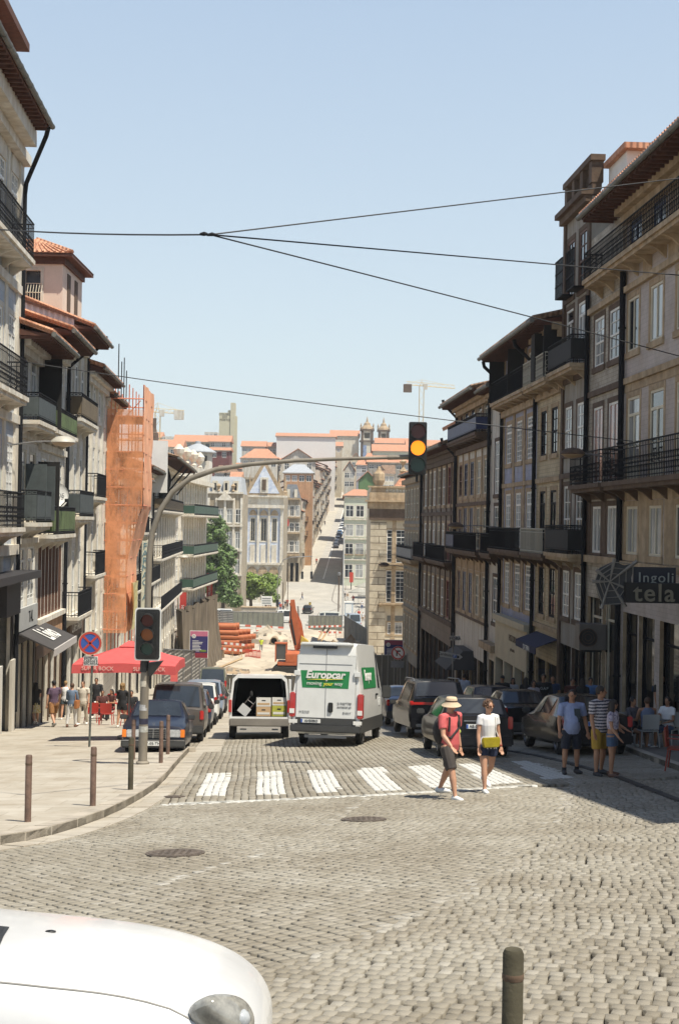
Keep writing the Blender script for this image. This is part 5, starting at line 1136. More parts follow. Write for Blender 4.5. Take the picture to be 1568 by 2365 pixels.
# tower cranes
def crane(label, ub, vt, vb, d, u0, u1, vj, tilt=0, cwu=None):
    a = P(ub, vb, d); t = thing('tower_crane', label, 'crane', a); M_ = mat('pale_crane_paint', (.58, .44, .20), .6); h = P(ub, vt, d).z; zj = P(ub, vj, d).z; w = .75
    m = MB(); zz = G(a.x, d)
    for sx in (-w, w):
        for sy in (-w, w): m.tube([(a.x + sx, d + sy, zz), (a.x + sx, d + sy, zj)], .08, 4)
    z = zz; s = 1
    while z < zj - 1.4: m.tube([(a.x - w * s, d - w, z), (a.x + w * s, d - w, z + 2)], .045, 4); m.tube([(a.x - w, d + w * s, z), (a.x - w, d - w * s, z + 2)], .045, 4); z += 2; s = -s
    m.build('mast', M_, t, a)
    m = MB(); p0 = P(u0, vj + tilt * (u0 - ub), d); p1 = P(u1, vj + tilt * (u1 - ub), d); up = Vector((0, 0, 1.1))
    for off in (Vector((0, -.6, 0)), Vector((0, .6, 0)), up): m.tube([p0 + off, p1 + off], .07, 4)
    n = int((p1 - p0).length / 1.6)
    for i in range(n):
        q = p0.lerp(p1, i / n); r = p0.lerp(p1, (i + 1) / n); m.tube([q + Vector((0, -.6, 0)), (q + r) / 2 + up, r + Vector((0, -.6, 0))], .06, 4)
    m.build('jib', M_, t, a)
    m = MB(); top = Vector((a.x, d, h)); m.tube([(a.x - .5, d, zj), top, (a.x + .5, d, zj)], .12, 4); m.tube([top, p0.lerp(p1, .8) + up], .05, 3); m.tube([top, p0 + up * .2], .05, 3); m.build('apex', M_, t, a)
    m = MB(); c = P(cwu, vj, d); m.box((c.x - 1.4, d - .8, c.z - 2.2), (c.x + 1.4, d + .8, c.z + .5)); m.build('counterweight', W_WHITE if cwu > ub else M_GRAND, t, a)
    m = MB(); m.box((a.x + .6, d - .9, zj - 1.2), (a.x + 1.9, d + .6, zj + .6)); m.build('cab', W_WHITE, t, a)
crane('pale yellow tower crane rising behind the shaded row near the hanging signal', 971, 877, 1040, 480, 938, 1050, 891, .08, 941)
crane('pale tower crane behind the scaffolding at left', 364, 930, 1003, 420, 345, 426, 952, .07, 414)
ck = thing('chimney', 'old round chimney beside the left tower crane', 'chimney', P(355, 1030, 330)); m = MB(); m.lathe([(1.1, 0), (1.1, 3), (.75, 3.2), (.6, 4.2), (.62, 6.3), (.7, 6.4)], ck.location, 12); m.build('stack', M_GRAND, ck, ck.location)
ck2 = MB(); ck2.box((ck.location.x - 1.6, 329, ck.location.z - 12), (ck.location.x + 1.8, 333, ck.location.z)); ck2.build('base', W_WHITE, ck, ck.location)
# trees
M_LEAF = mat('leaf_green', (.19, .28, .04), .6, var=.45, scale=.5); M_LEAFD = mat('dark_leaf_green', (.10, .17, .035), .6, var=.45, scale=.5); M_BARK = mat('tree_bark', (.13, .10, .07), .9, var=.3)
def tree(name, label, base, blobs, leaf, n, lsz, trunk_r, limbs):
    t = thing(name, label, 'tree', base); m = MB(); b0 = Vector(base)
    cen = [b0 + Vector(q[:3]) for q in blobs]; top = b0 + Vector((0, 0, limbs))
    m.tube([b0 - Vector((0, 0, .3)), b0 + Vector((.05, 0, limbs * .5)), top], [trunk_r * 1.2, trunk_r, trunk_r * .85], 8)
    for c in cen[:9]: m.tube([top - Vector((0, 0, .3)), (top + c) / 2 + Vector((0, 0, -.3)), c], [trunk_r * .55, trunk_r * .35, trunk_r * .1], 5)
    m.build('trunk', M_BARK, t, base, smooth=True)
    rg = random.Random(len(blobs)); c_ = MB()
    for q in blobs:
        c = b0 + Vector(q[:3]); rr = q[3]
        for i in range(int(n * rr * rr)):
            d = Vector((rg.gauss(0, 1), rg.gauss(0, 1), rg.gauss(0, 1))).normalized(); r = rr * (rg.random() ** .28) * rg.uniform(.85, 1.1)
            p = c + Vector((d.x * r, d.y * r, d.z * r * .85)); nrm = (d + Vector((rg.uniform(-.7, .7), rg.uniform(-.7, .7), rg.uniform(-.2, .9)))).normalized()
            a = nrm.orthogonal().normalized(); b = nrm.cross(a); s = lsz * rg.uniform(.6, 1.35); an = rg.uniform(0, 6.28); a, b = a * math.cos(an) + b * math.sin(an), b * math.cos(an) - a * math.sin(an)
            c_.q([p - a * s, p - b * s * .55, p + a * s, p + b * s * .55])
    me = bpy.data.meshes.new('crown'); o = base
    me.from_pydata([(v[0] - o[0], v[1] - o[1], v[2] - o[2]) for v in c_.v], [], c_.f); me.materials.append(leaf); link('crown', me, t); return t
rg = random.Random(11)
bl = [(rg.uniform(-3.6, 3.6), rg.uniform(-2.5, 2.5), rg.uniform(3.2, 6.2), rg.uniform(1.1, 1.9)) for _ in range(20)]
bl = [(q[0] * 1.12, q[1], q[2] * .95, q[3]) for q in bl if (q[0] / 4.4) ** 2 + ((q[2] - 4.2) / 3) ** 2 < 1.1] + [(-4.6, 0, 2.4, 1.3), (4.6, 0, 2.3, 1.1), (-3.2, 0, 2.1, 1.2), (3, 0, 2.3, 1.2), (0, -1, 5.6, 1.7), (3.4, 0, 4.3, 1.6), (-2.2, 0, 4.9, 1.6), (0, 0, 3.3, 1.8)]
tree('plane_tree', 'rounded bright green tree with a low trunk on the square in front of the church', P(579, 1407, 270), bl, M_LEAF, 150, .30, .3, 2.0)
bl = [(rg.uniform(-1.6, 2.3) * (1 - .5 * k / 17) + .2 * math.sin(k), rg.uniform(-1.6, 1.6), 2.2 + k * .82, rg.uniform(1.1, 1.7) * (1 - .35 * k / 18)) for k in range(17) for _ in (0, 1)]
tree('tall_tree', 'tall dark green tree beside the cream building with green balconies', P(492, 1408, 238), bl, M_LEAFD, 120, .30, .35, 6.0)
tree('tall_tree', 'lower dark green tree between the tall tree and the rounded one', P(515, 1408, 246), [(q[0], q[1], q[2] * .72 - .2, q[3]) for q in bl], M_LEAFD, 110, .28, .3, 4.5)
# ================================================================ street furniture
M_BOLR = mat('rusty_brown_post', (.17, .105, .075), .65, var=.4, scale=8, bump=.3); M_BOLG = mat('grey_green_post', (.085, .075, .05), .85, var=.3, scale=7, bump=.2, spec=.15)
M_POLE = mat('weathered_pole_paint', (.235, .205, .16), .65, var=.3, scale=3, stretch=(1, 1, .3), bump=.2); M_BLK = mat('black_housing', (.018, .018, .017), .45, var=.3, scale=6)
def bollard(u, v, h, m, label, r=.048, p=None):
    p = p or GP(u, v, .13); t = thing('bollard', label, 'bollard', p, group='metal posts along the pavement edge')
    b = MB(); b.lathe([(r, -.15), (r, h - .02), (r * .8, h)], (0, 0, 0), 16); b.build('post', m, t, smooth=True)
    b = MB(); b.lathe([(r * 1.02, h - .14), (r * 1.05, h - .13), (r * 1.05, h - .115), (r * 1.02, h - .11)], (0, 0, 0), 16); b.build('ring', M_GRAND, t, smooth=True); return t
bollard(65, 1898, .95, M_BOLR, 'rusty brown post nearest the left edge of the picture')
bollard(215, 1861, .93, M_BOLR, 'rusty brown post near the kerb curve, second from the left')
bollard(302, 1824, .93, M_BOLG, 'dark grey green post just left of the traffic light pole')
bollard(372, 1762, .95, M_BOLR, 'thin brown post just right of the traffic light pole, nearer one')
bollard(388, 1742, .98, M_BOLR, 'thin brown post in front of the old blue car bumper, farther one')
bollard(308, 1754, .95, M_BOLR, 'brown post behind the traffic light pole beside the old blue car')
pf = P(1185, 2192, 6.6); gf = G(pf.x, pf.y)
bollard(0, 0, pf.z - gf, M_BOLG, 'thick grey green post close to the camera at the bottom right', .049, Vector((pf.x, pf.y, gf)))
# --- no stopping sign
SG = GP(207, 1725, .13); t = thing('road_sign', 'round blue no stopping sign with a red cross over a small plate', 'road sign', SG)
d = SG.y; sc = d / 3285
m = MB(); top = (SG.z - P(210, 1455, d).z) * -1; m.tube([(0, 0, -.1), (.05, 0, top)], .032, 8); m.build('pole', mat('stickered_post', (.14, .15, .13), .6, var=.6, scale=9, bump=.3), t, smooth=True)
c = P(210, 1485, d) - SG + Vector((0, -.06, 0)); Rr = 27.5 * sc
def ring(mb, c, r0, r1, y0, y1, n=36, m=0):
    mb.loft([[Vector((c[0] + r * math.cos(2 * math.pi * k / n), c[1] + y, c[2] + r * math.sin(2 * math.pi * k / n))) for k in range(n)] for r, y in ((r0, y0), (r1, y0), (r1, y1), (r0, y1), (r0, y0))], m, cap=False)
def disc(mb, c, r, y0, y1, n=36, m=0): mb.loft([[Vector((c[0] + r * math.cos(2 * math.pi * k / n), c[1] + y, c[2] + r * math.sin(2 * math.pi * k / n))) for k in range(n)] for y in (y0, y1)], m)
M_SRED = mat('sign_red', (.50, .05, .03), .5, var=.12); M_SBLUE = mat('sign_blue', (.035, .10, .38), .5, var=.12)
m = MB(); disc(m, c, Rr, -.012, .012); m.build('disc', M_SBLUE, t); m = MB(); ring(m, c, Rr * .78, Rr * .97, -.02, -.012)
for a in (45, -45):
    M = Matrix.Translation(c) @ Matrix.Rotation(R(a), 4, 'Y'); m.box((-Rr * .8, -.019, -Rr * .085), (Rr * .8, -.0125, Rr * .085), 0, M)
m.build('red_ring_and_cross', M_SRED, t); m = MB(); ring(m, c, Rr * .95, Rr, -.022, .013); m.build('rim', mat('pale_sign_rim', (.55, .38, .28), .5), t)
c2 = P(211, 1526, d) - SG + Vector((0, -.05, 0)); w_, h_ = 16.5 * sc, 10.8 * sc
m = MB(); m.box((c2.x - w_, c2.y - .008, c2.z - h_), (c2.x + w_, c2.y + .008, c2.z + h_)); m.build('plate', M_WHITE, t)
for k, tx in enumerate(('EXCEPTO', 'CARGAS E', 'DESCARGAS')): text(tx, .085, M_IRON, t, face_M(c2 + Vector((0, -.012, .072 - k * .072)), (1, 0, 0)))
# --- traffic light with long curved arm
TL_ = GP(330, 1765, .13); d = TL_.y; t = thing('traffic_light', 'traffic light pole with a long curved arm and an amber lamp lit over the street', 'traffic light', TL_)
def q(u, v, dy=0): return P(u, v, d + dy) - TL_
sc = d / 3285
m = MB(); m.tube([Vector((0, 0, -.1)), q(333, 1640), q(336, 1552), q(337, 1530)], [.1, .1, .095, .075], 14); m.lathe([(.15, -.05), (.15, .05), (.11, .08)], (0, 0, 0), 14)
pts = [(337, 1535), (342, 1400), (345, 1290), (352, 1230), (370, 1180), (400, 1135), (440, 1105), (500, 1084), (580, 1072), (680, 1064), (780, 1060), (880, 1057.5), (944, 1056.5)]
m.tube([q(*p_) for p_ in pts], [.075, .072, .07, .068, .066, .064, .062, .058, .052, .046, .042, .038, .036], 14); m.tube([q(895, 1056.5), q(946, 1055.5)], .055, 8); m.build('pole', M_POLE, t, smooth=True)
def lens(par, c, r, col, lit):
    o = MB(); disc(o, c, r, -.012, .03, 28); ml = mat('lens_' + col, {'red': (.09, .012, .008), 'amber': (.30, .09, .02) if not lit else (1, .27, .01), 'green': (.012, .05, .04)}[col] if not lit else (1, .27, .01), .25, emit=3.0 if lit else 0) if not lit else mat('lit_amber_lens', (1, .25, .008), .3, emit=1.15)
    o.build('lens', ml, par); o = MB(); ring(o, c, r, r * 1.13, -.16, .02, 28)
    for k in range(len(o.v)):                         # visor cut away underneath
        x, y, z = o.v[k]
        if y < c.y - .1 and z < c.z: o.v[k] = (x, y + .12, z)
    o.build('visor', M_BLK, par)
def head(par, u0, v0, u1, v1, lit, back=False):
    a = q(u0, v1, -.2); b = q(u1, v0, -.2); cx = (a.x + b.x) / 2; w = b.x - a.x; h = b.z - a.z
    o = MB(); 
    if back:
        for k, (e, y0, y1, mm) in enumerate(((0, 0, .02, 0), (.028, -.008, 0, 1))):
            rr_ = .06; pl = []
            for sx, sz, a0 in ((1, 1, 0), (-1, 1, 90), (-1, -1, 180), (1, -1, 270)):
                for an in (0, 30, 60, 90): pl.append((cx + sx * (w / 2 - rr_ - e) + rr_ * math.cos(R(a0 + an)), (a.z + b.z) / 2 + sz * (h / 2 - rr_ - e) + rr_ * math.sin(R(a0 + an))))
            o.loft([[Vector((x, a.y + y + .05, z)) for x, z in pl] for y in (y0, y1)], mm)
        ob = o.build('backboard', [M_WHITE, M_BLK], par); hw = w * .30; hz = h * .42
    else: ob = None; hw = w / 2; hz = h / 2
    zc = (a.z + b.z) / 2; o = MB(); o.box((cx - hw, a.y - .02, zc - hz), (cx + hw, a.y + (.04 if back else .22), zc + hz))
    hs = o.build('lamp_housing', M_BLK, par, bevel=.015)
    r = min(hw * .86, hz * .28)
    for k, cl in enumerate(('red', 'amber', 'green')): lens(hs, Vector((cx, a.y - .035, zc + hz * (.64 - .64 * k))), r, cl, lit and k == 1)
    return hs
head(t, 943, 975, 986, 1095, True); m = MB(); m.tube([q(962, 1092), q(962, 1113)], .035, 6); m.build('bracket', M_BLK, t)
head(t, 310, 1405, 373, 1526, False, True); m = MB(); m.loft([[Vector((x, y - .12, z)) for x, z in ((q(345, 1530).x, q(345, 1530).z), (q(378, 1526).x, q(378, 1526).z), (q(352, 1560).x, q(352, 1560).z), (q(345, 1560).x, q(345, 1560).z))] for y in (0, .22)]); m.build('side_signal', M_BLK, t)
# stickers on the pole
for i, (v_, c_) in enumerate(((1540, (.02, .02, .02)), (1552, (.03, .03, .03)), (1585, (.6, .55, .45)), (1640, (.5, .5, .5)), (1672, (.03, .03, .06)), (1690, (.5, .5, .45)))):
    m = MB(); a = q(335 - (v_ - 1530) * .02, v_); m.tube([a, a + Vector((0, 0, .13))], .1015, 14); m.build('sticker', mat(f'sticker_paper_{i}', c_, .6, var=.4, scale=20), t, smooth=True)
# --- overhead wires
M_WIRE = mat('wire', (.025, .027, .03), .6)
WI = thing('overhead_wires', 'overhead tram wires fanning out from one junction above the street', 'wires', P(485, 542, 22))
def wire(par, a, b, r, sag=.1, n=10, name='wire'):
    a, b = Vector(a), Vector(b); o = MB(); o.tube([a.lerp(b, i / n) - Vector((0, 0, sag * 4 * (i / n) * (1 - i / n))) for i in range(n + 1)], r, 5); return o.build(name, M_WIRE, par, par.location)
nd = P(485, 542, 22)
wire(WI, P(-250, 506, 29), nd, .014); wire(WI, nd, P(1640, 403, 31), .012, .0); wire(WI, nd, P(1640, 642, 33), .013, .0); wire(WI, nd, P(1640, 842, 36), .013, -.02)
m = MB(); m.tube([P(462, 541, 22), P(472, 540, 22), P(480, 541, 22)], [.02, .035, .02], 8); m.tube([P(478, 543, 22), P(490, 541, 22), P(502, 543, 22)], [.018, .032, .016], 8); m.tube([P(495, 542, 22), P(508, 545, 22)], .016, 6); m.build('insulator', M_IRON, WI, nd)
W2 = thing('span_wire', 'long single wire sagging across the street between the two rows', 'wires', P(55, 835, 48)); wire(W2, P(58, 836, 49), P(1478, 1021, 46), .016, .12)
# --- street lamps on brackets
def wall_lamp(u0, v0, u1, v1, d, label, d1=None, s=1.0):
    a = P(u0, v0, d); b = P(u1, v1, d1 or d); t = thing('street_lamp', label, 'street lamp', b, group='dome lamps on wall brackets'); m = MB(); m.tube([a, a.lerp(b, .5) + Vector((0, 0, .05)), b + Vector((0, 0, .0))], .03, 6); m.build('bracket', M_METAL, t, b)
    m = MB(); m.lathe([(.02, .2 * s), (.25 * s, .16 * s), (.42 * s, .04 * s), (.46 * s, -.04 * s), (.44 * s, -.06 * s)], b, 18); m.build('lamp_shade', mat('lamp_shade_grey', (.42, .40, .34), .5, var=.2) if u1 < 784 else M_GRAND, t, b, smooth=True)
    m = MB(); m.lathe([(.44 * s, -.06 * s), (.3 * s, -.16 * s), (.1 * s, -.2 * s)], b, 14); m.build('diffuser', mat('lamp_diffuser', (.35, .25, .15), .4), t, b, smooth=True)
wall_lamp(28, 1027, 147, 1019, 49, 'large dome lamp on a long bracket from the blue tiled house', s=.95)
wall_lamp(1415, 1060, 1322, 1046, 47, 'dark dome lamp on a bracket over the worn white tiled house', s=.9)
wall_lamp(1155, 1218, 1052, 1214, 72, 'dark dome lamp on a long bracket before the blue balcony', s=.9)
wall_lamp(940, 1311, 887, 1304, 108, 'small dark dome lamp at the far end of the shaded row', s=.9)
wall_lamp(272, 1218, 313, 1219, 94, 'pale dome lamp right of the scaffolding', s=1.0)
wall_lamp(386, 1292, 424, 1286, 135, 'pale dome lamp below the ornate balcony farther along', s=1.0)
# --- pharmacy sign, satellite dish
def pxbox(mb, u0, v0, u1, v1, d, th, m=0):
    a = P(u0, v1, d); b = P(u1, v0, d); mb.box((a.x, d, a.z), (b.x, d + th, b.z), m); return a, b
fs = P(334, 1330, 96); t = thing('pharmacy_sign', 'tall cream vertical sign reading FARMACIA in blue letters', 'sign', fs); m = MB(); pxbox(m, 326, 1249, 347, 1413, 96, .15); m.build('board', mat('cream_sign', (.66, .64, .50), .6, var=.12), t, fs)
for k, ch in enumerate('FARMACIA'): text(ch, .62, mat('teal_letters', (.10, .22, .28), .6), t, face_M(P(336, 1262 + k * 16.8, 95.98) - fs, (1, 0, 0)))
m = MB(); m.tube([P(300, 1268, 96), P(326, 1268, 96)], .03, 5); m.tube([P(305, 1386, 96), P(326, 1386, 96)], .03, 5); m.build('bracket', M_METAL, t, fs)
ds = P(134, 1145, 57); t = thing('satellite_dish', 'white satellite dish reading NOS on the balcony with green cloth', 'satellite dish', ds); m = MB()
Md = Matrix.Translation(ds) @ Matrix.Rotation(R(20), 4, 'Z') @ Matrix.Rotation(R(80), 4, 'X')
m.loft([[Md @ Vector((r * .85 * math.cos(2 * math.pi * k / 20), r * math.sin(2 * math.pi * k / 20), z)) for k in range(20)] for r, z in ((.02, 0), (.25, .02), (.44, .07), (.5, .1), (.45, .075), (.25, .0), (.02, -.02))]); m.build('dish', M_WHITE, t, ds, smooth=True)
text('NOS', .26, M_METAL, t, Matrix.Translation(Vector((0, -.02, 0))) @ Matrix.Rotation(R(20), 4, 'Z') @ Matrix.Rotation(R(80), 4, 'X') @ Matrix.Translation((0, 0, .05)))
m = MB(); m.tube([ds + Vector((.1, 0, -.45)), ds + Vector((.45, -.5, -.2))], .02, 5); m.box((ds.x + .4, ds.y - .6, ds.z - .26), (ds.x + .52, ds.y - .45, ds.z - .12)); m.build('receiver_arm', M_IRON, t, ds)
# --- spider web sign with shop name board (right edge)
sp0 = P(1407, 1343, 39.9); t = thing('shop_sign', 'grey spider web shaped metal sign on the beige house corner', 'sign', sp0); m = MB()
M_WEB = mat('dark_sheet_metal', (.05, .05, .052), .5, var=.25); sc = 39.9 / 3285
spk = [(1419, 1288), (1378, 1318), (1366, 1344), (1388, 1410), (1443, 1404), (1466, 1372), (1462, 1300)]
ctr = sp0; tips = [P(u, v, 39.9) for u, v in ((1418, 1296), (1384, 1312), (1373, 1343), (1382, 1378), (1393, 1396), (1425, 1398), (1446, 1392), (1460, 1368), (1457, 1335), (1465, 1300), (1440, 1306))]
m.loft([[p_ + Vector((0, y, 0)) for p_ in tips] for y in (0, .08)]); m.build('board', M_WEB, t, sp0)
m = MB(); rr_ = [(1418, 1290), (1376, 1316), (1366, 1343), (1388, 1406), (1444, 1402), (1468, 1368), (1470, 1296)]
for u, v in rr_: m.tube([ctr + Vector((0, -.03, 0)), P(u, v, 39.87)], [.015, .06], 5)
for f in (.35, .6, .85):
    ps = [ctr.lerp(P(u, v, 39.85), f) + Vector((0, -.03, 0)) for u, v in rr_]; m.tube(ps + [ps[0]], .014, 4)
m.build('web_ribs', mat('pale_rib', (.24, .22, .19), .6), t, sp0)
nb = P(1508, 1340, 39.7); t = thing('shop_sign', 'dark name board with raised pale letters beside the spider web sign', 'sign', nb); m = MB(); pxbox(m, 1462, 1311, 1560, 1352, 39.9, .1); m.build('upper_board', mat('dark_blue_board', (.018, .022, .035), .6), t, nb)
m = MB(); pxbox(m, 1445, 1349, 1600, 1392, 39.5, .45); m.build('lower_board', mat('black_board', (.014, .013, .012), .6), t, nb)
text('Ingoli', .40, mat('pale_letter', (.30, .32, .30), .5), t, face_M(P(1514, 1335, 39.85) - nb, (1, 0, 0)), extrude=.02, space=1.15); text('tela', .70, mat('dull_gold_letter', (.20, .18, .13), .5), t, face_M(P(1510, 1371, 39.45) - nb, (1, 0, 0)), extrude=.03, space=1.12, bold=.01)
# air conditioner
ac = P(1367, 1474, 49.5); t = thing('air_conditioner', 'boxy air conditioner unit hung over the shaded pavement', 'air conditioner', ac); m = MB(); m.box((ac.x - .45, ac.y, ac.z - .42), (ac.x + .5, ac.y + .9, ac.z + .48)); m.build('casing', mat('dull_beige_casing', (.15, .13, .11), .6, var=.2), t, ac, bevel=.02)
m = MB(); c_ = ac + Vector((-.15, -.01, .02)); disc(m, c_, .3, -.01, .03); m.build('fan', M_BLK, t, ac); m = MB(); ring(m, c_, .1, .12, -.025, -.01); ring(m, c_, .2, .22, -.025, -.01); ring(m, c_, .29, .32, -.03, 0); m.build('grille', M_GRAND, t, ac); m = MB(); m.box((ac.x - .3, ac.y + .2, ac.z - .5), (ac.x + 1.2, ac.y + .7, ac.z - .43)); m.build('bracket', M_IRON, t, ac)
# --- information panels and the no turn sign
M_PBLUE = mat('panel_blue', (.035, .03, .14), .5, var=.15); M_PPINK = mat('panel_pink', (.55, .16, .25), .5, var=.1); M_PRED = mat('panel_red', (.30, .03, .05), .5, var=.3, scale=3)
def panel(u0, v0, u1, v1, d, label, seed, dark=0):
    c = P((u0 + u1) / 2, v1, d); t = thing('information_panel', label, 'information panel', c, group='blue construction information panels'); a, b = P(u0, v1, d), P(u1, v0, d); w = b.x - a.x; h = b.z - a.z
    def bxp(n, x0, z0, x1, z1, y, mm): o = MB(); o.box((a.x + x0 * w, d - y, a.z + z0 * h), (a.x + x1 * w, d - y + .008, a.z + z1 * h)); o.build(n, mm, t, c)
    o = MB(); o.box((a.x, d, a.z), (b.x, d + .06, b.z)); o.build('board', M_WHITE, t, c)
    bxp('blue_field', .03, .2, .97, .8, .012, M_PBLUE); bxp('red_field', .03, .02, .97, .2, .012, M_PRED if not dark else M_PBLUE); bxp('pink_field', .03, .8, .97, .98, .012, M_PPINK if not dark else mat('panel_dark_pink', (.28, .05, .09), .5))
    o = MB(); disc(o, Vector((a.x + .22 * w, d, a.z + .8 * h)), .11 * w, -.03, -.013); o.build('round_logo', M_WHITE, t, c); o = MB(); ring(o, Vector((a.x + .22 * w, d, a.z + .8 * h)), .04 * w, .06 * w, -.036, -.03, 16); o.build('logo_mark', M_METAL, t, c)
    rg = random.Random(seed)
    for k in range(8):
        ln = rg.uniform(.3, .6); bxp('text_line', .14, .62 - k * .052, .14 + ln, .64 - k * .052, .02, M_WHITE)
    if not dark: o = MB(); o.ell((a.x + .72 * w, d - .02, a.z + .27 * h), (.2 * w, .008, .04 * h)); o.build('leaf_motif', M_LEAF, t, c)
    gz_ = G(c.x, d); 
    for x in (.12, .88): o = MB(); o.box((a.x + x * w - .04, d + .06, gz_ - .2), (a.x + x * w + .04, d + .12, b.z)); o.build('post', M_METAL, t, c)
    return t
panel(438, 1457, 482, 1520, 112, 'blue information panel with a pink top, standing before the orange pipes', 1); panel(886, 1478, 931, 1535, 99, 'darker blue information panel at the foot of the granite corner, right of the white van', 2, 1)
c = P(919, 1508, 92); t = thing('road_sign', 'round red bordered no left turn sign right of the large van', 'road sign', c); m = MB(); disc(m, c, .44, -.01, .01); m.build('disc', M_WHITE, t, c); m = MB(); ring(m, c, .34, .43, -.02, -.011)
M = Matrix.Translation(c) @ Matrix.Rotation(R(45), 4, 'Y'); m.box((-.36, -.024, -.035), (.36, -.021, .035), 0, M); m.build('red_ring_and_bar', M_SRED, t, c)
m = MB(); m.box((c.x - .12, c.y - .019, c.z - .2), (c.x - .04, c.y - .012, c.z + .16)); m.box((c.x - .04, c.y - .019, c.z + .08), (c.x + .16, c.y - .012, c.z + .16)); m.build('arrow', M_IRON, t, c); m = MB(); m.box((c.x - .45, c.y, c.z - .95), (c.x + .4, c.y + .02, c.z - .52)); m.build('plate', M_METAL, t, c)
m = MB(); m.tube([(c.x, c.y + .04, G(c.x, c.y)), (c.x, c.y + .04, c.z)], .035, 6); m.build('pole', M_METAL, t, c)
# direction sign Cardosas
c = P(1362, 1513, 70); c = P(1041, 1516, 72); t = thing('direction_sign', 'white arrow shaped direction sign on the shaded pavement, pointing right', 'sign', c); a, b = P(1015, 1526, 72), P(1067, 1500, 72)
m = MB(); pl = [P(1015, 1504, 72), P(1062, 1512, 72), P(1068, 1518, 72), P(1061, 1523, 72), P(1015, 1516, 72)]; m.loft([[p_ + Vector((0, y, 0)) for p_ in pl] for y in (0, .04)]); m.build('board', mat('pale_sign_board', (.42, .40, .36), .5), t, c)
text('Cardosas', .2, M_IRON, t, face_M(P(1028, 1511.5, 71.97) - c, (1, 0, -.15))); m = MB(); pxbox(m, 1046, 1512, 1054, 1519, 71.95, .02); m.build('parking_mark', M_SBLUE, t, c); text('P', .2, M_WHITE, t, face_M(P(1050, 1515.5, 71.93) - c, (1, 0, 0)))
m = MB(); pl = [P(1055, 1513, 72), P(1061, 1517.5, 72), P(1055, 1521, 72)]; m.loft([[p_ + Vector((0, y, 0)) for p_ in pl] for y in (-.03, -.012)]); m.build('arrow', M_IRON, t, c); m = MB(); m.tube([(c.x + .1, 72.1, G(c.x, 72)), (c.x + .1, 72.1, c.z + 1.2)], .035, 6); m.build('pole', M_METAL, t, c)
c = P(1050, 1473, 80); t = thing('shop_sign', 'small white hanging sign above the arrow shaped direction sign', 'sign', c); m = MB(); pxbox(m, 1039, 1469, 1062, 1479, 80, .1); m.build('board', mat('pale_sign_board', (.4, .4, .4)), t, c); text('FORA', .26, M_IRON, t, face_M(P(1051, 1475, 79.97) - c, (1, 0, 0)))
# --- parasol with cafe tables and chairs
M_PAR = mat('red_parasol_cloth', (.60, .09, .085), .75, var=.15, scale=3); M_REDP = mat('red_plastic', (.42, .03, .02), .4)
PP = GP(283, 1652, .13, 40, 52); d = 43.5; PP = Vector((P(283, 1600, d).x, d, G(P(283, 1600, d).x, d) + .13))
t = thing('parasol', 'large square red parasol over the cafe tables with SUPER BOCK on its edge', 'parasol', PP)
e = P(155, 1538, d - 1.7); e2 = P(408, 1541, d - 1.7); zl = e.z; ap = P(283, 1484, d).z; hw = (e2.x - e.x) / 2 * .95; cx = (e.x + e2.x) / 2
m = MB(); N8 = 32
def sq(f, z, sag=0):
    pts = []
    for k in range(N8):
        a = k / N8 * 8; sd = int(a // 2); tt = (a % 2) - 1; x, y = [(1, tt), (-tt, 1), (-1, -tt), (tt, -1)][sd]
        pts.append(Vector((cx + x * hw * f, d + y * hw * f * .85, z - sag * (1 - abs(tt)) * -1 * f)))
    return pts
m.loft([sq(.16, ap - .12), sq(.45, zl + (ap - zl) * .52, .0), sq(.75, zl + (ap - zl) * .2, .03), sq(1, zl, .07), sq(1.01, zl - .26, .05), sq(.985, zl - .25, .05), sq(.975, zl - .02, .07), sq(.5, zl + (ap - zl) * .42)], cap=False)
m.loft([sq(.03, ap + .06), sq(.2, ap - .1), sq(.19, ap - .13), sq(.03, ap + .02)], cap=False); m.build('canopy', M_PAR, t, PP)
m = MB(); m.tube([(cx, d, PP.z), (cx, d, ap)], .035, 8); m.lathe([(.35, 0), (.35, .1), (.06, .14)], (cx, d, PP.z), 14); m.build('pole', M_METAL, t, PP)
text('SUPER BOCK', .165, mat('pale_pink_letters', (.72, .50, .42), .7), t, face_M(Vector((cx - hw * .5, d - hw * .87, zl - .1)) - PP, (1, 0, 0))); text('SUPER BOCK', .165, MATS['pale_pink_letters'], t, face_M(Vector((cx + hw * .5, d - hw * .87, zl - .1)) - PP, (1, 0, 0)))
def cafe_table(x, y, z, label, m_=M_REDP, white=False):
    t = thing('cafe_table', label, 'table', (x, y, z)); m = MB(); m.lathe([(.42, .70), (.42, .73)], (0, 0, 0), 18); m.build('tabletop', M_WHITE if not white else M_METAL, t)
    m = MB(); m.tube([(0, 0, .02), (0, 0, .70)], .03, 6); m.lathe([(.25, 0), (.22, .03), (.03, .05)], (0, 0, 0), 12); m.build('pedestal', m_, t); return t
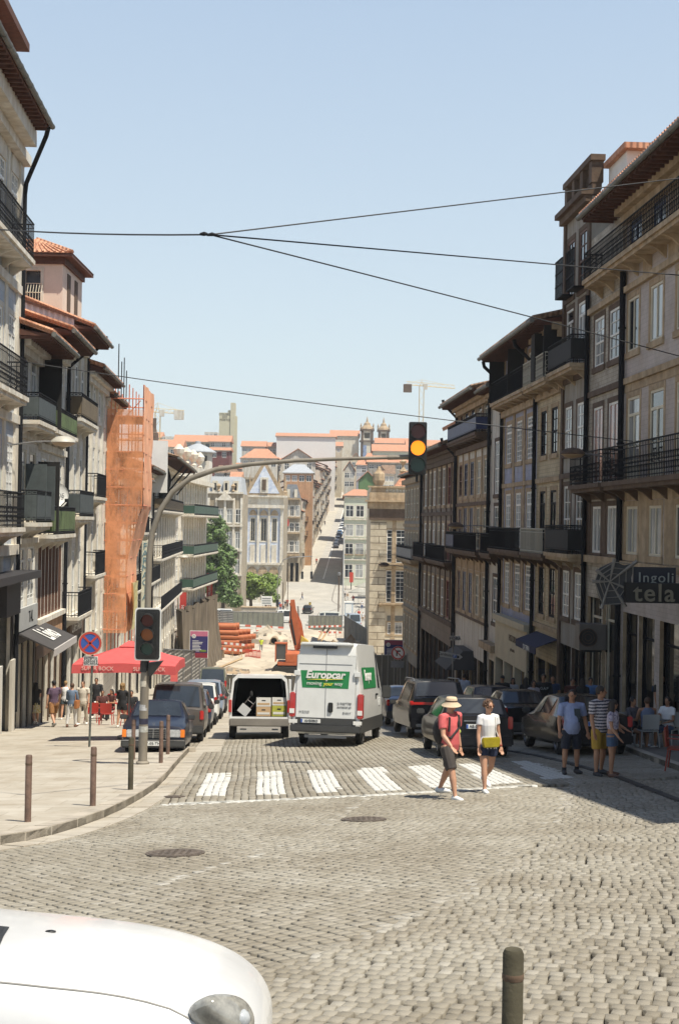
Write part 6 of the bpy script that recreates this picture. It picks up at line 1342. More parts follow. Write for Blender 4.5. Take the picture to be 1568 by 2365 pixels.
def cafe_chair(x, y, z, rz, label, m_=M_REDP, arms=True):
    t = thing('cafe_chair', label, 'chair', (x, y, z), rz); m = MB()
    m.box((-.23, -.22, .42), (.23, .22, .45)); m.build('seat', m_, t, bevel=.01)
    m = MB(); m.loft([[Vector((xx, .22 + .05 * (zz - .45) * 2 - .03 * math.cos(xx * 6), zz)) for xx in np.linspace(-.22, .22, 6)] + [Vector((xx, .245 + .05 * (zz - .45) * 2 - .03 * math.cos(xx * 6), zz)) for xx in np.linspace(.22, -.22, 6)] for zz in (.48, .62, .8, .86)]); m.build('backrest', m_, t)
    for sx in (-1, 1):
        for sy in (-1, 1): m = MB(); m.tube([(sx * .21, sy * .19, .43), (sx * .25, sy * .24, 0)], .017, 5); m.build('leg', m_, t)
        if arms: m = MB(); m.tube([(sx * .24, -.18, .43), (sx * .26, -.2, .65), (sx * .26, .2, .66)], .016, 5); m.build('armrest', m_, t)
    return t
def onp(u, v, lo=30): return GP(u, v, .13, lo, 70)
for i, (u, v, rz, lb) in enumerate(((212, 1672, 200, 'red cafe chair turned away beside the woman with the tan bag'), (247, 1674, 180, 'red cafe chair with a round logo back in front of the round table'), (300, 1676, 150, 'red cafe chair partly behind the traffic light pole'), (262, 1645, 20, 'red cafe chair at the far side of the cafe table'))):
    p = onp(u, v); cafe_chair(p.x, p.y, p.z, R(rz), lb)
p = onp(240, 1660); cafe_table(p.x, p.y, p.z, 'round cafe table with a cup, under the red parasol'); tb = p
t = thing('cup', 'white cup on the round cafe table', 'cup', p + Vector((-.1, -.1, .73))); m = MB(); m.lathe([(.02, 0), (.04, .01), (.05, .08), (.045, .08)], (0, 0, 0), 10); m.build('bowl', M_WHITE, t); m = MB(); m.tube([(.05, 0, .06), (.08, 0, .05), (.045, 0, .02)], .006, 4); m.build('handle', M_WHITE, t)
p = onp(285, 1652); cafe_table(p.x, p.y, p.z, 'second cafe table, behind the woman in black')
t = thing('totem', 'red and orange advertising pillar with a bent top behind the parked cars', 'sign', P(402, 1578, 70)); c = t.location; m = MB(); m.box((c.x - .17, c.y, G(c.x, 70)), (c.x + .17, c.y + .2, P(400, 1545, 70).z)); m.build('lower_panel', mat('orange_pink_panel', (.75, .22, .10), .5, col2=(.7, .08, .15), scale=.8), t, c); m = MB(); m.box((c.x - .17, c.y, P(400, 1545, 70).z), (c.x + .17, c.y + .2, P(400, 1523, 70).z)); m.build('upper_panel', M_SRED, t, c)
# --- corrugated hoarding closing the street, tarpaulin on the cream building, right hand fence
def corr(name, label, a, b, h, m_, th=.05, n=40, cat='fence', base=None, vert=True):
    a, b = Vector(a), Vector(b); t = thing(name, label, cat, (a + b) / 2); o = t.location; mb = MB(); dv = (b - a) / n; nn = Vector((-dv.y, dv.x, 0)).normalized()
    pts = [a + dv * i + nn * (th if i % 2 else 0) for i in range(n + 1)]
    mb.loft([[p - Vector((0, 0, .3)) for p in pts], [p + Vector((0, 0, h)) for p in pts]], closed=False); mb.loft([[p + nn * .03 - Vector((0, 0, .3)) for p in pts], [p + nn * .03 + Vector((0, 0, h)) for p in pts]], closed=False)
    mb.build('sheet', m_, t, o); mb = MB()
    for i in range(0, n + 1, 8): p = a + dv * i; mb.tube([p - Vector((0, 0, .3)) - nn * .06, p + Vector((0, 0, h + .05)) - nn * .06], .04, 5)
    mb.tube([a + Vector((0, 0, h)) - nn * .03, b + Vector((0, 0, h)) - nn * .03], .035, 5); mb.build('frame', M_METAL, t, o); return t
M_CORR = brick_mat('ribbed_metal_sheet', (.50, .48, .43), (.46, .44, .40), (.12, .11, .10), 40, .28, .10, axis='xz', bump=.6, rough=.5, var=.1)
a = GP(402, 1592, 0, 60, 125); 
corr('hoarding', 'ribbed light metal hoarding behind the parked cars', (P(392, 1600, 100).x, 96, G(-12, 96)), (P(478, 1600, 120).x, 119, G(-11, 119)), 3.3, M_CORR)
M_TARP = mat('grey_brown_tarpaulin', (.17, .135, .095), .8, var=.55, scale=.8, stretch=(3, 3, .25))
t = thing('tarpaulin', 'grey brown protective cloth hanging over the foot of the cream building', 'tarpaulin', F6.p(14, 2, -17)); m = MB()
m.loft([[F6.p(s, 1.3 + .9 * (1 - (z + 17) / 7.5) ** 2 + .28 * math.sin(s * 2.3 + z * .3) + .15 * math.sin(s * 5.1), z + (.3 * math.sin(s) if z > -11 else 0)) for s in np.linspace(-6, 27.6, 80)] for z in np.linspace(-17.2, -10.6 + 1.4, 10)], closed=False); m.build('cloth', M_TARP, t, t.location, smooth=True)
M_MESH = mat('dark_mesh_fence', (.05, .055, .05), .7, var=.3, scale=.7); M_MESHG = net_mat('green_grey_mesh', (.22, .22, .17), (.7, .95))
zf = -16.9
def fence(label, p0, p1, h, m_, n=12, name='mesh_fence', zb=0):
    a, b = Vector(p0), Vector(p1); t = thing(name, label, 'fence', (a + b) / 2); o = t.location
    for i in range(n):
        q0, q1 = a.lerp(b, i / n), a.lerp(b, (i + 1) / n); g = (q1 - q0) * .03; m = MB(); q0 = q0 + g; q1 = q1 - g; k = Vector((0, .03, 0)); z1 = Vector((0, 0, h)); z0 = Vector((0, 0, zb))
        m.hexa([q0 + z0, q1 + z0, q1 + k + z0, q0 + k + z0, q0 + z1, q1 + z1, q1 + k + z1, q0 + k + z1]); m.build('panel', m_, t, o)
    m = MB()
    for i in range(n + 1): q0 = a.lerp(b, i / n); m.tube([q0, q0 + Vector((0, 0, h + .1))], .045, 5)
    m.tube([a + Vector((0, 0, h)), b + Vector((0, 0, h))], .035, 5); m.build('frame', M_METAL, t, o); return t
GZ = lambda u, v, d: Vector((P(u, v, d).x, d, G(0, d)))
fence('grey green mesh fence across the far side of the building site, left half', GZ(538, 1440, 226), GZ(655, 1440, 226), 2.4, M_MESHG, 10)
fence('grey green mesh fence across the far side of the building site, right half', GZ(713, 1440, 222), GZ(790, 1440, 222), 2.3, M_MESHG, 8)
fence('pale ribbed fence panels at the left end of the site', GZ(476, 1440, 232), GZ(540, 1440, 230), 2.2, M_CORR, 5)
fence('dark fence under the granite corner, right side of the site', GZ(795, 1450, 205), GZ(856, 1460, 176), 3.6, M_MESH, 7)
fence('dark mesh fence behind the right information panel', (P(868, 1540, 96).x, 96, G(4, 96)), (P(940, 1540, 92).x, 92, G(5, 92)), 3.0, M_MESH, 5)
fence('dark boards fencing the near edge of the building site', (P(478, 1560, 126).x, 126, G(0, 126)), (P(690, 1560, 126).x, 126, G(0, 126)), 1.3, mat('dark_boards', (.13, .115, .085), .8, var=.4), 14)
def rail(label, u0, v0, u1, v1, d, d1=None):
    a, b = P(u0, v0, d), P(u1, v1, d1 or d); t = thing('barrier_rail', label, 'barrier', a, group='red and white striped site barriers'); n = 14; m1 = MB()
    for i in range(n): q0, q1 = a.lerp(b, i / n), a.lerp(b, (i + 1) / n); m1.hexa([q0, q1, q1 + Vector((0, .05, 0)), q0 + Vector((0, .05, 0)), q0 + Vector((0, 0, .28)), q1 + Vector((0, 0, .28)), q1 + Vector((0, .05, .28)), q0 + Vector((0, .05, .28))], i % 2)
    m1.build('striped_board', [M_WHITE, mat('barrier_red', (.55, .12, .07), .6)], t, a); m1 = MB()
    for i in range(0, n + 1, 3): q0 = a.lerp(b, i / n); m1.tube([(q0.x, q0.y + .08, G(q0.x, q0.y) - .3), q0 + Vector((0, .08, .3))], .04, 4)
    m1.build('post', mat('raw_timber', (.42, .30, .17), .8, var=.2), t, a)
rail('upper striped rail in front of the mesh fence, left half', 478, 1442, 655, 1452, 216); rail('lower striped rail in front of the mesh fence, left half', 478, 1453, 655, 1463, 212)
rail('upper striped rail on the right of the excavator arm', 706, 1450, 788, 1448, 212); rail('lower striped rail on the right of the excavator arm', 706, 1462, 788, 1463, 208)
rail('striped rail sagging across the front of the orange pipes', 478, 1484, 572, 1493, 176); rail('second striped rail across the foot of the orange pipes', 478, 1497, 566, 1506, 175)
# --- building site ground: sand, spoil, trench wall
M_SAND = mat('pale_sand', (.50, .43, .33), .95, var=.3, scale=.35, bump=.5, bscale=2.0); M_SOIL = mat('brown_spoil', (.34, .25, .16), .95, var=.4, scale=.5, bump=.8, bscale=1.5)
rg = random.Random(4)
grid_sheet('site_sand', [x for x in np.linspace(-26, 8, 50)], [y for y in np.linspace(136, 221, 60)], lambda x, y: G(x, y) + .08 + .22 * math.sin(x * 1.3 + y * .4) * math.sin(y * .5) + rg.uniform(0, .12) + (1.3 * max(0, 1 - ((x + 5) / 5) ** 2 - ((y - 204) / 7) ** 2)), M_SAND)
m = MB()
def heap(label, u, v, d, rx, ry, h, mm, seed):
    c = P(u, v, d); c.z = G(c.x, d); t = thing('spoil_heap', label, 'rubble heap', c); g = random.Random(seed); m = MB(); rings = []
    for j in range(7):
        f = 1 - j / 6; rings.append([Vector((rx * f * math.cos(k / 16 * 6.283) * g.uniform(.85, 1.12), ry * f * math.sin(k / 16 * 6.283) * g.uniform(.85, 1.12), h * (1 - f) ** .7 * g.uniform(.9, 1.08) + .05)) for k in range(16)])
    rings[0] = [Vector((p.x, p.y, -.2)) for p in rings[0]]; m.loft(rings); m.build('heap', mm, t)
    m = MB()
    for k in range(26): a = g.uniform(0, 6.28); r = g.uniform(.4, 1.05); s = g.uniform(.08, .28); x, y = rx * r * math.cos(a), ry * r * math.sin(a); z = h * max(0., 1 - r) ** .7; m.box((x - s, y - s, z - .1), (x + s, y + s * .8, z + s), 0)
    m.build('rubble', M_KERB, t)
heap('pale rubble bank with a dark pipe mouth between the pipes and the excavator', 618, 1490, 198, 3.4, 3, 2.4, M_SAND, 1); heap('low brown spoil heap behind the white van', 770, 1500, 172, 3.2, 3, 2.6, M_SOIL, 2); heap('scattered rubble in front of the orange pipes', 530, 1530, 158, 2.6, 2, .7, M_SOIL, 3); heap('dark spoil beneath the fence under the granite corner', 810, 1500, 178, 2.6, 3, 2.8, M_SOIL, 4)
c = P(633, 1480, 194.2); t = thing('drain_pipe', 'open end of a dark drain pipe in the rubble bank', 'pipe', c); m = MB(); ring(m, c, .42, .52, -.3, 2.2, 20); m.build('pipe_wall', M_SOIL, t, c); m = MB(); disc(m, c, .42, .3, .35, 20); m.build('pipe_bore', M_DARKIN, t, c)
# planks and bits
for k, (a, b) in enumerate((((560, 1520, 160), (500, 1545, 158)), ((735, 1478, 170), (750, 1448, 176)), ((742, 1480, 170), (760, 1452, 176)))):
    t = thing('plank', ['long timber plank lying on the rubble in front of the pipes', 'leaning timber prop right of the excavator, nearer one', 'leaning timber prop right of the excavator, farther one'][k], 'plank', P(*a)); m = MB(); m.tube([P(*a), P(*b)], .14, 4); m.build('board', MATS['raw_timber'], t, t.location)
# --- stacked orange pipes: each pipe a thing
M_OP = mat('orange_plastic_pipe', (.46, .14, .05), .45, var=.2, scale=.7, stretch=(.2, 1, 1))
c0 = P(476, 1508, 184); x1 = P(562, 1500, 184).x; k_ = 0
def opipe(x0, x1, y, z, r, label):
    t = thing('orange_pipe', label, 'pipe', (x1, y, z), group='stacked orange drain pipes'); m = MB(); n = 14
    m.loft([[Vector((x, y + rr * math.cos(2 * math.pi * k / n), z + rr * math.sin(2 * math.pi * k / n))) for k in range(n)] for x, rr in ((x0, r), (x1 - .5, r), (x1 - .48, r * 1.1), (x1, r * 1.1), (x1, r * .85), (x1 - .6, r * .85), (x0, r * .85))], cap=False)
    m.build('tube', M_OP, t, t.location, smooth=True)
base = G(-14, 184) + .15
lv = ['bottom', 'second', 'third', 'fourth', 'fifth']; dp2 = ['front', 'second deep', 'third deep', 'back']
for j in range(5):
    for i in range(4):
        ro_ = .31; opipe(c0.x - 4, x1 + [0, .25, -.15, .4, -.3][j] + i * .45, 179.2 + i * .75, base + .33 + j * .60, ro_, f'orange drain pipe in the {lv[j]} layer, {dp2[i]} of its row')
opipe(c0.x - 4, P(562, 1458, 184).x - .5, 179.6, base + 3.45, .4, 'thickest orange drain pipe lying on top of the stack, nearest'); opipe(c0.x - 4, P(566, 1458, 184).x - .5, 180.6, base + 3.45, .4, 'thickest orange drain pipe lying on top of the stack, behind')
for k in range(4):
    a = P(566 + k * 9, 1513 + k, 176 - k * .4); t = thing('plastic_barrier', ['leftmost', 'second from left', 'third from left', 'rightmost'][k] + ' red plastic barrier right of the orange pipes', 'barrier', (a.x, a.y, G(a.x, a.y) + .1), group='red plastic barriers'); m = MB(); L_ = 9 / 3285 * 176 * .95
    m.box((0, 0, .85), (L_, .05, 1.0)); m.box((0, 0, .1), (L_, .05, .2))
    for i in range(5): m.box((i * L_ / 4 - .02 * (i > 0), 0, .0), (i * L_ / 4 + .03, .05, .9))
    m.build('barrier_frame', mat('bright_red_plastic', (.6, .05, .03), .5), t)
# --- excavator
EX = P(668, 1545, 160); EX.z = G(EX.x, 160); t = thing('excavator', 'orange excavator with its arm raised, behind the white vans', 'excavator', EX); M_ORG = mat('excavator_orange', (.45, .11, .035), .6, var=.2, scale=1.5); e = lambda u, v, dy=0: P(u, v, 160 + dy) - EX
m = MB()
for sy in (-1.3, 1.3): m.loft([[Vector((x, sy + w, z)) for x, z in ((-1.9, .4), (-1.5, .05), (1.5, .05), (1.9, .4), (1.5, .8), (-1.5, .8))] for w in (-.3, .3)])
m.build('tracks', M_BLK, t); m = MB(); m.box((-1.3, -1.4, .9), (1.6, 1.4, 1.3)); m.loft([[Vector((x, y, z)) for y, z in ((-1.4, 1.3), (1.4, 1.3), (1.4, 2.2), (.9, 2.5), (-.9, 2.5), (-1.4, 2.2))] for x in (-.4, 1.6)]); m.build('body', M_ORG, t, bevel=.05)
m = MB()
for x, y in ((-1.5, -1.2), (-.3, -1.2), (-1.5, .0), (-.3, .0)): m.box((x - .07, y - .07, 1.3), (x + .07, y + .07, 3.3))
m.box((-1.6, -1.3, 3.3), (-.2, .1, 3.42)); cb_ = m.build('cab_frame', M_ORG, t); m = MB(); m.box((-1.5, -1.2, 1.6), (-.3, .0, 3.25)); m.build('cab_glass', M_GLASS, cb_)
def arm(pts, ws, name, m_=M_ORG, th=.22):
    m = MB(); 
    for (a, b, w0, w1) in zip(pts, pts[1:], ws, ws[1:]):
        dv = (b - a).normalized(); n = Vector((-dv.z, 0, dv.x)); m.hexa([a - n * w0 - Vector((0, th, 0)), a + n * w0 - Vector((0, th, 0)), a + n * w0 + Vector((0, th, 0)), a - n * w0 + Vector((0, th, 0)), b - n * w1 - Vector((0, th, 0)), b + n * w1 - Vector((0, th, 0)), b + n * w1 + Vector((0, th, 0)), b - n * w1 + Vector((0, th, 0))])
    return m.build(name, m_, t)
arm([e(690, 1500), e(678, 1440), e(676, 1385)], [.42, .50, .22], 'boom'); arm([e(672, 1392, .5), e(690, 1440, .5), e(700, 1482, .5)], [.2, .34, .2], 'stick')
m = MB(); m.tube([e(683, 1490, -.4), e(672, 1430, -.4)], .11, 8); m.tube([e(672, 1430, -.4), e(671, 1400, -.4)], .06, 8); m.build('hydraulic_ram', M_BLK, t); m = MB(); m.tube([e(695, 1478, .9), e(688, 1400, .9)], .08, 8); m.build('hose', M_METAL, t)
m = MB(); m.loft([[e(u, v) + Vector((0, y, 0)) for u, v in ((696, 1468), (712, 1480), (716, 1500), (700, 1502), (694, 1488))] for y in (-.6, .8)]); m.build('bucket', mat('yellow_bucket', (.55, .38, .06), .6, var=.3), t)
# ================================================================ vehicles: local +y is the nose, z up, origin on the ground at the middle
M_TYRE = mat('tyre_rubber', (.02, .02, .02), .85, var=.3); M_RIM = mat('alloy_rim', (.35, .35, .36), .35, metal=.7); M_LRED = mat('tail_lamp_red', (.45, .02, .015), .15, spec=.8, coat=.5); M_LAMP = mat('headlamp_glass', (.50, .51, .50), .12, spec=.9, var=.4, scale=14); M_IND = mat('orange_indicator', (.75, .20, .02), .2)
M_PLAST = mat('dark_grey_plastic', (.045, .045, .043), .6, var=.2); M_PLATE = mat('number_plate', (.70, .70, .66), .4); M_CHROME = mat('chrome', (.55, .55, .55), .2, metal=1)
def paint(n, c, rough=.28): return mat('paint_' + n, c, rough, coat=.3, var=.08, scale=2, spec=.4)
def vehicle(name, label, cat, pos, rz, st, paintm, ws=None, rw=None, sides=(), wheels=(), wr=.31, slope=True, nose_up=False, group=None, glassm=None, sub=0, hollow=False, low=None):
    t = thing(name, label, cat, pos, R(rz), group)
    if slope: t.rotation_euler = (R(5.4 if nose_up else -5.4), 0, R(rz))
    if hasattr(slope, '__len__'): t.rotation_euler = (R(slope[0]), R(slope[1]), R(rz))
    rings = []
    for (y, zl, zh, zt, wl, wh, wt) in st:
        h = [(-wl * .8, zl), (-wl, zl + .1), (-wh, zl + (zh - zl) * .55), (-wh * .975, zh), (-wt, zt), (-wt * .62, zt + (.035 if zt > zh + .1 else .02))]
        rings.append([Vector((x, y, z)) for x, z in h] + [Vector((-x, y, z)) for x, z in reversed(h)])
    m = MB(); m.loft(rings); body = m.build('body', paintm, t, smooth=32)
    if sub:
        md = body.modifiers.new('s', 'SUBSURF'); md.levels = sub; md.render_levels = sub
    gm = glassm or M_GLASS
    def pan(idx, i, j, n_, ins=(.08, .07), mm=gm):
        A = [rings[i][k] for k in idx]; B = [rings[j][k] for k in idx]; n = len(idx); o = MB(); ctr = sum(A + B, Vector()) / (2 * n)
        bc = sum((r_[6] + r_[5] for r_ in (rings[i], rings[j])), Vector()) / 4; bc.z -= .5
        def at(u, v):
            f = u * (n - 1); k = min(int(f), n - 2); f -= k; a = A[k].lerp(A[k + 1], f); b = B[k].lerp(B[k + 1], f); return a.lerp(b, v)
        us = [ins[0] + (1 - 2 * ins[0]) * q / 4 for q in range(5)]; vs = [ins[1], .5, 1 - ins[1]]
        nr = (A[-1] - A[0]).cross(B[0] - A[0]).normalized()
        if nr.dot(ctr - bc) < 0: nr = -nr
        for a, b in zip(us, us[1:]):
            for c, d in zip(vs, vs[1:]): o.q([at(a, c) + nr * .012, at(b, c) + nr * .012, at(b, d) + nr * .012, at(a, d) + nr * .012])
        return o.build(n_, mm, t, smooth=True)
    if ws: pan([4, 5, 6, 7], *ws, 'windscreen')
    if rw: pan([4, 5, 6, 7], *rw, 'rear_window')
    for i, j in sides:
        pan([3, 4], i, j, 'side_window', (.1, .06)); pan([8, 7], i, j, 'side_window', (.1, .06))
    for x, y in wheels:
        for s in (-1, 1):
            wq = MB(); n = 24; r = wr; cx = s * x; 
            prof = [(.0, r * .62), (.0, r * .66), (.02, r * .97), (.06, r), (.18, r), (.2, r * .9), (.2, r * .6)]
            wq.loft([[Vector((cx + s * (.03 - dx), y + rr * math.cos(2 * math.pi * k / n), r + rr * math.sin(2 * math.pi * k / n))) for k in range(n)] for dx, rr in prof], cap=False); wh_ = wq.build('wheel', M_TYRE, t, smooth=40)
            q = MB(); q.loft([[Vector((cx + s * dx, y + rr * math.cos(2 * math.pi * k / n), r + rr * math.sin(2 * math.pi * k / n))) for k in range(n)] for dx, rr in ((.02, r * .64), (-.01, r * .6), (-.03, r * .2), (.0, r * .12), (.0, .01))], cap=False)
            for k in range(5): an = k * 1.2566; q.tube([(cx, y + .06 * math.cos(an), r + .06 * math.sin(an)), (cx + s * .012, y + r * .6 * math.cos(an), r + r * .6 * math.sin(an))], .025, 5)
            q.build('rim', M_RIM, wh_, smooth=40)
            q = MB(); q.loft([[Vector((cx - s * .02 + dx * s, y + r * 1.17 * math.cos(a), r * 1.02 + r * 1.17 * math.sin(a))) for a in np.linspace(-.25, math.pi + .25, 14)] for dx in (.0, .035)], cap=True); q.build('wheel_arch', M_PLAST, t)
    t['len'] = 0; del t['len']; t_rings[t.name] = rings; return t
t_rings = {}
def vb(t, n, lo, hi, m, bev=.0, par=None): o = MB(); o.box(lo, hi); return o.build(n, m, par or t, bevel=bev)
def plate(t, y, z, txt, x=0, w=.52, face=-1):
    p = vb(t, 'number_plate', (x - w / 2, min(y, y + face * .02), z - .055), (x + w / 2, max(y, y + face * .02), z + .055), M_PLATE)
    vb(t, 'plate_band', (x - w / 2 * (1), y + face * .021 - .001, z - .05), (x - w / 2 + .045, y + face * .021 + .001, z + .05), M_SBLUE, 0, p) if face < 0 else None
    text(txt, .098, M_IRON, p, face_M(Vector((x + .015, y + face * .024, z)), (-face, 0, 0)), space=1.05, bold=.01)
def sprinkle_dir(y): return 3.2
def cp(u, v, d, dz=0): q_ = P(u, v, d); return Vector((q_.x, d, G(q_.x, d) + dz))
# --- Large white rental van
WHP = paint('white', (.72, .72, .69)); L_ = 3.0
st = [(-3.0, .45, 1.5, 2.62, .93, .985, .80), (-2.93, .36, 1.5, 2.86, .96, 1.0, .80), (-2.6, .36, 1.5, 2.93, .96, 1.01, .80), (1.0, .36, 1.5, 2.93, .96, 1.01, .80), (1.5, .36, 1.5, 2.80, .96, 1.01, .78), (2.35, .36, 1.35, 1.95, .95, 1.0, .72), (2.9, .4, 1.05, 1.2, .9, .93, .75), (3.05, .5, .9, .98, .8, .85, .7)]
V1 = vehicle('rental_van', 'large white high roofed van with a green rental advert on its closed rear doors', 'van', cp(757, 1700, 43.2) + Vector((.38, 0, 0)), -8.5, st, WHP, (4, 5), None, ((3, 4), (4, 5)), ((.90, -1.75), (.90, 2.1)), .36)
GRN = mat('rental_green', (.015, .21, .06), .45, var=.08); YEL = mat('rental_yellow', (.72, .66, .05), .5)
yb = -3.03
o = MB(); o.hexa([(-.70, yb, 1.66), (.62, yb, 1.66), (.62, yb + .02, 1.66), (-.70, yb + .02, 1.66), (-.78, yb + .005, 2.27), (.66, yb + .005, 2.27), (.66, yb + .03, 2.27), (-.78, yb + .03, 2.27)]); gr = o.build('green_advert', GRN, V1)
text('Europcar', .30, M_WHITE, gr, face_M((-.05, yb - .012, 2.03), (1, 0, 0)), shear=.18, bold=.035); text('moving', .15, M_WHITE, gr, face_M((-.36, yb - .012, 1.79), (1, 0, 0))); text('your', .14, YEL, gr, face_M((.04, yb - .012, 1.78), (1, 0, 0)), shear=.2, bold=.02); text('way', .15, M_WHITE, gr, face_M((.34, yb - .012, 1.79), (1, 0, 0)))
o = MB(); o.tube([(-.56, yb - .012, 1.895), (-.05, yb - .014, 1.905), (.48, yb - .012, 1.92)], [.004, .014, .004], 6); o.build('yellow_underline', YEL, gr)
vb(V1, 'door_recess_line', (-.80, yb - .004, 2.33), (.72, yb + .03, 2.345), M_METAL); vb(V1, 'door_gap', (-.028, yb - .006, .62), (-.018, yb + .03, 2.85), M_METAL)
vb(V1, 'rear_door_panel', (-.88, yb + .004, .8), (.84, yb + .05, 2.6), WHP, .03); vb(V1, 'roof_lamp_bar', (-.42, -3.06, 2.78), (.26, -2.9, 2.86), M_BLK); vb(V1, 'roof_ledge', (-.78, -3.1, 2.86), (.72, -2.7, 2.95), WHP, .03)
for s in (-1, 1):
    lt = vb(V1, 'tail_lamp', (s * .97 - .085, -3.06, .82), (s * .97 + .085, -2.8, 1.52), M_LRED, .03); vb(V1, 'reversing_lens', (s * .97 - .07, -3.075, .93), (s * .97 + .07, -3.05, 1.06), M_WHITE, .0, lt)
    vb(V1, 'bumper_reflector', (s * .92 - .12, -3.12, .66), (s * .92 + .12, -3.08, .76), M_WHITE); vb(V1, 'fog_lamp', (s * .95 - .05, -3.1, .48), (s * .95 + .05, -3.07, .58), M_LRED)
    vb(V1, 'door_hinge', (s * .86 - .08, -3.08, 2.0), (s * .86 + .1, -3.0, 2.14), WHP, .01)
    o = MB(); o.loft([[Vector((s * x, y, z)) for y, z in ((-2.9, .42), (2.2, .42), (2.2, .8), (-2.9, .8))] for x in (.98, 1.018)]); o.build('side_skirt', M_PLAST, V1)
vb(V1, 'rear_bumper', (-1.0, -3.16, .42), (1.0, -2.85, .62), M_PLAST, .03); vb(V1, 'lower_door_panel', (-.86, -3.05, .62), (.86, -2.98, .82), M_PLAST, .01); vb(V1, 'tow_bar', (-.6, -3.0, .26), (.6, -2.9, .34), M_METAL)
plate(V1, -3.06, .73, 'AH50BO', -.42, .56); vb(V1, 'door_handle', (.06, -3.07, .98), (.2, -3.03, 1.26), M_BLK, .03)
text('219407790', .09, M_METAL, V1, face_M((.52, yb - .005, 1.24), (1, 0, 0))); text('europcar.pt', .085, M_METAL, V1, face_M((.52, yb - .005, 1.15), (1, 0, 0))); text('IVECO', .09, M_METAL, V1, face_M((-.62, yb - .005, .98), (1, 0, 0)), space=1.2); text('DAILY', .08, M_METAL, V1, face_M((.6, yb - .005, .98), (1, 0, 0)), space=1.1)
o = MB(); y0, y1 = -2.2, .9
def sidep(y, z): t_ = (z - 1.5) / (2.93 - 1.5); return Vector((1.01 * .975 + (.80 - .985) * t_ + .012, y, z))
o.q([sidep(-2.3, 1.66), sidep(.6, 1.66), sidep(.6, 2.27), sidep(-2.4, 2.27)]); o.q([sidep(-2.3, 1.66) - Vector((.02, 0, 0)), sidep(.6, 1.66) - Vector((.02, 0, 0)), sidep(.6, 2.27) - Vector((.02, 0, 0)), sidep(-2.4, 2.27) - Vector((.02, 0, 0))]); sgr = o.build('green_side_advert', GRN, V1)
text('Europcar', .42, M_WHITE, sgr, face_M(sidep(-1.2, 2.03) + Vector((.012, 0, 0)), (0, 1, 0), (-.13, 0, 1)), shear=.18, bold=.035)
vb(V1, 'side_door_handle', (1.0, .3, 1.42), (1.04, .6, 1.48), M_BLK); vb(V1, 'fuel_cap', (1.0, 1.2, 1.1), (1.03, 1.4, 1.35), WHP, .01)
for s in (-1, 1): o = MB(); o.box((s * 1.02 - .02, 1.95, 1.3), (s * 1.02 + .24 * s + .02 * s, 2.05, 1.7)) if s > 0 else o.box((-1.28, 1.95, 1.3), (-1.0, 2.05, 1.7)); o.build('mirror', M_PLAST, V1, bevel=.03)
# --- White van with its back open
st = [(-2.3, .4, 1.25, 1.88, .9, .95, .82), (-2.2, .35, 1.25, 1.96, .9, .95, .80), (.9, .35, 1.25, 2.0, .9, .95, .78), (1.4, .35, 1.2, 1.75, .9, .95, .74), (1.9, .35, 1.05, 1.2, .88, .92, .74), (2.3, .4, .75, .9, .8, .85, .7)]
V2 = thing('open_van', 'older white van with its back wide open, boxes and a folded trolley inside', 'van', cp(598, 1700, 47.2)); V2.rotation_euler = (R(-5.4), 0, R(3.2)); pos2 = V2.location
o = MB(); hw = .93; H = 2.02
def wall(a, b, c, d, m=0): o.q([a, b, c, d], m)
rg_ = [(-hw, .42), (-hw, 1.25), (-.86, 1.9), (-.74, H), (.74, H), (.86, 1.9), (hw, 1.25), (hw, .42)]
for k in range(7):
    a, b = rg_[k], rg_[k + 1]; wall((a[0], -2.3, a[1]), (b[0], -2.3, b[1]), (b[0], 1.2, b[1]), (a[0], 1.2, a[1])); s_ = .93; a2 = (a[0] * s_, max(.72, a[1] * .955)); b2 = (b[0] * s_, max(.72, b[1] * .955))
    wall((a2[0], -2.3, a2[1]), (b2[0], -2.3, b2[1]), (b2[0], .9, b2[1]), (a2[0], .9, a2[1]), 1); wall((a[0], -2.3, a[1]), (b[0], -2.3, b[1]), (b2[0], -2.3, b2[1]), (a2[0], -2.3, a2[1]))
wall((-.865, -2.3, .72), (.865, -2.3, .72), (.865, .9, .72), (-.865, .9, .72), 1); wall((-.865, .9, .72), (.865, .9, .72), (.7, .9, 1.93), (-.7, .9, 1.93), 1); wall((-hw, -2.3, .42), (hw, -2.3, .42), (hw, 1.2, .42), (-hw, 1.2, .42), 1); wall((-hw, -2.3, .42), (hw, -2.3, .42), (.865, -2.3, .72), (-.865, -2.3, .72))
o.loft([[Vector((x, 1.2, z)) for x, z in rg_], [Vector((x * .96, 1.6, z * .93)) for x, z in rg_], [Vector((x * .94, 2.0, min(z, 1.15))) for x, z in rg_], [Vector((x * .9, 2.3, min(z, .8))) for x, z in rg_]]); o.build('body', [WHP, M_DARKIN], V2)
vb(V2, 'rear_bumper', (-.95, -2.42, .42), (.95, -2.28, .66), mat('old_bumper', (.22, .20, .17), .6, var=.3), .03)
for s in (-1, 1):
    vb(V2, 'tail_lamp', (s * .925 - .05, -2.36, .85), (s * .925 + .05, -2.25, 1.25), M_LRED, .015)
    q = MB(); q.box((s * .94 - .02, -2.34, .7), (s * .94 + .03 * s + .02, -1.6, 1.9)); q.build('folded_rear_door', WHP, V2, bevel=.01)
    vb(V2, 'underside_bracket', (s * .5 - .1, -2.3, .3), (s * .5 + .1, -2.26, .35), M_METAL)
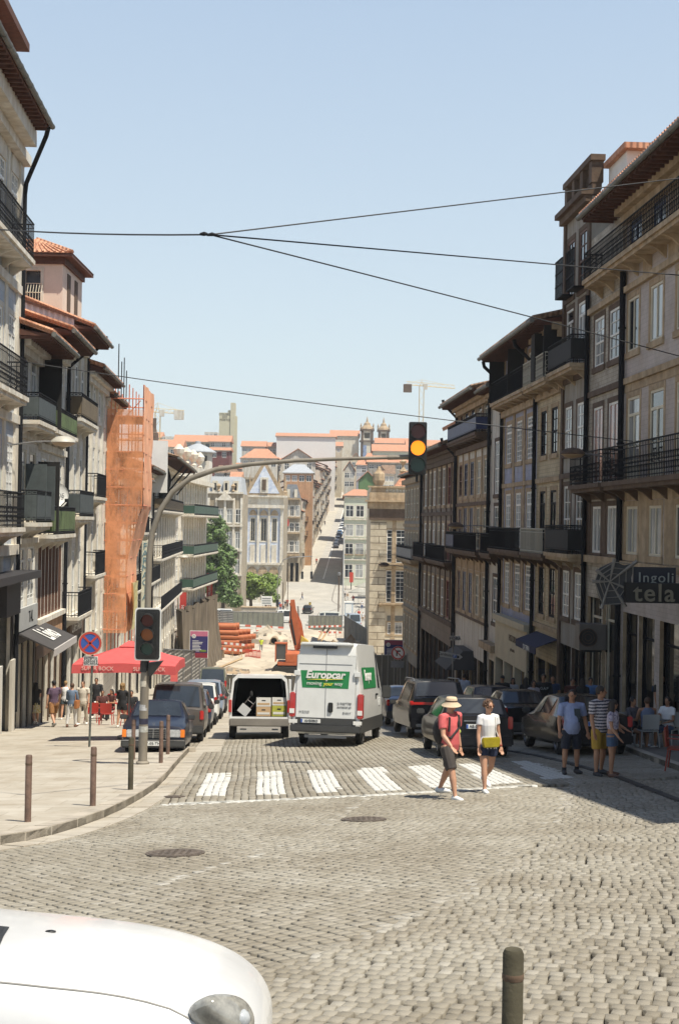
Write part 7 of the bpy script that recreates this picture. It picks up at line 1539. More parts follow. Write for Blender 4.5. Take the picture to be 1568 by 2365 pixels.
for x, y in ((.85, -1.4), (.85, 1.5)):
    for s in (-1, 1): q = MB(); q.lathe([(.1, -.1), (.32, -.1), (.33, -.06), (.33, .06), (.32, .1), (.1, .1)], (0, 0, 0), 20); ob = q.build('wheel', M_TYRE, V2, smooth=40); ob.rotation_euler = (0, R(90), 0); ob.location = (s * x, y, .33)
def inside(name, label, cat, loc, fn, **k):
    t = thing(name, label, cat, loc); t.rotation_euler = (R(-5.4), 0, R(3.2)); fn(t); return t
mm_ = Matrix.Translation(pos2) @ Matrix.Rotation(R(3.2), 4, 'Z') @ Matrix.Rotation(R(-5.4), 4, 'X')
CARD = mat('cardboard', (.52, .35, .19), .85, var=.12); CARDW = mat('white_carton', (.68, .66, .60), .8, var=.1); CARDY = mat('yellow_green_carton', (.42, .42, .06), .7, var=.3, scale=6)
def boxy(lb, x, w, z0, h, m_, sl=True):
    def f(t):
        vb(t, 'carton', (-w / 2, 0, 0), (w / 2, .42, h), m_, .004); vb(t, 'hand_hole', (-.06, -.004, h * .62), (.06, .004, h * .74), M_BLK); 
        if sl: vb(t, 'printed_band', (-w * .42, -.004, h * .2), (w * .42, .002, h * .42), CARDW if m_ is not CARDW else CARD)
    inside('cardboard_box', lb, 'box', mm_ @ Vector((x, -2.2, z0)), f)
boxy('brown cardboard box with a white carton on top, in the open van', .13, .46, .73, .30, CARD); boxy('white carton on top of the brown cardboard box in the open van', .13, .46, 1.035, .28, CARDW)
boxy('yellow green carton at the right in the open van', .62, .45, .73, .34, CARDY); boxy('white and black printed carton on the yellow green carton', .62, .45, 1.075, .25, CARDW)
def trolley(t):
    M = Matrix.Rotation(R(38), 4, 'Y'); q = MB(); q.box((-.17, -.02, -.12), (.17, .06, .18), 0, M); q.build('platform', mat('trolley_plate', (.5, .5, .48), .5), t); q = MB(); q.tube([M @ Vector((-.12, 0, .18)), M @ Vector((-.12, 0, .52))], .016, 5); q.tube([M @ Vector((.12, 0, .18)), M @ Vector((.12, 0, .52))], .016, 5); q.tube([M @ Vector((-.12, 0, .35)), M @ Vector((.12, 0, .35))], .014, 5); q.build('frame', M_CHROME, t)
    for x in (-.14, .14): q = MB(); c_ = M @ Vector((x, 0, .56)); q.ell(c_, (.05, .05, .11)); q.build('caster', M_TYRE, t)
inside('trolley', 'folded metal trolley tilted at the left inside the open van', 'trolley', mm_ @ Vector((-.5, -2.1, .9)), trolley)
# --- Old dark blue saloon facing us
st = [(-2.15, .3, .78, .86, .72, .78, .68), (-1.9, .22, .86, .94, .8, .83, .72), (-1.15, .2, .9, .98, .82, .84, .74), (-.75, .2, .92, 1.36, .82, .84, .60), (.35, .2, .92, 1.38, .82, .84, .59), (.95, .2, .90, .97, .82, .84, .72), (1.85, .2, .80, .86, .8, .83, .7), (2.12, .24, .72, .79, .74, .79, .66), (2.16, .3, .66, .70, .72, .77, .62)]
S1 = vehicle('old_saloon', 'old dark blue saloon parked facing the camera beside the traffic light pole', 'car', cp(372, 1720, 38.7) + Vector((-.05, 0, 0)), 183, st, paint('dark_blue', (.008, .010, .022), .4), (4, 5), (2, 3), ((3, 4),), ((.74, -1.3), (.74, 1.35)), .3, nose_up=True)
q = MB(); q.box((-.32, 2.14, .50), (.32, 2.2, .74)); gl = q.build('grille', M_BLK, S1, bevel=.01); q = MB()
for k in range(5): q.box((-.31, 2.2, .53 + k * .045), (.31, 2.212, .537 + k * .045))
q.box((-.008, 2.2, .5), (.008, 2.216, .74)); q.box((-.34, 2.15, .735), (.34, 2.215, .755)); q.box((-.34, 2.15, .49), (-.32, 2.215, .75)); q.box((.32, 2.15, .49), (.34, 2.215, .75)); q.build('grille_bars', M_CHROME, gl)
for s in (-1, 1): vb(S1, 'headlight', (s * .52 - .17, 2.13, .52), (s * .52 + .17, 2.19, .72), M_LAMP, .02); vb(S1, 'indicator', (s * .745 - .055, 2.05, .52), (s * .745 + .055, 2.18, .72), M_IND, .01); o = MB(); o.box((s * .9 - .1, .72, .92), (s * .9 + .1, .82, 1.04)); o.build('mirror', M_PLAST, S1, bevel=.02)
vb(S1, 'front_bumper', (-.82, 2.05, .26), (.82, 2.28, .47), M_PLAST, .04); vb(S1, 'bumper_trim', (-.8, 2.27, .44), (.8, 2.29, .455), M_CHROME); plate(S1, 2.285, .37, '57-05-TH', 0, .5, 1)
q = MB(); q.tube([(0, 2.1, .76), (0, 2.1, .83)], .006, 5); ring(q, Vector((0, 2.1, .86)), .022, .03, -.004, .004, 14); q.build('hood_ornament', M_CHROME, S1)
for s in (-1, 1): vb(S1, 'wiper', (s * .25 - .22, .9, .99), (s * .25 + .2, .92, 1.0), M_BLK)
# --- generic shapes for the others
def hatch(h=1.48, w=.86, l=2.1, rear=.0): return [(-l, .35, .82, 1.0, w * .9, w * .95, w * .8), (-l + .06, .28, .9, 1.02, w * .95, w, w * .84), (-l + .38 + rear, .25, .93, h - .04, w * .96, w, w * .74), (-.1, .25, .93, h, w * .96, w, w * .72), (.45, .25, .92, h - .07, w * .96, w, w * .7), (1.15, .25, .9, .98, w * .96, w, w * .8), (l - .25, .28, .78, .85, w * .93, w * .95, w * .74), (l, .35, .62, .7, w * .84, w * .88, w * .66)]
def mpv(h=1.8, w=.84, l=2.0): return [(-l, .38, .95, 1.02, w * .92, w * .97, w * .9), (-l + .02, .3, .98, 1.05, w * .97, w, w * .92), (-l + .16, .28, .98, h - .05, w * .97, w, w * .82), (-.1, .28, .98, h, w * .97, w, w * .8), (.7, .28, .97, h - .12, w * .97, w, w * .78), (1.3, .28, .95, 1.05, w * .97, w, w * .84), (l - .2, .3, .82, .9, w * .93, w * .96, w * .76), (l, .38, .66, .74, w * .85, w * .9, w * .7)]
def sedan(h=1.43, w=.9, l=2.35): return [(-l, .34, .78, .95, w * .88, w * .93, w * .8), (-l + .08, .26, .9, 1.0, w * .95, w * .98, w * .84), (-l + .75, .22, .95, 1.05, w * .97, w, w * .82), (-l + 1.35, .22, .95, h - .05, w * .97, w, w * .68), (-.1, .22, .95, h, w * .97, w, w * .68), (.45, .22, .94, h - .07, w * .97, w, w * .66), (1.2, .22, .9, .99, w * .97, w, w * .78), (l - .3, .26, .76, .84, w * .93, w * .95, w * .72), (l, .35, .6, .68, w * .82, w * .86, w * .6)]
def rear_kit(t, w, y, z0, z1, lampw=.12, pl=None, pz=.62, bump=True, vert=False, bm=M_PLAST):
    for s in (-1, 1):
        vb(t, 'tail_lamp', (s * (w - lampw / 2 - .03) - lampw / 2, y - .03, z0), (s * (w - lampw / 2 - .03) + lampw / 2, y + .16, z1), M_LRED, .02)
        o = MB(); o.box((s * (w + .1) - .1, .78, .95), (s * (w + .1) + .1, .9, 1.1)); o.build('mirror', M_PLAST, t, bevel=.03)
    if bump: vb(t, 'rear_bumper', (-w * .97, y - .09, .3), (w * .97, y + .12, .55), bm, .04)
    if pl: plate(t, y - (.1 if pz < .55 else .03), pz, pl)
def add_simple(fn, label, pos, rz, pm, kind='parked_car', cat='car', group=None, w=.86, l=2.1, lamps=(.75, .98), pl=None, bm=M_PLAST, nu=False, wr=.31, pz=.68, slope=True):
    st = fn; n = len(st)
    t = vehicle(kind, label, cat, pos, rz, st, pm, (4, 5) if n == 8 else (5, 6), (1, 2) if n == 8 else (2, 3), ((2, 3), (3, 4)) if n == 8 else ((3, 4), (4, 5)), ((w - .08, -l + .8), (w - .08, l - .8)), wr, group=group, nose_up=nu, slope=slope)
    rear_kit(t, w, -l, *lamps, pl=pl, bm=bm, pz=pz); return t
GR = 'cars parked along the left kerb'
K1 = add_simple(mpv(), 'brown grey boxy car seen from behind, parked just beyond the old blue saloon', cp(416, 1700, 45.2), 3.2, paint('brown_grey', (.075, .062, .052), .4), w=.84, l=2.0, lamps=(.72, 1.0), group=GR)
add_simple(hatch(1.5), 'dark blue hatchback roof showing beyond the brown grey boxy car', cp(438, 1650, 51.5), 3.2, paint('slate_blue', (.05, .06, .09)), group=GR)
add_simple(mpv(1.65), 'white car parked in the middle of the left kerb row', cp(458, 1640, 57.5), 3.2, WHP, group=GR, w=.84, l=2.0, lamps=(.9, 1.15))
add_simple(mpv(1.7, .86), 'silver blue car parked beyond the white car on the left', cp(473, 1630, 63.5), 3.2, paint('silver_blue', (.25, .30, .38)), group=GR, w=.86, l=2.0, lamps=(.9, 1.15))
add_simple(hatch(1.5), 'dark car parked beyond the silver blue car on the left', cp(487, 1620, 71), 3.2, paint('graphite', (.05, .05, .055)), group=GR)
add_simple(mpv(2.1, .9, 2.3), 'grey green van at the far end of the left kerb row', cp(493, 1620, 92), 3.2, paint('grey_green', (.14, .15, .11), .5), kind='parked_van', cat='van', w=.9, l=2.3, lamps=(.9, 1.3))
BLK = paint('black', (.006, .006, .008), .25)
SUV = add_simple([(a, b, c * 1.18, d * 1.22 if i not in (5, 6, 7) else d * 1.15, e, f, g) for i, (a, b, c, d, e, f, g) in enumerate(hatch(1.46, .96, 2.35))], 'big black sport utility car just right of the white rental van', cp(988, 1700, 46.6), 5, BLK, w=.96, l=2.35, lamps=(1.02, 1.16), pl='AS-52-XQ', pz=.95, wr=.38, bm=BLK)
vb(SUV, 'tail_lamp_bar', (-.9, -2.40, 1.04), (.9, -2.36, 1.12), M_LRED, .01); vb(SUV, 'exhaust', (-.75, -2.48, .36), (-.5, -2.42, .46), M_CHROME, .02); vb(SUV, 'exhaust', (.5, -2.48, .36), (.75, -2.42, .46), M_CHROME, .02)
for s in (-1, 1): q = MB(); q.tube([(s * .72, -1.9, 1.75), (s * .72, -1.7, 1.84), (s * .7, .2, 1.85), (s * .7, .5, 1.76)], .02, 5); q.build('roof_rail', M_METAL, SUV)
DGREY = paint('dark_grey', (.011, .011, .013), .3)
HB = add_simple(hatch(1.46, .92, 2.15), 'dark grey hatchback with an AE number plate behind the two crossing pedestrians', cp(1070, 1735, 36.8), 3.5, DGREY, w=.92, l=2.15, lamps=(.72, 1.02), pl='AE-57-RV', pz=.78, bm=DGREY)
vb(HB, 'chrome_strip', (-.32, -2.2, .9), (.32, -2.16, .925), M_CHROME, .005); q = MB(); q.ell((-.45, -2.17, .66), (.06, .01, .06)); q.build('round_sticker', mat('yellow_sticker', (.55, .6, .12), .5), HB); vb(HB, 'roof_aerial', (-.01, -1.5, 1.43), (.01, -1.46, 1.62), M_BLK)
SD = add_simple(sedan(1.45, .9, 2.35), 'glossy black saloon parked in the shade behind the man in the blue shirt', cp(1320, 1735, 37.2), 6.5, BLK, w=.9, l=2.35, lamps=(.72, .98), pl='26-MZ-77', pz=.8, wr=.33, bm=BLK)
add_simple(sedan(1.45, .88, 2.3), 'black saloon farther down the shaded kerb, roof below the crowd', cp(1190, 1700, 44.5), 5, BLK, w=.88, l=2.3)
add_simple(hatch(1.5, .88, 2.1), 'dark blue car between the black sport utility car and the shaded saloons', cp(1120, 1690, 51), 3.2, paint('midnight_blue', (.015, .022, .05)), w=.88, l=2.1)
add_simple(sedan(1.45, .88, 2.3), 'dark blue saloon ahead of the black sport utility car', cp(930, 1650, 56), 3.2, paint('navy', (.02, .03, .07)), w=.88, l=2.3)
# --- white car close to the camera (nose to the right)
gy = 6.80; gx = -.22
st = [(-2.2, .35, .85, 1.0, .8, .86, .7), (-2.0, .3, .98, 1.15, .86, .9, .78), (-1.4, .28, 1.0, 1.5, .84, .86, .60), (-.7, .28, 1.0, 1.56, .84, .86, .60), (-.25, .28, 1.0, 1.46, .84, .86, .58), (.52, .28, 1.0, 1.045, .84, .86, .62), (.56, .28, .995, 1.03, .84, .86, .60), (1.1, .28, .975, .995, .84, .86, .56), (1.5, .28, .94, .945, .83, .85, .52), (1.82, .3, .865, .865, .77, .79, .46), (2.0, .34, .76, .765, .66, .68, .38), (2.09, .42, .62, .64, .48, .50, .28)]
FC = vehicle('white_car', 'white car close to the camera at the bottom left, only bonnet and headlight in view', 'car', Vector((gx - 2.15, gy, G(-1.5, gy) + .0)), -90, st, paint('bright_white', (.64, .64, .63), .22), (4, 5), (1, 2), ((2, 3), (3, 4)), ((.79, -1.3), (.79, 1.3)), .33, slope=(0, -5.4), sub=2)
q = MB(); hp = [(x_, 1.76 + (y_ - 1.66) * .58, z_ - .02) for x_, y_, z_ in [(.64, 1.90, .92), (.745, 1.70, .945), (.80, 1.66, .90), (.79, 1.82, .80), (.73, 2.0, .71), (.63, 2.11, .70), (.54, 2.13, .77), (.56, 2.03, .87)]]
cc = sum((Vector(p_) for p_ in hp), Vector()) / 8; hp = [tuple(cc.lerp(Vector(p_), .88)) for p_ in hp]; out = Vector((.05, .06, .045))
q.loft([[Vector(p_) - out * 1.5 for p_ in hp], [Vector(p_) + out * .35 for p_ in hp], [cc.lerp(Vector(p_), .85) + out * .8 for p_ in hp], [cc.lerp(Vector(p_), .45) + out for p_ in hp], [cc.lerp(Vector(p_), .05) + out * 1.05 for p_ in hp]]); hl = q.build('headlight', mat('smoked_headlamp', (.34, .33, .29), .06, spec=.9, var=.55, scale=9), FC, smooth=60)
q = MB(); q.ell(cc + Vector((.02, .07, .0)), (.05, .045, .045)); q.build('projector_lens', mat('projector', (.42, .44, .45), .15, var=.3, scale=20), hl, smooth=True)
md = hl.modifiers.new('s', 'SUBSURF'); md.levels = md.render_levels = 2
from mathutils.bvhtree import BVHTree
bpy.context.view_layer.update(); bd_ = [c for c in FC.children if c.name.startswith('body')][0]
bv = BVHTree.FromObject(bd_, bpy.context.evaluated_depsgraph_get())
def drape(x, y, dz=.002):
    h_ = bv.ray_cast(Vector((x, y, 3)), Vector((0, 0, -1)))[0]; return Vector((x, y, (h_.z if h_ else .9) + dz))
q = MB(); q.tube([drape(.765 - .05 * max(0, y_ - 1.2), y_) for y_ in np.linspace(.45, 1.78, 14)], .005, 5); q.build('bonnet_gap', mat('seam_grey', (.22, .21, .19), .7), FC)
q = MB(); c_ = drape(-.05, 1.0); q.ell(c_, (.018, .028, .008)); q.build('washer_jet', M_BLK, FC)
q = MB(); q.loft([[drape(.45 + a_, .70 + b_, .006) for a_, b_ in ((-.5, .0), (.0, .02), (.14, .08), (.17, .16), (.12, .2), (0, .16), (-.3, .12), (-.5, .1))], [drape(.45 + a_ * .9, .70 + b_, .014) for a_, b_ in ((-.5, .01), (.0, .03), (.13, .09), (.155, .155), (.11, .185), (0, .15), (-.3, .11), (-.5, .09))]]); q.build('scuttle_panel', M_BLK, FC)
# --- vehicles in the square and on the far street
def far_car(fn, label, u, d, rz, pm, slope=0, **k):
    t = add_simple(fn, label, cp(u, 1400, d, .06), rz, pm, slope=(slope, 0), **k); return t
far_car(hatch(1.5), 'black car seen from behind at the edge of the square below a yellow arrow post', 712, 260, -5, BLK, kind='far_car', l=2.1)
far_car(mpv(2.1, .95, 2.4), 'white delivery van parked at the left end of the building site', 505, 236, 95, WHP, kind='delivery_van', cat='van', w=.95, l=2.4)
far_car(mpv(2.2, 1.0, 2.7), 'pale minibus behind the mesh fence right of the excavator arm', 748, 232, 92, paint('cream_bus', (.6, .6, .52)), kind='minibus', cat='van', w=1.0, l=2.7); far_car(mpv(2.1, .95, 2.3), 'small pale van behind the mesh fence left of the excavator arm', 651, 236, 100, WHP, kind='delivery_van', cat='van', w=.95, l=2.3)
far_car(mpv(2.3, 1.0, 2.6), 'pale blue grey van with dark windows on the right side of the square', 815, 228, 8, paint('pale_blue', (.35, .42, .5)), kind='delivery_van', cat='van', w=1.0, l=2.6, wr=.35)
tk = thing('booth', 'white and pale blue boxy kiosk behind the blue grey van', 'kiosk', cp(806, 1390, 255)); vb(tk, 'walls', (-.75, -.8, 0), (.75, .8, 2.4), paint('kiosk', (.45, .52, .58)), .03); vb(tk, 'roof', (-.85, -.9, 2.4), (.85, .9, 2.55), M_WHITE); vb(tk, 'side_panel', (-.6, -.83, .6), (.5, -.79, 2.2), M_WHITE)
cols_ = [('white', (.75, .75, .72)), ('black', (.015, .015, .018)), ('silver', (.4, .41, .42)), ('blue', (.08, .16, .3)), ('dark grey', (.06, .06, .065)), ('red', (.25, .03, .02))]
y = 398; i = 0; base_car = {}
seq = [4, 1, 2, 1, 3, 0, 2, 0, 1, 3, 2, 5, 1, 0, 4, 2]
while y < 556 and i < 16:
    nm, c_ = cols_[seq[i]]; x = FR0(y) + 2.9 + (y - 398) * .006
    lb = f'{nm} car, {ORD[i]} from the bottom of the queue on the far street'
    if seq[i] not in base_car: t = add_simple(hatch(1.5), lb, Vector((x, y, G(x, y) + .08)), 181, paint(nm.replace(' ', '_') + '_far', c_), kind='queued_car', slope=(-6, 0), group='cars queued on the far street'); base_car[seq[i]] = t
    else: t = copy_tree(base_car[seq[i]]); t.location = (x, y, G(x, y) + .08); t['label'] = lb
    y += 6.4 + (i % 3) * 1.5; i += 1
# --- small furniture of the square
M_PALEP = mat('pale_grey_pole', (.45, .45, .43), .5)
t = thing('traffic_light', 'far curved traffic light gantry with two heads over the square', 'traffic light', cp(641, 1410, 262)); o_ = t.location; D_ = 262
m = MB(); m.tube([o_, P(641, 1345, D_), P(645, 1310, D_), P(655, 1293, D_), P(672, 1287, D_), P(722, 1284.5, D_)], .09, 6); m.build('pole', M_METAL, t, o_)
for u in (698, 719.5): m = MB(); a, b = P(u - 3, 1337, D_), P(u + 3, 1320, D_); m.box((a.x, D_ - .2, a.z), (b.x, D_ + .2, b.z)); m.build('signal_head', M_BLK, t, o_); m = MB(); m.tube([P(u, 1321, D_), P(u, 1285, D_)], .05, 4); m.build('drop_rod', M_METAL, t, o_)
m = MB(); a, b = P(637.5, 1402, D_), P(644, 1385, D_); m.box((a.x, D_ - .3, a.z), (b.x, D_, b.z)); m.build('signal_head', M_BLK, t, o_)
for k, (u, vb_, vt_, d, lb, hd) in enumerate(((791, 1436, 1225, 236, 'tall pale lamp column at the right side of the square', 1), (664, 1410, 1300, 262, 'thin pole between the trees and the far traffic light', 0), (781, 1436, 1330, 240, 'dark ornate post left of the tall pale column', 1), (626, 1410, 1372, 262, 'short pole right of the white direction board', 0), (653, 1424, 1345, 250, 'pole beside the waiting group on the square', 0))):
    b_ = cp(u, vb_, d); t = thing('lamp_post', lb, 'post', b_); zt_ = P(u, vt_, d).z; m = MB(); m.tube([(b_.x, d, b_.z), (b_.x + (zt_ - b_.z) * .0, d, zt_)], .11 if hd else .07, 7); m.lathe([(.25, 0), (.22, .5), (.12, .6)], b_, 8); m.build('pole', M_PALEP if k == 0 else M_GRAND, t, b_)
    if hd: m = MB(); m.lathe([(.05, 0), (.28, .12), (.3, .5), (.05, .65)], (b_.x, d, zt_), 8); m.build('lamp_head', M_METAL, t, b_)
t = thing('direction_board', 'white direction board on two legs under the rounded tree', 'sign', cp(616, 1405, 258)); o_ = t.location; m = MB(); a, b = P(603, 1397, 258), P(629, 1377, 258)
m.box((a.x, 257.9, a.z), (b.x, 258, b.z)); m.build('board', M_WHITE, t, o_); m = MB(); 
for x in (a.x + .3, b.x - .3): m.tube([(x, 258.05, o_.z), (x, 258.05, b.z)], .05, 5)
m.build('leg', M_METAL, t, o_)
for k in range(3): m = MB(); m.box((a.x + .2, 257.86, a.z + .3 + k * .42), (b.x - .2, 257.89, a.z + .42 + k * .42)); m.build('text_line', M_METAL, t, o_)
t = thing('arrow_post', 'yellow board with black chevrons behind the black car', 'sign', cp(715.5, 1410, 268)); o_ = t.location; m = MB(); a, b = P(713, 1407, 268), P(718.5, 1391, 268); m.box((a.x, 268, a.z), (b.x, 268.1, b.z)); m.build('board', mat('chevron_yellow', (.62, .42, .02), .5), t, o_); m = MB(); m.tube([o_, (o_.x, 268.05, a.z)], .05, 5); m.build('post', M_METAL, t, o_)
for k in range(3):
    z = a.z + .25 + k * .42; m = MB(); x0, x1_ = a.x + .03, b.x - .03; xm = (x0 + x1_) / 2; m.loft([[Vector((x0, y_, z)), Vector((xm, y_, z + .17)), Vector((x1_, y_, z)), Vector((x1_, y_, z + .12)), Vector((xm, y_, z + .29)), Vector((x0, y_, z + .12))] for y_ in (267.96, 267.99)]); m.build('chevron', M_IRON, t, o_)
t = thing('stone_wall', 'low grey retaining wall under the rounded tree at the edge of the square', 'wall', cp(588, 1424, 244)); o_ = t.location; m = MB(); a, b = P(557, 1428, 244), P(637, 1428, 244); m.box((a.x, 244, G(0, 244) - .2), (b.x, 246, G(0, 244) + 1.9)); m.build('wall', M_KERB, t, o_); m = MB(); m.box((a.x - .1, 243.9, G(0, 244) + 1.9), (b.x + .1, 246.1, G(0, 244) + 2.05)); m.build('coping', M_GRAN, t, o_)
for k, (u, v, d) in enumerate(((828, 1368, 290), (850, 1382, 280), (842, 1352, 305))):
    b_ = cp(u, v, d, .02); t = thing('cafe_parasol', ['pale cafe parasol in front of the pale green corner house, left one', 'grey cafe parasol nearest the granite corner', 'pale cafe parasol farthest up by the pale green corner house'][k], 'parasol', b_); m = MB(); m.lathe([(2.1, 2.3), (2.1, 2.45), (.1, 3.3)], b_, 8); m.build('canopy', mat('grey_canvas_far', (.30, .29, .25), .8), t, b_); m = MB(); m.tube([b_, b_ + Vector((0, 0, 2.4))], .04, 5); m.build('pole', M_METAL, t, b_)
t = thing('advert_column', 'red advertising sign at the corner of the pale green house', 'sign', cp(811, 1345, 318)); o_ = t.location; m = MB(); a, b = P(807, 1345, 318), P(816, 1322, 318); m.box((a.x, 318, a.z), (b.x, 318.4, b.z)); m.build('board', M_SRED, t, o_); m = MB(); m.tube([(o_.x, 318.2, o_.z), (o_.x, 318.2, b.z)], .1, 5); m.build('post', M_IRON, t, o_)
# ================================================================ people
SKIN = mat('skin', (.50, .27, .17), .55, var=.12, scale=6); SKIN2 = mat('tanned_skin', (.36, .18, .10), .55, var=.12, scale=6)
def cloth(n, c, **k): return mat('cloth_' + n, c, .85, var=k.pop('var', .18), scale=k.pop('scale', 7), **k)
HAIRD = mat('dark_hair', (.022, .014, .010), .6, var=.4, scale=30, bump=.4); HAIRB = mat('brown_hair', (.10, .05, .025), .6, var=.4, scale=30, bump=.4); HAIRY = mat('blond_hair', (.36, .22, .09), .6, var=.45, scale=30, bump=.4)
def remesh(mb, vox, sm=2):
    me = mb.mesh('tmp', []) ; o = bpy.data.objects.new('tmp', me); COL.objects.link(o)
    a = o.modifiers.new('r', 'REMESH'); a.mode = 'VOXEL'; a.voxel_size = vox; a.use_smooth_shade = True
    if sm: b = o.modifiers.new('s', 'SMOOTH'); b.iterations = sm; b.factor = .5
    dg = bpy.context.evaluated_depsgraph_get(); r = bpy.data.meshes.new_from_object(o.evaluated_get(dg))
    bpy.data.objects.remove(o); bpy.data.meshes.remove(me); return r
def person(label, pos, rz, H=1.72, hips=(8, -8), knees=(6, 6), arms=((4, 6, 12), (4, 6, 12)), skin=SKIN, top=None, bottom=None, bl='shorts', sleeve=.55, hair=HAIRD, hl='short', shoes=None, sit=False, hat=None, cap=None, fem=False, vox=.011, turn=0, lean=0, belly=0, dress=False, extra=None, splay=3, topname='shirt', group=None, shoelen=.135, sock=None, glasses=False, fine=False, croptop=False):
    """local: faces -y, feet at z = 0. arms: (swing, out, elbow) right then left as seen by the viewer"""
    t = thing('person', label, 'person', pos, R(rz), group); V3 = Vector; W = .112 if fem else .125; hw = .058 if fem else .055; g = 1.0 if not fem else .88
    hipz = .515 * H; seat = 0
    if sit: hipz = .47; hips = (82, 80); knees = (80, 84)
    lz = []; legs = []
    for s, hp, kn in ((-1, hips[0], knees[0]), (1, hips[1], knees[1])):
        a, b = R(hp), R(hp - kn); sp = math.sin(R(splay)); h0 = V3((s * hw * H, 0, hipz)); k = h0 + V3((s * sp, -math.sin(a), -math.cos(a))) * .245 * H; an = k + V3((s * sp * .5, -math.sin(b), -math.cos(b))) * .225 * H; legs.append((s, h0, k, an, b)); lz.append(an.z)
    dz = (.045 * H - min(lz)) if not sit else (.045 * H - min(lz)) * 0 + .0
    up = V3((0, 0, dz)); legs = [(s, a + up, b + up, c + up, d) for s, a, b, c, d in legs]
    hc = V3((0, 0, hipz)) + up; ln = R(lean); tv = V3((0, -math.sin(ln), math.cos(ln)))
    wst = hc + tv * .10 * H; ch = hc + tv * .215 * H; sh = hc + tv * .30 * H; nk = hc + tv * .335 * H; hd = nk + V3((0, -.012 * H, 0)) + tv * .078 * H
    B = MB(); T = lambda mb, pts, rs, n=10: mb.tube(pts, [r * H for r in rs], n)
    def torso(mb, e=0, z0=0):
        rows = [(hc - tv * .04 * H, .085 + .012 * fem, .062), (hc + tv * .03 * H, .09 + .01 * fem, .066 + belly * .5), (wst, .078 - .008 * fem, .06 + belly), (ch, .098 * g, .066 + belly * .3), (sh - tv * .02 * H, .10 * g, .055), (nk - tv * .01 * H, .045, .04)]
        if z0: rows = [r for r in rows[z0:]]
        mb.loft([[c + V3((math.cos(q) * (rx + e) * H, math.sin(q) * (ry + e) * H - (belly * .4 * H if i in (1, 2) else 0), 0)) for q in [2 * math.pi * k / 16 for k in range(16)]] for i, (c, rx, ry) in enumerate(rows)])
    torso(B)
    shp = []
    for (s, (sw, out_, el)) in zip((-1, 1), arms):
        a, o_, e = R(sw), R(out_), R(sw + el); s0 = sh + V3((s * W * H * g, 0, -.012 * H)); k = s0 + V3((s * math.sin(o_), -math.sin(a) * math.cos(o_), -math.cos(a) * math.cos(o_))) * .17 * H
        io = o_ if el < 60 else -R(35); w = k + V3((s * math.sin(io) * .5, -math.sin(e) * math.cos(io), -math.cos(e) * math.cos(io))) * .145 * H; shp.append((s, s0, k, w))
        T(B, [sh + V3((s * .05 * H, 0, -.005 * H)), s0, s0.lerp(k, .5), k, k.lerp(w, .3), w], [.034, .032 * g, .028 * g, .0235 * g, .024 * g, .0155])
        d = (w - k).normalized(); sd = V3((1, 0, 0)) if abs(d.x) < .7 else V3((0, -1, 0)); pl = d.cross(sd).normalized(); sd = pl.cross(d)
        P0 = w + d * .028 * H; M = Matrix((sd, pl, d)).transposed().to_4x4(); M.translation = P0; B.ell((0, 0, 0), (.022 * H, .011 * H, .032 * H), M=M)
        for q, ln_ in ((-.016, .033), (-.0055, .040), (.005, .038), (.0155, .029)):
            r0 = P0 + d * .024 * H + sd * q * H; r1 = r0 + d * ln_ * .55 * H + V3((0, -.004 * H, 0)); r2 = r1 + d * ln_ * .45 * H + V3((0, -.010 * H, 0)); T(B, [r0, r1, r2], [.0062, .0058, .0048], 6)
        th0 = P0 - sd * s * .018 * H * -1; T(B, [P0 + sd * (-s) * .014 * H, P0 + sd * (-s) * .028 * H + d * .012 * H, P0 + sd * (-s) * .030 * H + d * .032 * H], [.008, .007, .0055], 6)
    for s, h0, k, an, b in legs:
        T(B, [h0 + V3((0, 0, .02 * H)), h0.lerp(k, .4), k, k.lerp(an, .3), an.lerp(k, .12), an], [.056, .048, .033, .034, .020, .021])
        f = V3((s * .25, -math.cos(b * .35), -.0)).normalized() if not b < -.5 else V3((0, -.7, -.7)); B.loft([[an + f * fy * H + V3((math.cos(q) * rx * H * 1.0, 0, -.018 * H + math.sin(q) * rz_ * H)) for q in [2 * math.pi * j / 8 for j in range(8)]] for fy, rx, rz_ in ((-.03, .018, .02), (.0, .024, .026), (.05, .026, .02), (.095, .018, .012))])
    T(B, [nk - tv * .03 * H, nk + tv * .03 * H, hd - tv * .03 * H], [.036 * g, .031 * g, .032]); Mh = Matrix.Translation(hd) @ Matrix.Rotation(R(turn), 4, 'Z'); hs = .95 if fem else 1
    B.ell((0, .006 * H, .012 * H), (.0425 * H * hs, .053 * H, .055 * H), M=Mh, nu=14, nv=10); B.ell((0, -.018 * H, -.026 * H), (.031 * H * hs, .030 * H, .036 * H), M=Mh); B.tube([Mh @ V3((0, -.045 * H, .012 * H)), Mh @ V3((0, -.061 * H, -.010 * H)), Mh @ V3((0, -.048 * H, -.014 * H))], [.006 * H, .009 * H, .006 * H], 6)
    for s in (-1, 1): B.ell((s * .043 * H * hs, .004 * H, .0), (.006 * H, .012 * H, .018 * H), M=Mh)
    me = remesh(B, vox); me.name = 'body'; me.materials.append(skin); body = link('body', me, t)
    if vox < .02:
        for s in (-1, 1): o = MB(); o.ell((s * .0175 * H, -.044 * H, .006 * H), (.007 * H, .005 * H, .0035 * H), M=Mh, nu=6, nv=4); o.build('eye', M_IRON, t)
        o = MB(); o.ell((0, -.0465 * H, -.032 * H), (.012 * H, .004 * H, .003 * H), M=Mh, nu=6, nv=4); o.build('mouth', mat('lips', (.32, .10, .08), .5), t)
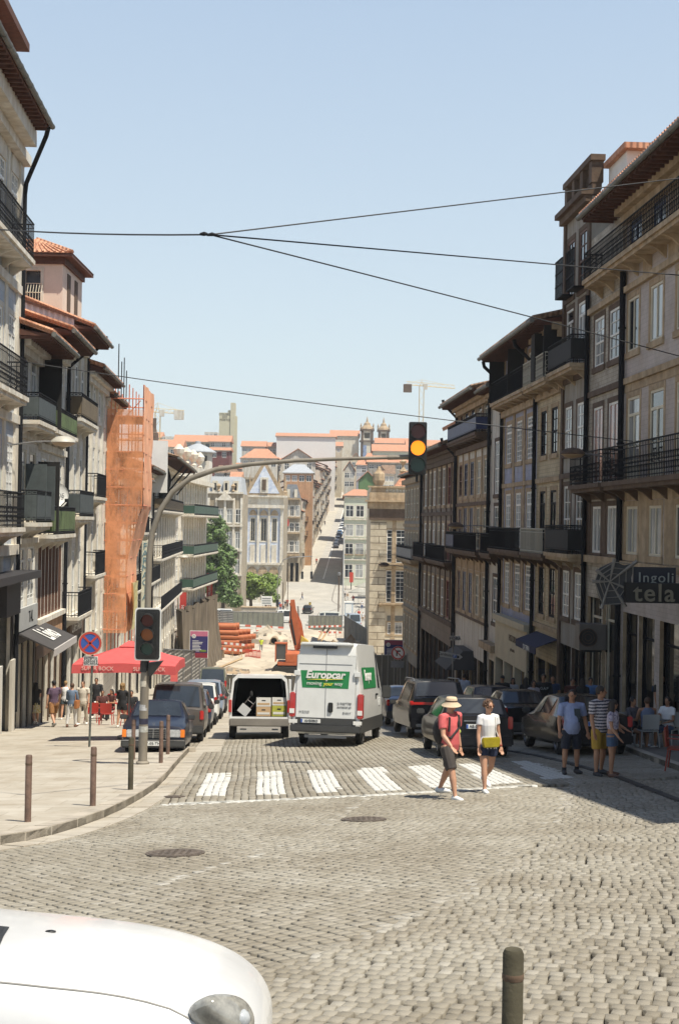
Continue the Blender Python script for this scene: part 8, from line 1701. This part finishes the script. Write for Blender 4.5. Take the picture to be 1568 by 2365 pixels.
    if top:
        S_ = MB(); torso(S_, .013, 0 if not croptop else 2)
        for s, s0, k, w in shp:
            e_ = s0.lerp(k, min(1, sleeve * 1.0)) if sleeve <= 1 else k
            pts = [sh + V3((s * .045 * H, 0, -.005 * H)), s0, s0.lerp(e_, .6), e_]; rs = [.045, .045 * g, .041 * g, .040 * g]
            if sleeve > 1: pts += [k.lerp(w, sleeve - 1)]; rs += [.03]
            if sleeve > 0: T(S_, pts, rs)
        r = remesh(S_, vox); r.name = topname; r.materials.append(top); link(topname, r, t)
    if bottom:
        S_ = MB(); fr = {'shorts': .82, 'short': .45, 'trousers': 2, 'skirt': .75}[bl]
        rows = [(hc + tv * .045 * H, .102, .078 + belly * .5), (hc - tv * .0 * H, .106, .078), (hc - tv * .05 * H, .104, .075)]
        if bl == 'skirt': rows += [(hc - tv * .12 * H, .118, .092), (hc - tv * .215 * H, .132, .108)]
        S_.loft([[c + V3((math.cos(q) * rx * H, math.sin(q) * ry * H, 0)) for q in [2 * math.pi * k / 14 for k in range(14)]] for c, rx, ry in rows])
        if bl != 'skirt':
            for s, h0, k, an, b in legs:
                if fr <= 1: e_ = h0.lerp(k, fr * 1.08); T(S_, [h0, h0.lerp(e_, .5), e_], [.063, .062, .056 if fr > .5 else .064])
                else: T(S_, [h0, h0.lerp(k, .5), k, k.lerp(an, .5), an + V3((0, 0, .02 * H))], [.062, .055, .042, .038, .034])
        r = remesh(S_, vox); nm = 'skirt' if bl == 'skirt' else 'trousers' if bl == 'trousers' else 'shorts'; r.name = nm; r.materials.append(bottom); link(nm, r, t)
    for s, h0, k, an, b in legs:
        f = V3((s * .2, -1, 0)).normalized(); o = MB(); toe = -.6 if (b < -R(28) and not sit) else 0; f = V3((f.x, f.y * math.cos(toe), math.sin(toe)))
        upv = V3((0, 0, 1)); o.loft([[an + f * fy * H + V3((math.cos(q) * rx * H, 0, -.022 * H + math.sin(q) * rz_ * H + (-.0) )) for q in [2 * math.pi * j / 10 for j in range(10)]] for fy, rx, rz_ in ((-.042, .018, .018), (-.03, .026, .029), (.02, .029, .03), (.065, .030, .022), (.10, .026, .017), (.115, .014, .010))]); o.build('shoe', shoes or M_WHITE, t, smooth=50)
        if sock: o = MB(); T(o, [an - V3((0, 0, .02 * H)), an + (k - an) * .16], [.027, .026]); o.build('sock', sock, t)
    if hair and not hat:
        o = MB(); o.ell((0, .012 * H, .019 * H), (.0475 * H, .055 * H, .055 * H), M=Mh, nu=14, nv=10)
        o.v = [tuple(Mh @ (lambda l: V3((l.x, max(l.y, -.036 * H) if l.z < .045 * H else l.y, max(l.z, -.02 * H) if l.y < .0 else l.z)))(Mh.inverted() @ V3(v_))) for v_ in o.v]
        if hl == 'long': o.loft([[Mh @ V3((math.cos(q) * rx * H, .03 * H + math.sin(q) * ry * H + dy * H, z * H)) for q in [2 * math.pi * k / 12 for k in range(12)]] for z, rx, ry, dy in ((.03, .045, .035, 0), (-.03, .058, .04, .005), (-.09, .062, .036, .012), (-.15, .045, .024, .02))])
        if hl == 'curly' or hl == 'curlylong':
            rg2 = random.Random(5)
            for k in range(60 if hl == 'curly' else 110):
                th, ph = rg2.uniform(0, 6.28), rg2.uniform(-.5 if hl == 'curly' else -2.1, 1.4); 
                zz = math.sin(max(ph, -.6)) * .058 + (ph + .6) * .07 * (ph < -.6); rr = .052 if ph > -.6 else .05
                x, y = math.cos(th) * math.cos(max(ph, -.4)) * rr, math.sin(th) * math.cos(max(ph, -.4)) * rr + .012
                if y < -.03 and zz < .03: continue
                o.ell((x * H, y * H, zz * H + .012 * H), (.015 * H, .015 * H, .015 * H), M=Mh, nu=6, nv=4)
        o.build('hair', hair, t, smooth=60)
    if hat: 
        o = MB(); o.loft([[Mh @ V3((math.cos(q) * r * H, math.sin(q) * r * H * 1.08, z * H + dz_ * H * math.sin(q + 1.2))) for q in [2 * math.pi * k / 22 for k in range(22)]] for r, z, dz_ in ((.048, .005, 0), (.088, -.016, .010), (.090, -.013, .010), (.052, .022, 0), (.053, .05, 0), (.042, .068, 0), (.01, .073, 0))]); o.build('hat', hat, t, smooth=50); o = MB(); o.loft([[Mh @ V3((math.cos(q) * .0535 * H, math.sin(q) * .0575 * H, z * H)) for q in [2 * math.pi * k / 22 for k in range(22)]] for z in (.022, .036)], cap=False); o.build('hat_band', mat('hat_band', (.10, .06, .04), .8), t)
    if cap: o = MB(); o.ell((0, .01 * H, .032 * H), (.049 * H, .057 * H, .04 * H), M=Mh); o.box((-.035 * H, -.1 * H, .022 * H), (.035 * H, -.04 * H, .028 * H), 0, Mh); o.build('cap', cap, t, smooth=40)
    if glasses:
        for s in (-1, 1): o = MB(); o.ell((s * .018 * H, -.051 * H, .007 * H), (.014 * H, .004 * H, .011 * H), M=Mh, nu=10, nv=5); o.build('sunglass_lens', mat('brown_lens', (.10, .03, .01), .1, spec=.9), t, smooth=True)
        o = MB(); o.tube([Mh @ V3((-.044 * H, .0, .01 * H)), Mh @ V3((-.034 * H, -.046 * H, .01 * H)), Mh @ V3((0, -.054 * H, .01 * H)), Mh @ V3((.034 * H, -.046 * H, .01 * H)), Mh @ V3((.044 * H, .0, .01 * H))], .0018 * H, 4); o.build('sunglass_frame', M_IRON, t)
    J = dict(hc=hc, sh=sh, ch=ch, wst=wst, hd=hd, arms=shp, legs=legs, Mh=Mh, H=H)
    if extra: extra(t, J)
    return t
def strap(t, pts, r, m, name='strap'): o = MB(); o.tube(pts, r, 6); o.build(name, m, t)
WSH = mat('white_shoe', (.72, .71, .67), .6, var=.1); DSH = mat('dark_shoe', (.03, .03, .035), .6)
DR_ = cloth('dark_brown', (.055, .045, .04))
# --- the two walking across
def bagpack(t, J):
    H = J['H']; o = MB(); c = J['ch'] + Vector((-.02, .15, -.03)); o.ell(c + Vector((-.07, -.02, -.08)), (.17, .12, .25)); r = remesh(o, .02, 1); r.name = 'backpack'; r.materials.append(cloth('black_nylon', (.03, .028, .028))); link('backpack', r, t)
    strap(t, [J['sh'] + Vector((.11, .05, .03)), J['sh'] + Vector((.11, -.10, .0)), J['ch'] + Vector((.03, -.155, -.06)), J['wst'] + Vector((-.14, -.13, .0)), J['wst'] + Vector((-.19, .0, .02))], .022, MATS['cloth_black_nylon']); strap(t, [J['sh'] + Vector((-.12, .05, .03)), J['sh'] + Vector((-.13, -.09, -.02)), J['ch'] + Vector((-.15, -.1, -.1))], .02, MATS['cloth_black_nylon'])
    q = MB(); q.ell(J['ch'] + Vector((.05, -.155, .02)), (.04, .02, .08)); q.build('strap_pouch', MATS['cloth_black_nylon'], t)
def feet(u, v): return GP(u, v, .008, 5, 60)
p = feet(1036, 1842); person('man crossing the street in a coral red T-shirt, straw hat and dark shorts', p, 48, 1.78, (23, -19), (10, 8), ((16, 12, 34), (-10, 10, 22)), top=cloth('coral_red', (.62, .12, .12), var=.25, scale=4), bottom=DR_, sleeve=.62, hat=cloth('straw', (.62, .48, .32), scale=10), shoes=WSH, belly=.012, splay=6, turn=12, vox=.009, extra=bagpack)
def hipbag(t, J):
    M_B = mat('mustard_leather', (.36, .29, .02), .35, var=.25, scale=8, bump=.2); c = J['hc'] + Vector((-.03, -.14, .085)); o = MB(); o.loft([[c + Vector((x, -y, z - (.03 * (x / .17) ** 2 if z > 0 else 0))) for x, z in ((-.15, -.11), (.15, -.11), (.18, .0), (.17, .1), (-.17, .1), (-.18, .0))] for y in (0, .07)]); o.build('shoulder_bag', M_B, t, bevel=.015)
    strap(t, [J['sh'] + Vector((.09, .03, .03)), J['sh'] + Vector((.09, -.09, .0)), J['ch'] + Vector((.10, -.12, -.1)), c + Vector((.15, -.03, .08))], .009, mat('pale_strap', (.5, .48, .42), .6))
    s, s0, k, w = J['arms'][1]; q = MB(); d = (w - k).normalized(); q.tube([w - d * .03, w - d * .01], .03, 10); q.build('bracelet', mat('red_bead', (.3, .05, .03), .5), t)
p = feet(1124, 1828); person('woman crossing the street in a white T-shirt, sunglasses and a mustard bag', p, 22, 1.66, (14, -10), (6, 38), ((6, 9, 10), (4, 8, 12)), top=cloth('white_cotton', (.74, .73, .72), var=.08), bottom=cloth('navy_denim', (.02, .03, .07)), bl='short', sleeve=.42, hair=HAIRB, hl='curly', shoes=WSH, fem=True, turn=12, vox=.009, glasses=True, extra=hipbag)
# --- group standing in the shade, right
def print_(t, J): o = MB(); c = J['ch'] + Vector((.07, -.155, -.05)); o.box((c.x - .06, c.y - .012, c.z - .14), (c.x + .06, c.y + .02, c.z + .14)); o.build('shirt_print', cloth('dark_print', (.05, .07, .08), var=.7, scale=30), t)
p = feet(1317, 1787); person('heavy man in a pale blue T-shirt and dark shorts standing in the shade', p, 8, 1.74, (4, -3), (4, 4), ((10, 12, 22), (0, 14, 20)), skin=SKIN2, top=cloth('periwinkle_blue', (.26, .31, .48)), bottom=cloth('dark_navy', (.012, .016, .03)), sleeve=.7, shoes=DSH, sock=cloth('black_sock', (.015, .015, .02)), belly=.035, turn=-35, vox=.010, splay=5, extra=print_)
STRP = cloth('striped', (.55, .53, .55)); nn = STRP.node_tree; bs = nn.nodes['Principled BSDF']; tc = nn.nodes.new('ShaderNodeTexCoord'); wv = nn.nodes.new('ShaderNodeTexWave'); wv.bands_direction = 'Z'; wv.inputs['Scale'].default_value = 5.0; wv.inputs['Distortion'].default_value = 2.5; wv.inputs['Detail Scale'].default_value = 14; nn.links.new(tc.outputs['Object'], wv.inputs['Vector']); cr = nn.nodes.new('ShaderNodeValToRGB'); cr.color_ramp.elements[0].position = .42; cr.color_ramp.elements[1].position = .5; cr.color_ramp.elements[0].color = (.03, .03, .05, 1); cr.color_ramp.elements[1].color = (.5, .46, .46, 1); nn.links.new(wv.outputs['Fac'], cr.inputs[0]); nn.links.new(cr.outputs[0], bs.inputs['Base Color'])
p = feet(1383, 1790); person('tall man in a striped T-shirt and mustard shorts in the shade', p, 35, 1.82, (6, -4), (5, 5), ((6, 8, 14), (8, 8, 40)), skin=SKIN2, top=STRP, bottom=cloth('mustard', (.40, .24, .03)), sleeve=.7, shoes=DSH, belly=.015, turn=45, vox=.010, splay=4)
FLW = cloth('floral_white', (.55, .5, .55), col2=(.10, .08, .16), scale=22)
p = feet(1412, 1793); person('girl with long dark hair in a floral crop top and denim shorts', p, 60, 1.55, (4, -4), (4, 4), ((12, 10, 30), (8, 26, 60)), skin=SKIN2, top=FLW, bottom=cloth('denim', (.05, .09, .16)), bl='short', sleeve=.5, hl='long', fem=True, shoes=mat('brown_sandal', (.12, .06, .04), .7), turn=50, vox=.010, croptop=True)
# --- crowd behind the parked cars, right pavement
def crowd(u, vt, d, lb, H=1.7, **k):
    x = P(u, vt, d).x; z = G(x, d) + .12; k.setdefault('vox', .016); return person(lb, (x, d, z), k.pop('rz', 0), H, skin=SKIN2, **k)
BC = cloth('black', (.016, .016, .018)); 
def gap(t, J): text('GAP', .13, MATS['pale_letter'], t, face_M(J['ch'] + Vector((0, -.155, .0)), (1, 0, 0)), bold=.03, space=1.3)
crowd(1255, 1542, 49, 'man in a black sweatshirt reading GAP behind the parked saloons', 1.8, top=BC, bottom=BC, bl='trousers', sleeve=1.6, extra=gap, turn=-20); crowd(1214, 1556, 50.5, 'dark haired person left of the man in the GAP sweatshirt', 1.68, top=BC, bottom=BC, bl='trousers', hl='long', fem=True, rz=150)
crowd(1232, 1564, 48.5, 'woman with a pale top just left of the man in the GAP sweatshirt', 1.6, top=cloth('pale_lilac', (.38, .34, .36)), bottom=BC, bl='trousers', hl='long', fem=True); crowd(1276, 1553, 51, 'bald man in a dark blue shirt right of the man in the GAP sweatshirt', 1.7, top=cloth('dark_blue', (.05, .07, .13)), bottom=BC, bl='trousers', hair=None)
crowd(1322, 1556, 47, 'dark figure behind the head of the man in the pale blue T-shirt', 1.68, top=cloth('maroon', (.08, .025, .02)), bottom=BC, bl='trousers'); crowd(1345, 1561, 46.5, 'woman with black hair between the two standing men', 1.66, top=BC, bottom=BC, bl='trousers', hl='long', fem=True, rz=160); crowd(1363, 1563, 47.5, 'man in a bright blue shirt behind the man in the striped T-shirt', 1.68, top=cloth('bright_blue', (.12, .22, .42)), bottom=BC, bl='trousers')
crowd(1160, 1552, 53, 'man with a dark cap under the cream shop portal', 1.74, top=BC, bottom=BC, bl='trousers', sleeve=1.5, cap=BC); crowd(1184, 1560, 53.5, 'woman with a white shirt front beside the man with a dark cap', 1.64, top=cloth('dull_white', (.4, .4, .42)), bottom=BC, bl='trousers', fem=True, hl='long'); crowd(1072, 1549, 62, 'man in a pale blue shirt walking near the dark hipped canopy', 1.75, top=cloth('pale_blue_shirt', (.35, .40, .50)), bottom=BC, bl='trousers', rz=150)
crowd(1527, 1556, 43, 'dark haired man standing at the back of the shaded cafe', 1.78, top=BC, bottom=BC, bl='trousers', rz=30)
# --- shaded cafe: seated people, chairs and tables
WCH = mat('white_shell_chair', (.42, .41, .38), .5)
def seat(u, v, d, lb, rz=0, ch='', **k):
    x = P(u, v, d).x; z = G(x, d) + .12; k.setdefault('vox', .013)
    cafe_chair(x, d, z, R(rz), ch, WCH, arms=False); return person(lb, (x, d, z), rz, 1.66, sit=True, skin=SKIN2, arms=k.pop('arms', ((30, 8, 75), (20, 8, 60))), **k)
seat(1459, 1700, 36.6, 'woman in a grey T-shirt seated with her legs crossed in the shaded cafe', 35, 'pale cafe chair under the woman in the grey T-shirt', top=cloth('charcoal', (.09, .085, .10)), bottom=BC, bl='short', fem=True); seat(1493, 1702, 36.2, 'person in a blue grey vest seated with their back turned in the shaded cafe', 190, 'white shell chair with its back to the street in the shaded cafe', top=cloth('blue_grey', (.16, .19, .28)), bottom=BC, sleeve=0, hair=HAIRB)
seat(1540, 1702, 36.6, 'woman in a white T-shirt leaning on the table in the shaded cafe', -40, 'cafe chair under the woman in the white T-shirt', top=cloth('white_cotton', (.7, .7, .7)), bottom=cloth('denim', (.1, .1, .1)), fem=True, hl='long')
for u, d, lb in ((1517, 36.8, 'small cafe table between the two seated women in the shade'), (1475, 38.5, 'small cafe table behind the woman in the grey T-shirt')):
    x = P(u, 1700, d).x; cafe_table(x, d, G(x, d) + .12, lb, M_METAL, True)
x = P(1566, 1800, 28.5); cafe_chair(x.x, 28.5, G(x.x, 28.5) + .12, R(70), 'red wooden chair at the right edge of the picture', mat('red_brown_wood', (.22, .03, .015), .5))
# --- people under the black awning and the parasol, left
def lp(u, v, lb, H=1.7, **k):
    p = GP(u, v, .135, 30, 70); k.setdefault('vox', .012); return person(lb, p, k.pop('rz', 0), H, **k)
FLY = cloth('yellow_flowers', (.62, .58, .48), col2=(.45, .33, .02), scale=16)
lp(82, 1674, 'woman with long dark hair and a yellow flowered skirt walking away', 1.68, rz=205, hips=(18, -14), knees=(6, 30), top=BC, bottom=FLY, bl='skirt', sleeve=.3, hl='long', fem=True, shoes=WSH, arms=((30, 10, 70), (-6, 8, 10)))
lp(124, 1678, 'man in a dark purple T-shirt, black cap and brown shorts walking away', 1.78, rz=215, hips=(20, -18), knees=(4, 26), top=cloth('dark_purple', (.10, .06, .10)), bottom=cloth('rust_brown', (.26, .12, .04)), cap=BC, shoes=cloth('grey_shoe', (.3, .28, .25)), arms=((10, 8, 20), (-5, 8, 10)))
lp(151, 1662, 'woman with blond hair and a white top, behind the denim jacket', 1.66, rz=180, top=cloth('white_cotton', (.7, .7, .7)), bottom=cloth('dark_print', (.05, .07, .08)), bl='short', sleeve=0, hair=HAIRY, fem=True)
def tan(t, J): o = MB(); c = J['hc'] + Vector((-.2, .03, .02)); o.loft([[c + Vector((-y, x, z)) for x, z in ((-.17, -.16), (.17, -.16), (.20, .15), (-.20, .15))] for y in (-.05, .06)]); o.build('tan_bag', mat('tan_leather', (.42, .17, .06), .5, var=.2), t, bevel=.02); strap(t, [c + Vector((0, -.12, .14)), J['sh'] + Vector((-.13, .0, .03)), c + Vector((0, .12, .14))], .01, MATS['tan_leather'])
lp(166, 1679, 'woman in a denim jacket and white trousers carrying a tan bag', 1.64, rz=170, top=cloth('denim_jacket', (.13, .18, .26)), bottom=cloth('white_jeans', (.55, .53, .50)), bl='trousers', sleeve=1.7, hair=HAIRB, fem=True, shoes=mat('brown_sandal', (.1, .1, .1)), arms=((10, 8, 60), (8, 8, 60)), extra=tan)
lp(191, 1674, 'smiling person in a cream top and trousers under a brown cardigan', 1.7, rz=-10, top=cloth('cream_top', (.62, .56, .46)), bottom=cloth('cream_trousers', (.48, .42, .33)), bl='trousers', hair=HAIRB, hl='short', sleeve=.5, shoes=WSH)
lp(222, 1658, 'man in black holding a phone to his ear under the parasol', 1.75, top=BC, bottom=BC, bl='trousers', sleeve=.8, arms=((30, 10, 120), (4, 6, 12)), skin=SKIN2)
lp(282, 1680, 'woman with long curly blond hair in a short black dress by the parasol', 1.62, rz=165, top=BC, bottom=BC, bl='short', sleeve=1.0, hair=HAIRY, hl='curlylong', fem=True, arms=((35, 8, 100), (10, 8, 40)), shoes=WSH, hips=(3, -6))
for u, v, lb, rz in ((236, 1664, 'dark haired person seated at the round cafe table', 20), (258, 1660, 'person in a dark red top seated behind the cafe table', -30), (303, 1668, 'dark figure seated behind the traffic light pole', 10)):
    p = GP(u, v, .135, 30, 70); person(lb, p, rz, 1.66, sit=True, skin=SKIN2, vox=.014, top=cloth('maroon', (.1, .1, .1)) if 'red' in lb else BC, bottom=BC, bl='trousers', hl='long' if rz < 0 else 'short', arms=((30, 8, 70), (30, 8, 70)))
# --- people on the square and the building site
def farp(u, v, d, lb, topc, botc, H=1.7, rz=0, **k):
    b = cp(u, v, d, k.pop('dz', .06)); return person(lb, b, rz, H, vox=.028, top=cloth('far_' + topc[0], topc[1]), bottom=cloth('far_' + botc[0], botc[1]), bl='trousers', **k)
K_ = ('black', (.03, .03, .035)); WHT_ = ('white', (.6, .6, .58)); RD_ = ('red', (.45, .06, .04)); BL_ = ('blue', (.08, .12, .25)); TN_ = ('tan', (.35, .24, .15)); VY = ('hi_vis_yellow', (.62, .75, .05))
t = farp(603, 1511, 183, 'site worker in a yellow high visibility vest right of the orange pipes', VY, ('grey', (.3, .3, .3)), 1.75, dz=.2, cap=M_WHITE)
farp(698, 1386, 300, 'lone pedestrian in dark clothes crossing the square', K_, BL_, rz=90, hips=(20, -20)); farp(614, 1404, 262, 'person in dark clothes beside the white direction board', K_, K_); farp(621, 1404, 262, 'person in a tan top beside the white direction board', TN_, WHT_)
for k, (u, v, d, a, b) in enumerate(((648, 1410, 262, RD_, BL_), (654, 1404, 266, WHT_, K_), (659, 1398, 270, K_, TN_), (645, 1402, 268, BL_, WHT_), (664, 1392, 275, RD_, K_))): farp(u, v, d, ['person in red at the near end of the waiting group on the square', 'person in white in the middle of the waiting group', 'person in black within the waiting group', 'person in blue at the left of the waiting group', 'person in red at the far end of the waiting group'][k], a, b)
for k, (u, v, d, a, b) in enumerate(((836, 1385, 272, WHT_, BL_), (829, 1400, 246, RD_, K_), (838, 1408, 240, WHT_, TN_), (846, 1412, 236, K_, K_), (852, 1414, 234, RD_, WHT_), (803, 1352, 300, TN_, WHT_), (797, 1345, 305, WHT_, K_), (816, 1362, 292, RD_, BL_))): farp(u, v, d, ['person in white walking past the cafe parasols', 'person in red behind the blue grey van', 'person in white beside the blue grey van', 'person in black at the granite corner', 'person in red and white at the granite corner', 'person in tan at the foot of the far street, right side', 'person in white at the foot of the far street, right side', 'person in red near the pale green corner house'][k], a, b)
for k, (u, v, d) in enumerate(((731, 1300, 362), (738, 1232, 436), (741, 1238, 430), (750, 1215, 455))): farp(u, v, d, ['person in red climbing the far street pavement, nearest', 'dark figure on the far street pavement, one of two close together, left', 'dark figure on the far street pavement, one of two close together, right', 'dark figure highest up the far street pavement'][k], RD_ if k == 0 else K_, K_)
# ================================================================ thin summer haze over the whole place
hz_ = MB(); hz_.box((-900, -70, -18.6), (900, 2600, 62)); hzm = bpy.data.materials.new('haze_air'); hzm.use_nodes = True; hn = hzm.node_tree; hn.nodes.clear()
ho = hn.nodes.new('ShaderNodeOutputMaterial'); hv = hn.nodes.new('ShaderNodeVolumePrincipled'); hv.inputs['Color'].default_value = (.86, .90, .95, 1); hv.inputs['Density'].default_value = .00022; hn.links.new(hv.outputs[0], ho.inputs['Volume'])
hz = hz_.build('haze', hzm); hz['kind'] = 'stuff'; hz['label'] = 'thin pale summer haze lying over the street and the far hill'; hz['category'] = 'haze'
